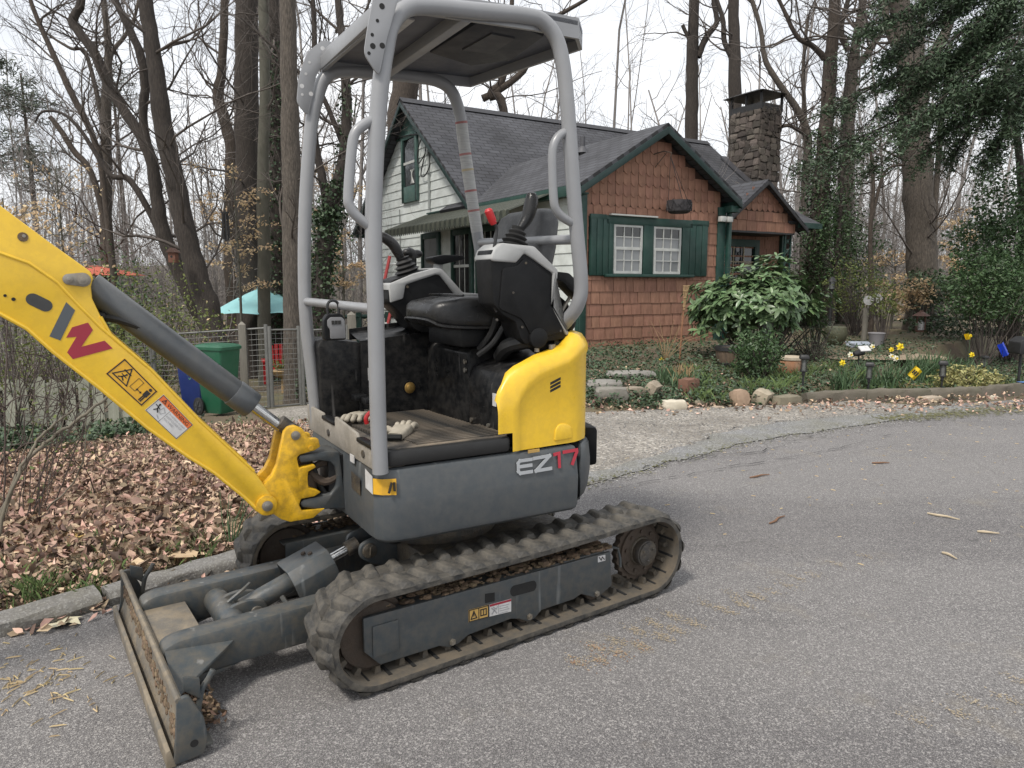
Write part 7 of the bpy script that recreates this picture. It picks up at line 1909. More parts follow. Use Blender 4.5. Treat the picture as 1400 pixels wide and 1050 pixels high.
def tree(name, label, D, paths, bark, seed, limbs=10, Ls=(1.4, 3.0), lvl=2, tmin=.25, grp=None, up=.12, ground=True, knots=.03, twig=None, r0=.028):
    g = np.random.default_rng(seed)
    P0, r0_ = wpath(paths[0], D)
    if ground:
        gz_ = sheet_z(P0[0][0], P0[0][1])
        if P0[0][2] > gz_: P0 = np.vstack([[P0[0]+(P0[0]-P0[1])*0+np.array([0, 0, gz_-.15-P0[0][2]])], P0]); r0_ = np.r_[r0_[0]*1.18, r0_]
    base = P0[0].copy()
    o = thing(name, label, 'tree', tuple(base), 0, grp)
    tm = TM(); br = TM(); allp = []
    for i, pth in enumerate(paths):
        P, r = (P0, r0_) if i == 0 else wpath(pth, D)
        Q, rr = spl(P, r, 5); Q = Q+g.normal(size=Q.shape)*rr[:, None]*.05*np.array([1, 1, .2]); rr = rr*(1+g.normal(size=len(rr))*knots)
        tm.tube(Q-base, rr, 14 if rr.max() > .09 else 9); allp.append((Q, rr))
    for i, (Q, rr) in enumerate(allp):
        nl = limbs if i == 0 else max(3, limbs//2)
        for _ in range(nl):
            t = g.uniform(tmin if i == 0 else .15, 1); k = min(len(Q)-2, int(t*(len(Q)-1))); q = Q[k]
            if q[2] < base[2]+1.2: continue
            a = g.uniform(0, 6.28); d = np.array([math.cos(a), math.sin(a), g.uniform(.0, .7)])
            grow(br, q-base, d, g.uniform(*Ls), min(rr[k]*.45, r0*g.uniform(.6, 1.3)), lvl, g, up)
    tm.build('trunk', bark, o)
    if br.n: br.build('branches', twig or twig_m, o, kind='stuff')
    return o, allp
G1 = 'bare trees of the left yard'; G2 = 'bare trees behind the cottage'
tree('bare_tree', 'dark leaning trunk bending right, tallest of the left yard beside the birdhouse', 13.0, [[(296, 470, 34), (284, 420, 30), (268, 372, 28), (250, 300, 27), (238, 240, 25), (224, 180, 24), (215, 110, 21), (206, 50, 19), (197, -20, 18), (188, -150, 16), (182, -400, 10)]], bark_dark, 1, 16, grp=G1)
tree('bare_tree', 'dark crooked trunk with a hooked top, left of the leaning trunk', 13.6, [[(292, 470, 20), (262, 410, 20), (236, 350, 20), (222, 315, 19), (214, 264, 17), (207, 219, 16), (192, 186, 14), (150, 120, 13), (129, 72, 12), (101, 34, 12), (104, 18, 11), (112, -10, 10), (118, -160, 7)], [(207, 222, 12), (196, 168, 11), (198, 111, 12), (190, 69, 11), (171, 27, 9), (156, -10, 8), (140, -120, 6)], [(222, 330, 9), (205, 290, 9), (176, 245, 8), (150, 238, 7), (112, 180, 5), (85, 155, 4), (58, 153, 3), (48, 168, 2)]], bark_dark, 2, 10, grp=G1)
tree('bare_tree', 'straight grey-brown tree with forked upper limbs far behind the boom', 19.0, [[(148, 420, 18), (146, 330, 16), (145, 250, 15), (146, 130, 12), (148, 60, 9), (142, 0, 7), (138, -120, 5)], [(147, 120, 8), (152, 75, 6), (170, 50, 5), (185, 20, 4), (196, -40, 3)], [(147, 200, 7), (120, 80, 5), (96, 66, 4), (70, 50, 3), (40, 25, 2)]], bark_grey, 3, 16, (1.5, 3.2), grp=G1)
tree('bare_tree', 'slender tree slanting up to the upper left corner', 17.0, [[(160, 420, 9), (140, 240, 8), (129, 192, 8), (112, 155, 8), (99, 130, 8), (72, 72, 7), (55, 35, 6), (40, -5, 5), (20, -80, 4)]], bark_brown, 4, 12, grp=G1)
tree('bare_tree', 'short slanting snag trunk low at the far left', 18.0, [[(160, 400, 9), (130, 250, 8), (100, 205, 8), (84, 180, 7), (69, 160, 6)]], bark_brown, 5, 6, grp=G1)
tree('bare_tree', 'brown trunk with a swollen scarred bend left of the massive trunk', 19.5, [[(322, 430, 24), (318, 330, 23), (318, 260, 20), (316, 200, 17), (306, 160, 15), (298, 130, 14), (304, 90, 11), (307, 0, 10), (306, -150, 8)]], bark_brown, 6, 12, grp=G1)
tree('bare_tree', 'massive dark brown trunk standing behind the teal umbrella', 18.3, [[(345, 470, 42), (343, 400, 36), (340, 300, 34), (338, 200, 31), (337, 80, 30), (338, -20, 28), (340, -300, 22)]], bark_dark, 7, 14, (1.5, 3.5), grp=G1)
tree('bare_tree', 'smooth olive-grey slim trunk right of the massive trunk', 16.0, [[(362, 470, 18), (361, 380, 17), (360, 250, 16), (362, 100, 14), (360, 0, 13), (360, -200, 11)]], bark_olive, 8, 8, grp=G1)
t7, a7 = tree('bare_tree', 'ivy covered dark trunk between the olive-grey and pale trunks', 17.0, [[(380, 470, 22), (379, 380, 20), (378, 200, 18), (376, 60, 15), (375, -20, 14), (374, -200, 12)]], bark_dark, 9, 8, grp=G1)
tree('bare_tree', 'pale brown foreground trunk just left of the canopy posts', 11.3, [[(404, 545, 34), (402, 520, 27), (400, 440, 26), (399, 300, 25), (397, 180, 24), (395, 80, 22), (393, -20, 20), (391, -300, 16)]], bark_grey, 10, 8, (1.0, 2.2), tmin=.45, grp=G1)
t9, a9 = tree('bare_tree', 'ivy clad tree forking into a Y behind the canopy', 14.5, [[(440, 470, 26), (440, 380, 24), (448, 310, 22), (452, 285, 20), (470, 220, 16), (474, 150, 14), (470, 70, 11), (462, 0, 9), (455, -150, 7)], [(450, 290, 13), (440, 240, 11), (432, 200, 10), (425, 130, 8), (430, 60, 7), (424, -60, 5)], [(470, 200, 8), (440, 130, 6), (410, 100, 5), (380, 70, 4), (330, 25, 3)]], bark_dark, 11, 14, grp=G1)
tree('bare_tree', 'thick trunk rising directly behind the white gable peak', 25.0, [[(548, 330, 40), (547, 180, 36), (556, 100, 34), (566, 20, 33), (572, -60, 30), (580, -300, 20)], [(552, 120, 12), (575, 85, 10), (600, 40, 8), (612, 0, 6), (640, -80, 4)]], bark_brown, 12, 14, (2, 4), grp=G2)
tree('bare_tree', 'spreading bare tree behind the dark main roof', 27.0, [[(690, 330, 16), (688, 150, 12), (670, 130, 11), (690, 100, 8), (700, 0, 6)], [(660, 135, 10), (690, 118, 9), (720, 90, 8), (735, 40, 6), (800, 0, 5), (850, -40, 4)]], bark_brown, 13, 16, (2, 4), grp=G2)
tree('bare_tree', 'dark straight trunk with a cut stub above the roof ridge', 26.0, [[(944, 330, 20), (945, 190, 17), (946, 120, 17), (947, 60, 15), (949, 0, 13), (952, -200, 10)], [(954, 78, 9), (966, 50, 8), (980, 30, 7), (976, 5, 6), (970, -40, 5)], [(944, 58, 6), (938, 45, 5), (933, 34, 5)]], bark_dark, 14, 6, (1.2, 2.5), grp=G2)
tree('bare_tree', 'dark trunk with a curved left limb beside the stone chimney', 25.0, [[(1004, 330, 18), (1005, 180, 17), (1004, 80, 16), (1003, 0, 14), (1003, -200, 10)], [(1000, 78, 8), (990, 55, 7), (988, 25, 6), (976, -10, 5)]], bark_dark, 15, 6, (1.2, 2.5), grp=G2)
t13, a13 = tree('bare_tree', 'ivy footed double-limbed tree right of the cottage', 19.0, [[(1112, 440, 30), (1118, 330, 27), (1124, 240, 22), (1130, 160, 19), (1136, 80, 17), (1142, 0, 15), (1150, -150, 12)], [(1128, 80, 9), (1110, 62, 7), (1090, 50, 6), (1070, 10, 5), (1050, -30, 4)]], bark_brown, 16, 14, (1.5, 3), grp='trees right of the cottage')
t14, a14 = tree('bare_tree', 'grey trunk splitting into several limbs right of the ivy footed tree', 20.0, [[(1150, 440, 24), (1152, 330, 22), (1156, 250, 19), (1160, 150, 17), (1166, 90, 15), (1170, 60, 12), (1180, 0, 10), (1188, -100, 7)], [(1164, 100, 10), (1185, 75, 9), (1205, 45, 7), (1225, 30, 6)], [(1160, 70, 8), (1150, 40, 7), (1160, 0, 6)]], bark_grey, 17, 12, (1.5, 3), grp='trees right of the cottage')
tree('bare_tree', 'pale curving limbed tree just right of the chimney', 22.0, [[(1098, 400, 12), (1100, 280, 11), (1104, 190, 11), (1090, 150, 9), (1062, 110, 8), (1046, 80, 7), (1040, 40, 6), (1025, -10, 5)], [(1104, 185, 6), (1080, 172, 5), (1066, 174, 5)], [(1103, 200, 7), (1098, 100, 5), (1105, 20, 4)]], bark_grey, 18, 14, (1.5, 3), grp='trees right of the cottage')
tree('big_oak_tree', 'broad grey-brown trunk with spreading limbs in the right-hand garden', 17.0, [[(1264, 405, 44), (1262, 380, 38), (1258, 300, 37), (1254, 230, 37), (1250, 180, 38), (1248, 130, 34), (1240, 60, 28), (1228, -10, 24), (1215, -150, 16)], [(1256, 140, 22), (1270, 90, 18), (1290, 50, 14), (1305, 0, 11), (1315, -100, 8)], [(1262, 140, 12), (1262, 100, 10), (1258, 60, 9), (1262, 0, 8)], [(1240, 90, 12), (1218, 50, 10), (1210, 10, 9), (1200, -60, 7)]], bark_grey, 19, 14, (1.2, 2.8))
tree('sapling', 'thin crooked sapling left of the broad trunk', 16.5, [[(1192, 420, 7), (1190, 330, 6), (1194, 250, 5), (1188, 190, 4)], [(1192, 300, 5), (1210, 235, 4), (1240, 225, 3)]], bark_brown, 20, 10, (.8, 1.6), r0=.012)
tree('sapling', 'thin dark sapling at the right edge above the holly', 14.0, [[(1398, 330, 10), (1392, 200, 9), (1380, 130, 7), (1376, 60, 5), (1372, 0, 4)]], bark_dark, 21, 8, (.8, 1.6), r0=.012)
tree('sapling', 'thin straight sapling behind the holly bush', 18.0, [[(1276, 330, 8), (1284, 200, 7), (1292, 130, 6), (1300, 60, 4)]], bark_grey, 22, 10, (1, 2), r0=.014)
# ivy on trunks
def ivy_on(o, path, z1, n, seed, mt=leaf_ivy, size=.075, thick=.05):
    g = np.random.default_rng(seed); Q, rr = path; b = np.array(o.location)
    C = []
    idx = [i for i in range(len(Q)-1) if Q[i][2] < z1]
    for _ in range(n):
        i = idx[g.integers(len(idx))]; t = g.random(); q = Q[i]*(1-t)+Q[i+1]*t; a = g.uniform(0, 6.28); r = rr[i]+abs(g.normal())*thick
        C.append(q-b+np.array([r*math.cos(a), r*math.sin(a), 0]))
    V, F = leaf_arrays(np.array(C), size, g, .75, .2); link('ivy', np_mesh('ivy', V, F, mt), o, kind='stuff')
ivy_on(t7, a7[0], 6.5, 3200, 1, thick=.06); ivy_on(t9, a9[0], 3.2, 2600, 2, thick=.12); ivy_on(t13, a13[0], 5.2, 3600, 3, thick=.16); ivy_on(t14, a14[0], 3.5, 1500, 4, thick=.15)
ivy_on(t9, a9[0], 5.0, 700, 12, thick=.06)
# wooded background
def woods(name, n, D0, D1, x0, x1, seed, rng_r, h, stuff_m, lim=7, lvl=1):
    g = np.random.default_rng(seed); tm = TM()
    for _ in range(n):
        D = g.uniform(D0**.5, D1**.5)**2; px = g.uniform(x0, x1); x = (px-CX)/F_PX*D; z = sheet_z(x, D)-.2
        H = g.uniform(*h); r = g.uniform(*rng_r); lean = g.normal(size=2)*.09*H; wob_ = g.normal(size=2)*.03*H; ph_ = g.uniform(0, 6.28)
        P = np.array([[x+lean[0]*t*t+wob_[0]*math.sin(4*t+ph_)+g.normal()*.05, D+lean[1]*t*t, z+H*t] for t in np.linspace(0, 1, 6)])
        tm.tube(P, r*np.linspace(1, .3, 6), 5)
        for k in range(lim):
            t = g.uniform(.25, 1); i = min(4, int(t*5)); q = P[i]+(P[i+1]-P[i])*(t*5-i); a = g.uniform(0, 6.28)
            grow(tm, q, np.array([math.cos(a), math.sin(a), g.uniform(.2, 1.0)]), g.uniform(1.2, 3.4), max(.010, r*.25), lvl, g, .10, (4, 7))
    return tag(tm.build(name, stuff_m), kind='stuff')
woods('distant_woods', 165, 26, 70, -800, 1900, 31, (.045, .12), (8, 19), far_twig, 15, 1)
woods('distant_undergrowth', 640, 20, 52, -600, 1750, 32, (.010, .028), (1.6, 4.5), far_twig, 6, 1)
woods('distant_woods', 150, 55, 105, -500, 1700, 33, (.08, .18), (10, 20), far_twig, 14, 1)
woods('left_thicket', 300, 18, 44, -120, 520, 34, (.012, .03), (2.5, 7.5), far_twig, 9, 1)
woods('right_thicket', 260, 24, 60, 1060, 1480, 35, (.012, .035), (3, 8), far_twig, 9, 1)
# crowns and bushes from many leaf faces
def leaf_shell(n, c, rad, g, fill=.55, flat=0.):
    d = g.normal(size=(n, 3)); d /= np.linalg.norm(d, axis=1, keepdims=True)
    r = fill+(1-fill)*g.random((n, 1))**.6
    lump = 1+.22*np.sin(d[:, :1]*7+c[0])*np.cos(d[:, 1:2]*6+c[1])+.14*np.sin(d[:, 2:]*9)
    return np.array(c)+d*r*lump*np.array(rad)
def bush(name, label, p, rad, n, size, mt, seed, cat='shrub', stems=14, aspect=.5, fill=.4, stem_m=None, grp=None, zc=None):
    g = np.random.default_rng(seed); o = thing(name, label, cat, p, 0, grp); zc = rad[2]*.95 if zc is None else zc
    C = leaf_shell(n, (0, 0, zc), rad, g, fill); C = C[C[:, 2] > .01]
    V, F = leaf_arrays(C, size, g, aspect, .25); link('foliage', np_mesh('foliage', V, F, mt), o, kind='stuff')
    if stems:
        tm = TM()
        for _ in range(stems):
            a = g.uniform(0, 6.28); e = C[g.integers(len(C))]; b = np.array([g.normal()*.06*rad[0], g.normal()*.06*rad[1], -.05])
            md = (b+e)/2+g.normal(size=3)*.08*rad[0]; tm.tube(np.array([b, md, e]), [.012, .008, .004], 4)
        tm.build('stems', stem_m or twig_m, o)
    return o
def gxy(px, D, py=480): p = at(px, py, D); return (p.x, p.y, sheet_z(p.x, p.y))
bush('evergreen_shrub', 'loose yellow-green shrub behind the boom cylinder', gxy(205, 10.9), (1.15, .7, 1.1), 2700, .055, leaf_yellowgreen, 1, stems=40, fill=.25, zc=1.1)
bush('evergreen_shrub', 'sparse green shrub above the picket fence at far left', gxy(90, 9.6), (1.2, .7, .7), 900, .055, leaf_yellowgreen, 2, stems=60, fill=.2, zc=1.0)
bush('evergreen_shrub', 'sparse shrub at the left picture edge over the pickets', gxy(10, 8.9), (.8, .6, .75), 500, .05, leaf_yellowgreen, 3, stems=50, fill=.2, zc=.9)
bush('evergreen_shrub', 'mid green shrub behind the first yard shrub', gxy(150, 13.5), (1.3, .8, 1.3), 1700, .07, leaf_green, 4, stems=30, fill=.25, zc=1.5)
bush('bare_brush', 'tangled leafless brush left of the wire gate', gxy(270, 12), (.7, .5, .7), 120, .05, leaf_tan, 5, stems=60, fill=.2, zc=1.0)
bush('evergreen_shrub', 'ivy mound at the foot of the pale trunk', gxy(424, 11.2), (.28, .25, .32), 420, .055, leaf_ivy, 6, stems=0, zc=.3)
# beech understorey with dead tan leaves
def beech(name, label, px, py0, py1, D, w, n, seed, grp='beeches holding dry leaves'):
    n = int(n*1.7)
    g = np.random.default_rng(seed); b = gxy(px, D); o = thing(name, label, 'tree', b, 0, grp); tm = TM(); top = at(px, py1, D).z-b[2]; lo = at(px, py0, D).z-b[2]; W = w/F_PX*D
    tm.tube(np.array([[0, 0, -.1], [.05, 0, top*.5], [0, .05, top]]), [.035, .025, .01], 6); C = []
    for _ in range(22):
        z = g.uniform(lo, top); a = g.uniform(0, 6.28); L = W*g.uniform(.4, 1.0); q = np.array([0, 0, z*.92]); e = np.array([math.cos(a)*L, math.sin(a)*L*.7, z+g.uniform(-.05, .25)]); md = (q+e)/2+np.array([0, 0, .1])
        tm.tube(np.array([q, md, e]), [.010, .007, .003], 3)
        for _k in range(n//22):
            t = g.uniform(.3, 1.05); C.append(q+(e-q)*t+np.array([0, 0, .4*t*(1-t)])+g.normal(size=3)*np.array([.10, .10, .035]))
    tm.build('trunk', bark_olive, o); V, F = leaf_arrays(np.array(C), .075, g, .5, .5, droop=.6); link('dry_leaves', np_mesh('dry_leaves', V, F, leaf_tan), o, kind='stuff')
beech('young_beech', 'young beech with hanging tan leaves before the massive trunk', 330, 400, 225, 15.5, 66, 620, 1)
beech('young_beech', 'young beech with tan leaves seen through the canopy', 470, 420, 210, 16.5, 60, 800, 2)
beech('young_beech', 'low tan leaved beech sprays left of the boom top', 20, 380, 270, 12.0, 130, 420, 3)
beech('young_beech', 'small tan beech at the left yard edge behind the boom', 95, 360, 230, 14, 60, 130, 4)
beech('young_beech', 'tan leaved beech left of the broad trunk in the right garden', 1215, 440, 340, 17.5, 45, 520, 5)
beech('young_beech', 'pale tan beech sprays right of the broad trunk', 1305, 420, 300, 18.2, 45, 620, 6)
beech('young_beech', 'tan beech sprays low behind the bird feeder', 1240, 430, 385, 16.0, 30, 420, 7)
# pines at the far left
def pine(name, label, px, D, y_top, y_bot, w, n, seed):
    g = np.random.default_rng(seed); b = gxy(px, D); o = thing(name, label, 'tree', b, 0, 'pines beyond the left yard'); top = at(px, y_top, D).z-b[2]; bot = at(px, y_bot, D).z-b[2]; W = w/F_PX*D; tm = TM(); tm.tube(np.array([[0, 0, -.2], [.1, 0, top*.5], [0, 0, top]]), [.16, .12, .04], 7); C = []
    for _ in range(34):
        z = bot+(top-bot)*g.random(); f = 1-.55*abs((z-bot)/(top-bot)-.35); a = g.uniform(0, 6.28); L = W*f*g.uniform(.5, 1); e = np.array([math.cos(a)*L, math.sin(a)*L, z+g.uniform(-.2, .5)]); tm.tube(np.array([[0, 0, z], e*.6+np.array([0, 0, z*.4]), e]), [.03, .02, .008], 3)
        for _k in range(n//34): t = g.uniform(.35, 1.05); C.append(np.array([0, 0, z])*(1-t)+e*t+g.normal(size=3)*np.array([.28, .28, .14]))
    tm.build('trunk', bark_brown, o); V, F = leaf_arrays(np.array(C), .26, g, .16, .3); link('needles', np_mesh('needles', V, F, pine_m), o, kind='stuff')
pine('pine_tree', 'grey-green pine crown at the far left edge', 10, 30, 75, 230, 75, 3400, 1)
pine('pine_tree', 'grey-green pine right of the edge pine, below the slanting tree', 62, 34, 100, 260, 60, 3400, 2)
pine('pine_tree', 'small pine crown seen between the leaning trunks', 180, 38, 85, 150, 34, 900, 3)
# hemlock boughs and holly at the right
hm = thing('hemlock_tree', 'large dark hemlock with drooping sprays filling the upper right corner', 'tree', gxy(1490, 12.5)); hb_ = np.array(hm.location)
g = np.random.default_rng(77); tm = TM(); C = []; Cd = []
tp_ = at(1480, -300, 12.5); tm.tube(np.array([[0, 0, -.2], [-.1, 0, 3], [(tp_.x-hb_[0]), 0, tp_.z-hb_[2]]]), [.26, .2, .1], 10)
ends = [((1450, 120), (1095, 225), 13), ((1450, 60), (1130, 150), 13), ((1440, -20), (1180, 45), 12.5), ((1450, 100), (1160, 215), 12), ((1460, 60), (1235, 175), 11.5), ((1450, 0), (1255, 90), 12), ((1450, -60), (1210, -10), 12.5), ((1450, 20), (1290, 120), 12), ((1460, 60), (1310, 175), 12), ((1460, 90), (1345, 230), 12), ((1450, -30), (1320, 60), 12.5), ((1450, -60), (1290, 0), 13), ((1460, 10), (1370, 110), 11.5), ((1460, 40), (1375, 165), 11.5), ((1450, -90), (1360, 20), 12), ((1460, 60), (1195, 120), 13.5), ((1460, -20), (1225, 60), 13.5), ((1450, 60), (1180, 245), 12.5), ((1450, 70), (1265, 205), 12.2), ((1450, -60), (1390, 60), 11), ((1440, -100), (1240, 30), 12.4), ((1440, 0), (1330, 90), 12.6), ((1440, -60), (1350, 60), 12.2), ((1450, 30), (1215, 150), 13), ((1450, 80), (1300, 215), 12.6), ((1450, 60), (1360, 200), 12), ((1440, -40), (1200, 90), 12.8), ((1450, 20), (1170, 180), 12.9)]
for (a_, e_, D) in ends:
    A, E = np.array(at(*a_, 12.5)), np.array(at(*e_, D)); md = (A+E)/2+np.array([0, 0, .28]); P = np.array([tuple(q) for q in bez([A, md, E], 8)])
    tm.tube(P-hb_, np.linspace(.035, .006, len(P)), 4)
    for _ in range(30):
        t = g.uniform(.28, 1)**.8; i = min(len(P)-2, int(t*(len(P)-1))); q = P[i]; dr = nrm(P[i+1]-P[i]); s = np.array([-dr[1], dr[0], 0])*(1 if g.random() < .5 else -1)
        L = g.uniform(.25, .85)*(1.25-.6*t); d = nrm(dr*.8+s*g.uniform(.3, 1.1)+np.array([0, 0, g.uniform(-.7, .25)]))
        e2 = q+d*L+np.array([0, 0, -.12*L]); tm.tube(np.array([q, (q+e2)/2+np.array([0, 0, .03]), e2])-hb_, [.007, .005, .002], 3)
        for _k in range(int(56*L/.4)):
            u = g.uniform(.1, 1.05); c = q+(e2-q)*u+g.normal(size=3)*np.array([.075, .075, .05]); C.append(c-hb_)
tm.build('trunk', bark_dark, hm); V, F = leaf_arrays(np.array(C), .085, g, .28, .45, droop=.35); link('needle_sprays', np_mesh('needle_sprays', V, F, needle_m), hm, kind='stuff')
# a few hemlock sprays on the two limbed trees further left
hm2 = thing('hemlock_tree', 'young dark hemlock between the two limbed trunks', 'tree', gxy(1135, 18)); b2 = np.array(hm2.location); tm = TM(); C = []; top = at(1135, 60, 18).z-b2[2]
tm.tube(np.array([[0, 0, -.1], [.05, 0, top*.5], [0, 0, top]]), [.07, .05, .015], 6)
for _ in range(34):
    z = top*g.uniform(.42, .97); a = g.uniform(0, 6.28); L = g.uniform(.4, 1.15); e = np.array([math.cos(a)*L, math.sin(a)*L*.7, z-.1*L]); tm.tube(np.array([[0, 0, z], e*.5+np.array([0, 0, z*.5+.08]), e]), [.012, .008, .003], 3)
    for _k in range(36): t = g.uniform(.25, 1.05); C.append(np.array([0, 0, z])*(1-t)+e*t+g.normal(size=3)*np.array([.09, .09, .06])+np.array([0, 0, -.1*t]))
tm.build('trunk', bark_dark, hm2); V, F = leaf_arrays(np.array(C), .10, g, .28, .4, droop=.4); link('needle_sprays', np_mesh('needle_sprays', V, F, needle_m), hm2, kind='stuff')
bush('holly_bush', 'tall dark glossy holly at the right edge', gxy(1375, 13.2), (1.15, .9, 1.45), 8200, .08, leaf_green, 11, 'tree', stems=30, fill=.3, zc=2.0)
bush('holly_bush', 'rounded dark evergreen bush in front of the tall holly', gxy(1345, 12.2), (.85, .6, .62), 5200, .062, leaf_green, 12, stems=20, fill=.35, zc=1.35)
bush('ivy_mound', 'dark ivy mound at the foot of the broad trunk', gxy(1262, 16.3), (.62, .5, .42), 1900, .07, leaf_ivy, 13, stems=0, zc=.95)
bush('ivy_mound', 'low ivy bank behind the garden bed at right', gxy(1330, 14.5), (1.5, .6, .35), 2600, .07, leaf_ivy, 14, stems=0, zc=.3)
bush('evergreen_shrub', 'yellow-green wispy shrub right of the lamp post', gxy(1165, 15.2), (.75, .5, .62), 1700, .05, leaf_yellowgreen, 15, stems=40, zc=.95)
bush('evergreen_shrub', 'tall feathery green shrub behind the house corner', gxy(1128, 18.2), (.75, .6, 1.5), 2800, .08, leaf_green, 16, stems=25, zc=2.1, fill=.2)
bush('evergreen_shrub', 'dull green shrub behind the tall feathery shrub', gxy(1165, 20.5), (.9, .6, 1.3), 1800, .09, leaf_green, 17, stems=20, zc=1.7, fill=.2)
bush('evergreen_shrub', 'bright young leaves on stems behind the grey pot', gxy(1205, 12.9), (.30, .25, .34), 420, .07, leaf_yellowgreen, 18, stems=20, zc=.78, aspect=.3)
bush('rosemary_bush', 'grey-green rosemary bush right of the terracotta pot', gxy(1112, 10.9), (.36, .3, .36), 1700, .05, mat('rosemary_leaf', (.085, .11, .07), (.065, .085, .055), .7, 8, island=.35), 19, stems=40, aspect=.14, zc=.38)
bush('small_green_shrub', 'small bright green shrub between the barrel and the terracotta pot', gxy(1037, 9.4), (.36, .3, .30), 1500, .055, leaf_green, 20, stems=24, zc=.34)
bush('variegated_shrub', 'low cream and green variegated shrub right of the third lamp', gxy(1325, 9.35), (.46, .3, .17), 1700, .045, mat('cream_green_leaf', (.36, .32, .13), (.19, .2, .07), .6, 30, island=.4), 21, stems=10, zc=.17)
# laurel with separate large leaves
def big_leaf_mesh():
    m = MB(); L, W = .155, .058; vs = []; prof = [(0, .02), (.18, .6), (.42, 1.0), (.70, .8), (.90, .35), (1, .02)]
    for (t, w) in prof:
        z = -.022*t*t; vs += [(L*t, -W*w*.5, z+.008*w), (L*t, 0, z), (L*t, W*w*.5, z+.008*w)]
    fs = []
    for i in range(5): fs += [(i*3, i*3+1, i*3+4, i*3+3), (i*3+1, i*3+2, i*3+5, i*3+4)]
    m.add(vs, fs, True); return m
lm = big_leaf_mesh(); LV = np.array(lm.v); LF = np.array(lm.f); leaf_me = lm.mesh('leaf', leaf_rhodo)
bp = gxy(1036, 10.9); la = thing('laurel_bush', 'large glossy green laurel bush in front of the cottage porch', 'shrub', bp); g = np.random.default_rng(9); whorls = []
for _ in range(900):
    d = g.normal(size=3); d[2] = abs(d[2])*1.0-.45 if g.random() < .9 else d[2]; d = nrm(d); lob = 1+.13*math.sin(d[0]*6+1)+.1*math.cos(d[1]*5)+.08*math.sin(d[2]*8)
    r = (.72+.28*g.random()) if g.random() < .8 else g.uniform(.35, .75)
    c = d*r*lob*np.array([.94, .64, .66])+np.array([0, 0, .76]); c[0] += .10*(c[2]-.8)
    if c[2] > .12: whorls.append((c, d))
view = nrm(np.array([0, 0, EYE])-np.array(bp)); whorls.sort(key=lambda w: -(w[0]@view)); placed = 0; MV = []; MF = []; nb_ = 0
for (c, d) in whorls:
    ax = nrm(d*.8+np.array([0, 0, .75])+g.normal(size=3)*.25); e1 = nrm(np.cross(ax, g.normal(size=3))); e2 = np.cross(ax, e1); k0 = g.uniform(0, 6.28)
    for k in range(g.integers(5, 8)):
        a = k0+6.283*k/6.5+g.normal()*.2; tilt = g.uniform(-.05, .65); x = nrm((e1*math.cos(a)+e2*math.sin(a))*math.cos(tilt)+ax*math.sin(tilt)+np.array([0, 0, -.12])); zz = nrm(ax-x*(ax@x)); y = np.cross(zz, x); s = g.uniform(.6, 1.15)
        if placed < 300 and g.random() < .95:
            o = link('leaf', leaf_me, la); o.matrix_local = Matrix(((x[0]*s, y[0]*s, zz[0]*s, c[0]), (x[1]*s, y[1]*s, zz[1]*s, c[1]), (x[2]*s, y[2]*s, zz[2]*s, c[2]), (0, 0, 0, 1))); placed += 1
        else:
            MV.append((LV@np.stack([x, y, zz]))*s+c); MF.append(LF+nb_); nb_ += len(LV)
link('leaf_mass', np_mesh('leaf_mass', np.concatenate(MV), np.concatenate(MF), leaf_rhodo_mass, True), la, kind='stuff')
tm = TM()
for _ in range(26):
    w = whorls[g.integers(len(whorls))][0]; b = np.array([g.normal()*.12, g.normal()*.1, -.05]); tm.tube(np.array([b, b*.4+w*.5+np.array([0, 0, -.1]), w]), [.018, .013, .007], 5)
tm.build('stems', twig_m, la)
# ground cover in the bed: ivy, small leaves, grass
g = np.random.default_rng(15); C = []
while len(C) < 19000:
    px, py = g.uniform(800, 1420), g.uniform(462, 560); p = gp(px, py)
    dg = p.y-.28*(p.x-3)
    if dg < 8.12+.1*math.sin(p.x*4) or p.y > 14: continue
    if p.x > 3.4 and dg < 8.25 and p.y < 8.2+.24*(p.x-3.4)+.25: continue
    if g.random() > .35+.65*(.5+.5*math.sin(p.x*3.1+p.y*2.3)*math.cos(p.y*3.7)): continue
    C.append((p.x, p.y, sheet_z(p.x, p.y)+abs(g.normal())*.05))
V, F = leaf_arrays(np.array(C), .046, g, .6, .6); tag(link('ivy_ground_cover', np_mesh('ivy_ground_cover', V, F, leaf_ivy)), kind='stuff')
def tufts(name, pts, h, mt, seed, n=26):
    g = np.random.default_rng(seed); V = []; F = []
    for (x, y, s, k) in pts:
        z = sheet_z(x, y)
        for _ in range(int(n*k)):
            bx, by = x+g.normal()*s, y+g.normal()*s; hh = h*g.uniform(.4, 1.2); lx, ly = g.normal(size=2)*hh*.45; a = g.uniform(0, 3.14); w = .003; b = len(V)
            V += [(bx-w*math.cos(a), by-w*math.sin(a), z-.01), (bx+w*math.cos(a), by+w*math.sin(a), z-.01), (bx+lx*.5+w*.7*math.cos(a), by+ly*.5+w*.7*math.sin(a), z+hh*.65), (bx+lx, by+ly, z+hh)]; F.append((b, b+1, b+2, b+3))
    tag(link(name, np_mesh(name, V, F, mt)), kind='stuff')
pts = []
for _ in range(90):
    p = gp(g.uniform(940, 1400), g.uniform(505, 552))
    if p.y-.28*(p.x-3) > 8.3: pts.append((p.x, p.y, .10, 1.6))
tufts('bed_grass', pts, .13, grass_m, 1)
pts = [(-2.05+g.normal()*.1, 3.0+g.normal()*.05, .05, 3) for _ in range(3)]
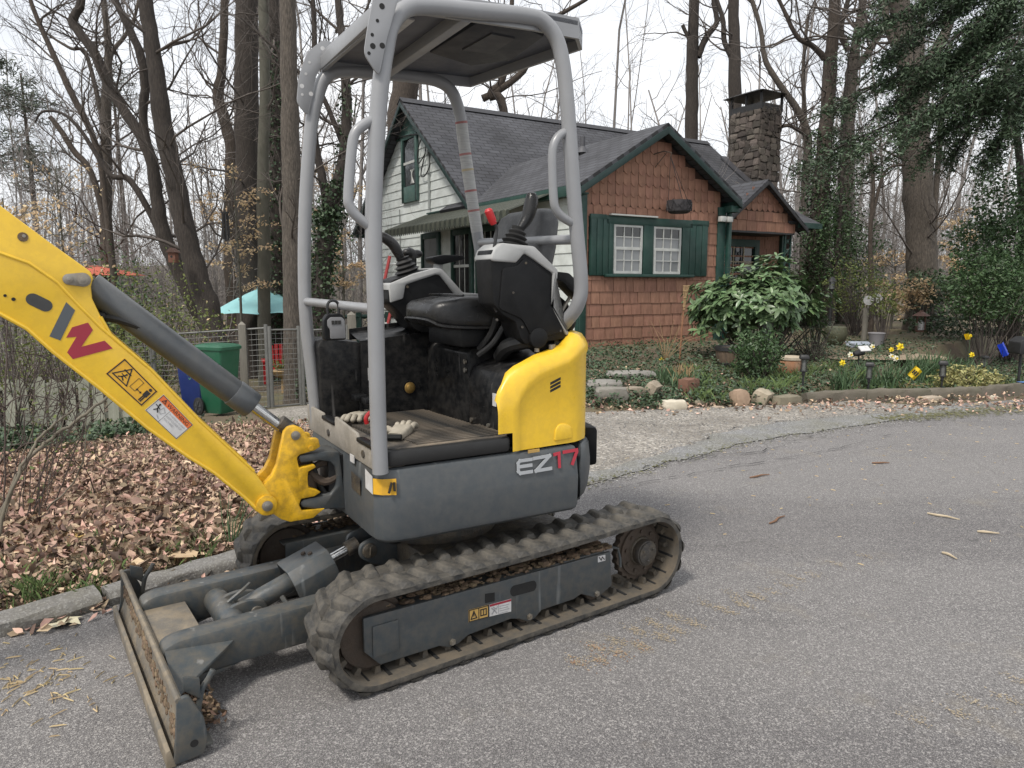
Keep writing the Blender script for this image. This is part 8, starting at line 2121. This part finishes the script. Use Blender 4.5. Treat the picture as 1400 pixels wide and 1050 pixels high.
for (px, py, s, k) in ((40, 815, .07, 4), (35, 780, .05, 2), (140, 780, .04, 1.5), (350, 595, .5, 6), (395, 590, .4, 6), (270, 745, .08, 2), (180, 740, .12, 3), (60, 760, .1, 2), (430, 600, .4, 5), (240, 620, .5, 3), (250, 760, .1, 2), (90, 690, .12, 1.5), (130, 815, .05, 2), (100, 845, .05, 1)):
    p = gp(px, py); pts.append((p.x, p.y, s, k*.75))
tufts('yard_grass', pts, .06, grass_m, 2)
# fallen leaves over the left yard
g = np.random.default_rng(16); C = []; S = []
while len(C) < 40000:
    px, py = g.uniform(-80, 520), 578+220*g.random()**1.0; p = gp(px, py); s_ = (p.x+1.99)*-.72+(p.y-2.64)*.69
    if s_ < .16: continue
    dens = smooth(.45, 1.5, s_)*(1-smooth(4.3, 5.6, s_)) + .06
    if p.y > 8.6: dens = .06
    if g.random() > dens: continue
    C.append((p.x, p.y, sheet_z(p.x, p.y)+abs(g.normal())*.022+.005)); S.append(.050*(1 if g.random() < .8 else 1.5))
V, F = leaf_arrays(np.array(C), np.array(S), g, .46, .05); tag(link('leaf_litter', np_mesh('leaf_litter', V, F, leaf_litter)), kind='stuff')
C = []
for _ in range(2300):
    k = g.random()
    if k < .40: px, py = g.uniform(800, 1420), g.normal()*7+553
    elif k < .55: px, py = g.uniform(-20, 330), g.uniform(790, 870)
    elif k < .62: px, py = g.uniform(330, 430), g.uniform(740, 790)
    else: px, py = g.uniform(800, 1400), g.uniform(500, 553)
    p = gp(px, py); s_ = (p.x+1.99)*-.72+(p.y-2.64)*.69
    if k >= .4 and k < .62 and not (-.16 < s_ < .5): continue
    C.append((p.x, p.y, max(sheet_z(p.x, p.y), .004 if p.y-.28*(p.x-3) < 8.1 else -9)+abs(g.normal())*.012+.005))
V, F = leaf_arrays(np.array(C), .05, g, .6, .6); tag(link('leaf_litter', np_mesh('leaf_litter', V, F, leaf_litter)), kind='stuff')
C = []
while len(C) < 7000:
    px, py = g.uniform(-80, 440), 650+220*g.random(); p = gp(px, py); s_ = (p.x+1.99)*-.72+(p.y-2.64)*.69
    if .16 < s_ < 1.7 and g.random() < 1.25-s_*.6: C.append((p.x, p.y, sheet_z(p.x, p.y)+abs(g.normal())*.008+.004))
V, F = leaf_arrays(np.array(C), .022, g, .35, .5); tag(link('bark_mulch', np_mesh('bark_mulch', V, F, mat('verge_debris', (.24, .175, .105), (.13, .09, .06), .9, 8, island=.8))), kind='stuff')
C = []
while len(C) < 5200:
    px, py = g.uniform(-60, 470), g.normal()*11+607; p = gp(px, py)
    if 5.3 < (p.x+1.99)*-.72+(p.y-2.64)*.69 < 8 and g.random() < .55+.45*math.sin(px*.045): C.append((p.x, p.y, sheet_z(p.x, p.y)+abs(g.normal())*.05+.01))
V, F = leaf_arrays(np.array(C), .055, g, .7, .4); tag(link('ivy_ground_cover', np_mesh('ivy_ground_cover', V, F, leaf_ivy)), kind='stuff')
# single leaves worth pointing at
def one_leaf(px, py, label, mt, size, seed, rot=0., z=None):
    r_ = random.Random(seed); p = gp(px, py); o = thing('fallen_leaf', label, 'leaf', (p.x, p.y, (sheet_z(p.x, p.y)+.03) if z is None else z), rot, 'single fallen leaves'); m = MB(); n_ = 10; vs = [(0, 0, .006)]
    for i in range(n_): a = 2*math.pi*i/n_; q = size*(.36+.14*(i % 2)+r_.uniform(-.05, .05)); vs.append((q*math.cos(a)*1.2, q*math.sin(a), r_.uniform(.0, .018)))
    m.add(vs, [(0, 1+i, 1+(i+1) % n_) for i in range(n_)], True); m.build('leaf_blade', mt, o)
one_leaf(90, 854, 'cream coloured fallen leaf lying on the asphalt by the left kerb', mat('cream_leaf', (.62, .58, .42), (.52, .48, .34), .8, 20), .11, 1, .4, .006)
one_leaf(253, 768, 'long pale tan leaf on the verge left of the far track', leaf_tan, .13, 2, .2)
one_leaf(103, 743, 'yellow-tan leaf at the foot of the briar stems', mat('yellow_tan_leaf', (.58, .40, .13), (.48, .33, .1), .8, 20), .09, 3)
# briar stems at the left edge
g = np.random.default_rng(18)
bs_ = thing('briar', 'tangle of bare thorny briar stems rising at the left edge', 'shrub', tuple(gp(10, 760))); b0 = np.array(bs_.location); tm = TM(); tg = TM(); tl = []
def wst(T, pts, D, r0, r1):
    P = np.array([tuple(at(px, py, d)) for (px, py), d in zip(pts, D)]); Q = np.array([tuple(q) for q in bez(P, 6)]); Q[1:-1] += g.normal(size=Q[1:-1].shape)*.004; T.tube(Q-b0, np.linspace(r0, r1, len(Q)), 6); return Q
for (pts, D, r0, r1, T) in (([(5, 745), (6, 600), (8, 500), (10, 420)], (3.9, 4.0, 4.1, 4.2), .006, .004, tm), ([(-5, 720), (30, 640), (70, 600), (118, 565), (150, 540)], (3.7, 3.8, 3.95, 4.1, 4.3), .012, .008, tg), ([(-8, 760), (12, 680), (40, 620), (62, 590), (100, 560)], (3.6, 3.7, 3.8, 3.9, 4.0), .010, .006, tg), ([(38, 735), (60, 640), (80, 570), (92, 520), (78, 470)], (4.4, 4.45, 4.5, 4.5, 4.6), .005, .003, tm), ([(60, 735), (85, 660), (112, 590), (122, 540)], (4.4, 4.4, 4.5, 4.6), .005, .003, tm), ([(20, 740), (70, 690), (100, 660), (115, 620), (120, 560)], (4.3, 4.3, 4.4, 4.4, 4.5), .006, .003, tg), ([(145, 720), (125, 660), (112, 620), (118, 570)], (4.8, 4.7, 4.6, 4.6), .004, .0025, tm), ([(-10, 640), (30, 610), (60, 602)], (4, 4, 4), .006, .004, tm), ([(0, 560), (40, 540), (120, 560)], (4.8, 4.9, 5), .005, .003, tm), ([(6, 700), (30, 600), (28, 520), (40, 450)], (4.6, 4.7, 4.8, 4.9), .004, .002, tm)):
    Q = wst(T, pts, D, r0, r1)
    for _ in range(5):
        q = Q[g.integers(len(Q)//3, len(Q))]-b0; grow(tm, q, np.array([g.normal(), g.normal()*.5, .6]), g.uniform(.15, .45), .0022, 1, g, .1, (1, 4)); tl.append(q)
for _ in range(16):
    x0, y0 = g.uniform(-15, 60), g.uniform(690, 750); x1, y1 = x0+g.normal()*45+25, g.uniform(420, 600); D0 = g.uniform(4.0, 4.7)
    Q = wst(tm if g.random() < .6 else tg, [(x0, y0), ((x0+x1)/2+g.normal()*12, (y0+y1)/2), (x1, y1)], (D0, D0+.1, D0+.3), .0035, .002)
    for _k in range(3): q = Q[g.integers(len(Q)//3, len(Q))]-b0; grow(tm, q, np.array([g.normal(), g.normal()*.5, .5]), g.uniform(.15, .4), .002, 1, g, .1, (1, 4)); tl.append(q)
tm.build('dark_stems', stem_red, bs_); tg.build('pale_stems', stem_green, bs_)
C = np.array([tl[g.integers(len(tl))]+g.normal(size=3)*.12 for _ in range(160)]); V, F = leaf_arrays(C, .028, g, .6, .3); link('young_leaves', np_mesh('young_leaves', V, F, leaf_yellowgreen), bs_, kind='stuff')
# dead stalks by the brown wall and garden twigs
sk = thing('dead_stalks', 'bare dead perennial stalks beside the tiki torch', 'plant', gxy(910, 10.6)); tm = TM(); b0 = np.array(sk.location)
for _ in range(13):
    a = g.normal()*.5; tm.tube(np.array([[0, 0, 0], [a*.25, g.normal()*.1, .3], [a*.5, g.normal()*.15, g.uniform(.3, .7)]]), [.004, .003, .0015], 4)
tm.build('stalks', bamboo, sk)
sk = thing('weed_stems', 'thin green weed stems in front of the far track', 'plant', tuple(gp(315, 745))); tm = TM()
for _ in range(9): a = g.normal()*.09; tm.tube(np.array([[a*.2, 0, 0], [a*.6, g.normal()*.02, .13], [a*1.3, g.normal()*.04, g.uniform(.2, .32)]]), [.004, .003, .0015], 4)
tm.build('stems', blade_leaf, sk)
p = gp(1238, 520); sk = thing('dead_stalks', 'broken tan dead stalks left of the yellow flag', 'plant', (p.x, p.y, sheet_z(p.x, p.y))); tm = TM()
for _ in range(9): a = g.normal()*.25; tm.tube(np.array([[a*.2, 0, 0], [a*.6, g.normal()*.05, .08], [a*1.1, g.normal()*.1, g.uniform(.02, .2)]]), [.006, .005, .003], 4)
tm.build('stalks', bamboo, sk)
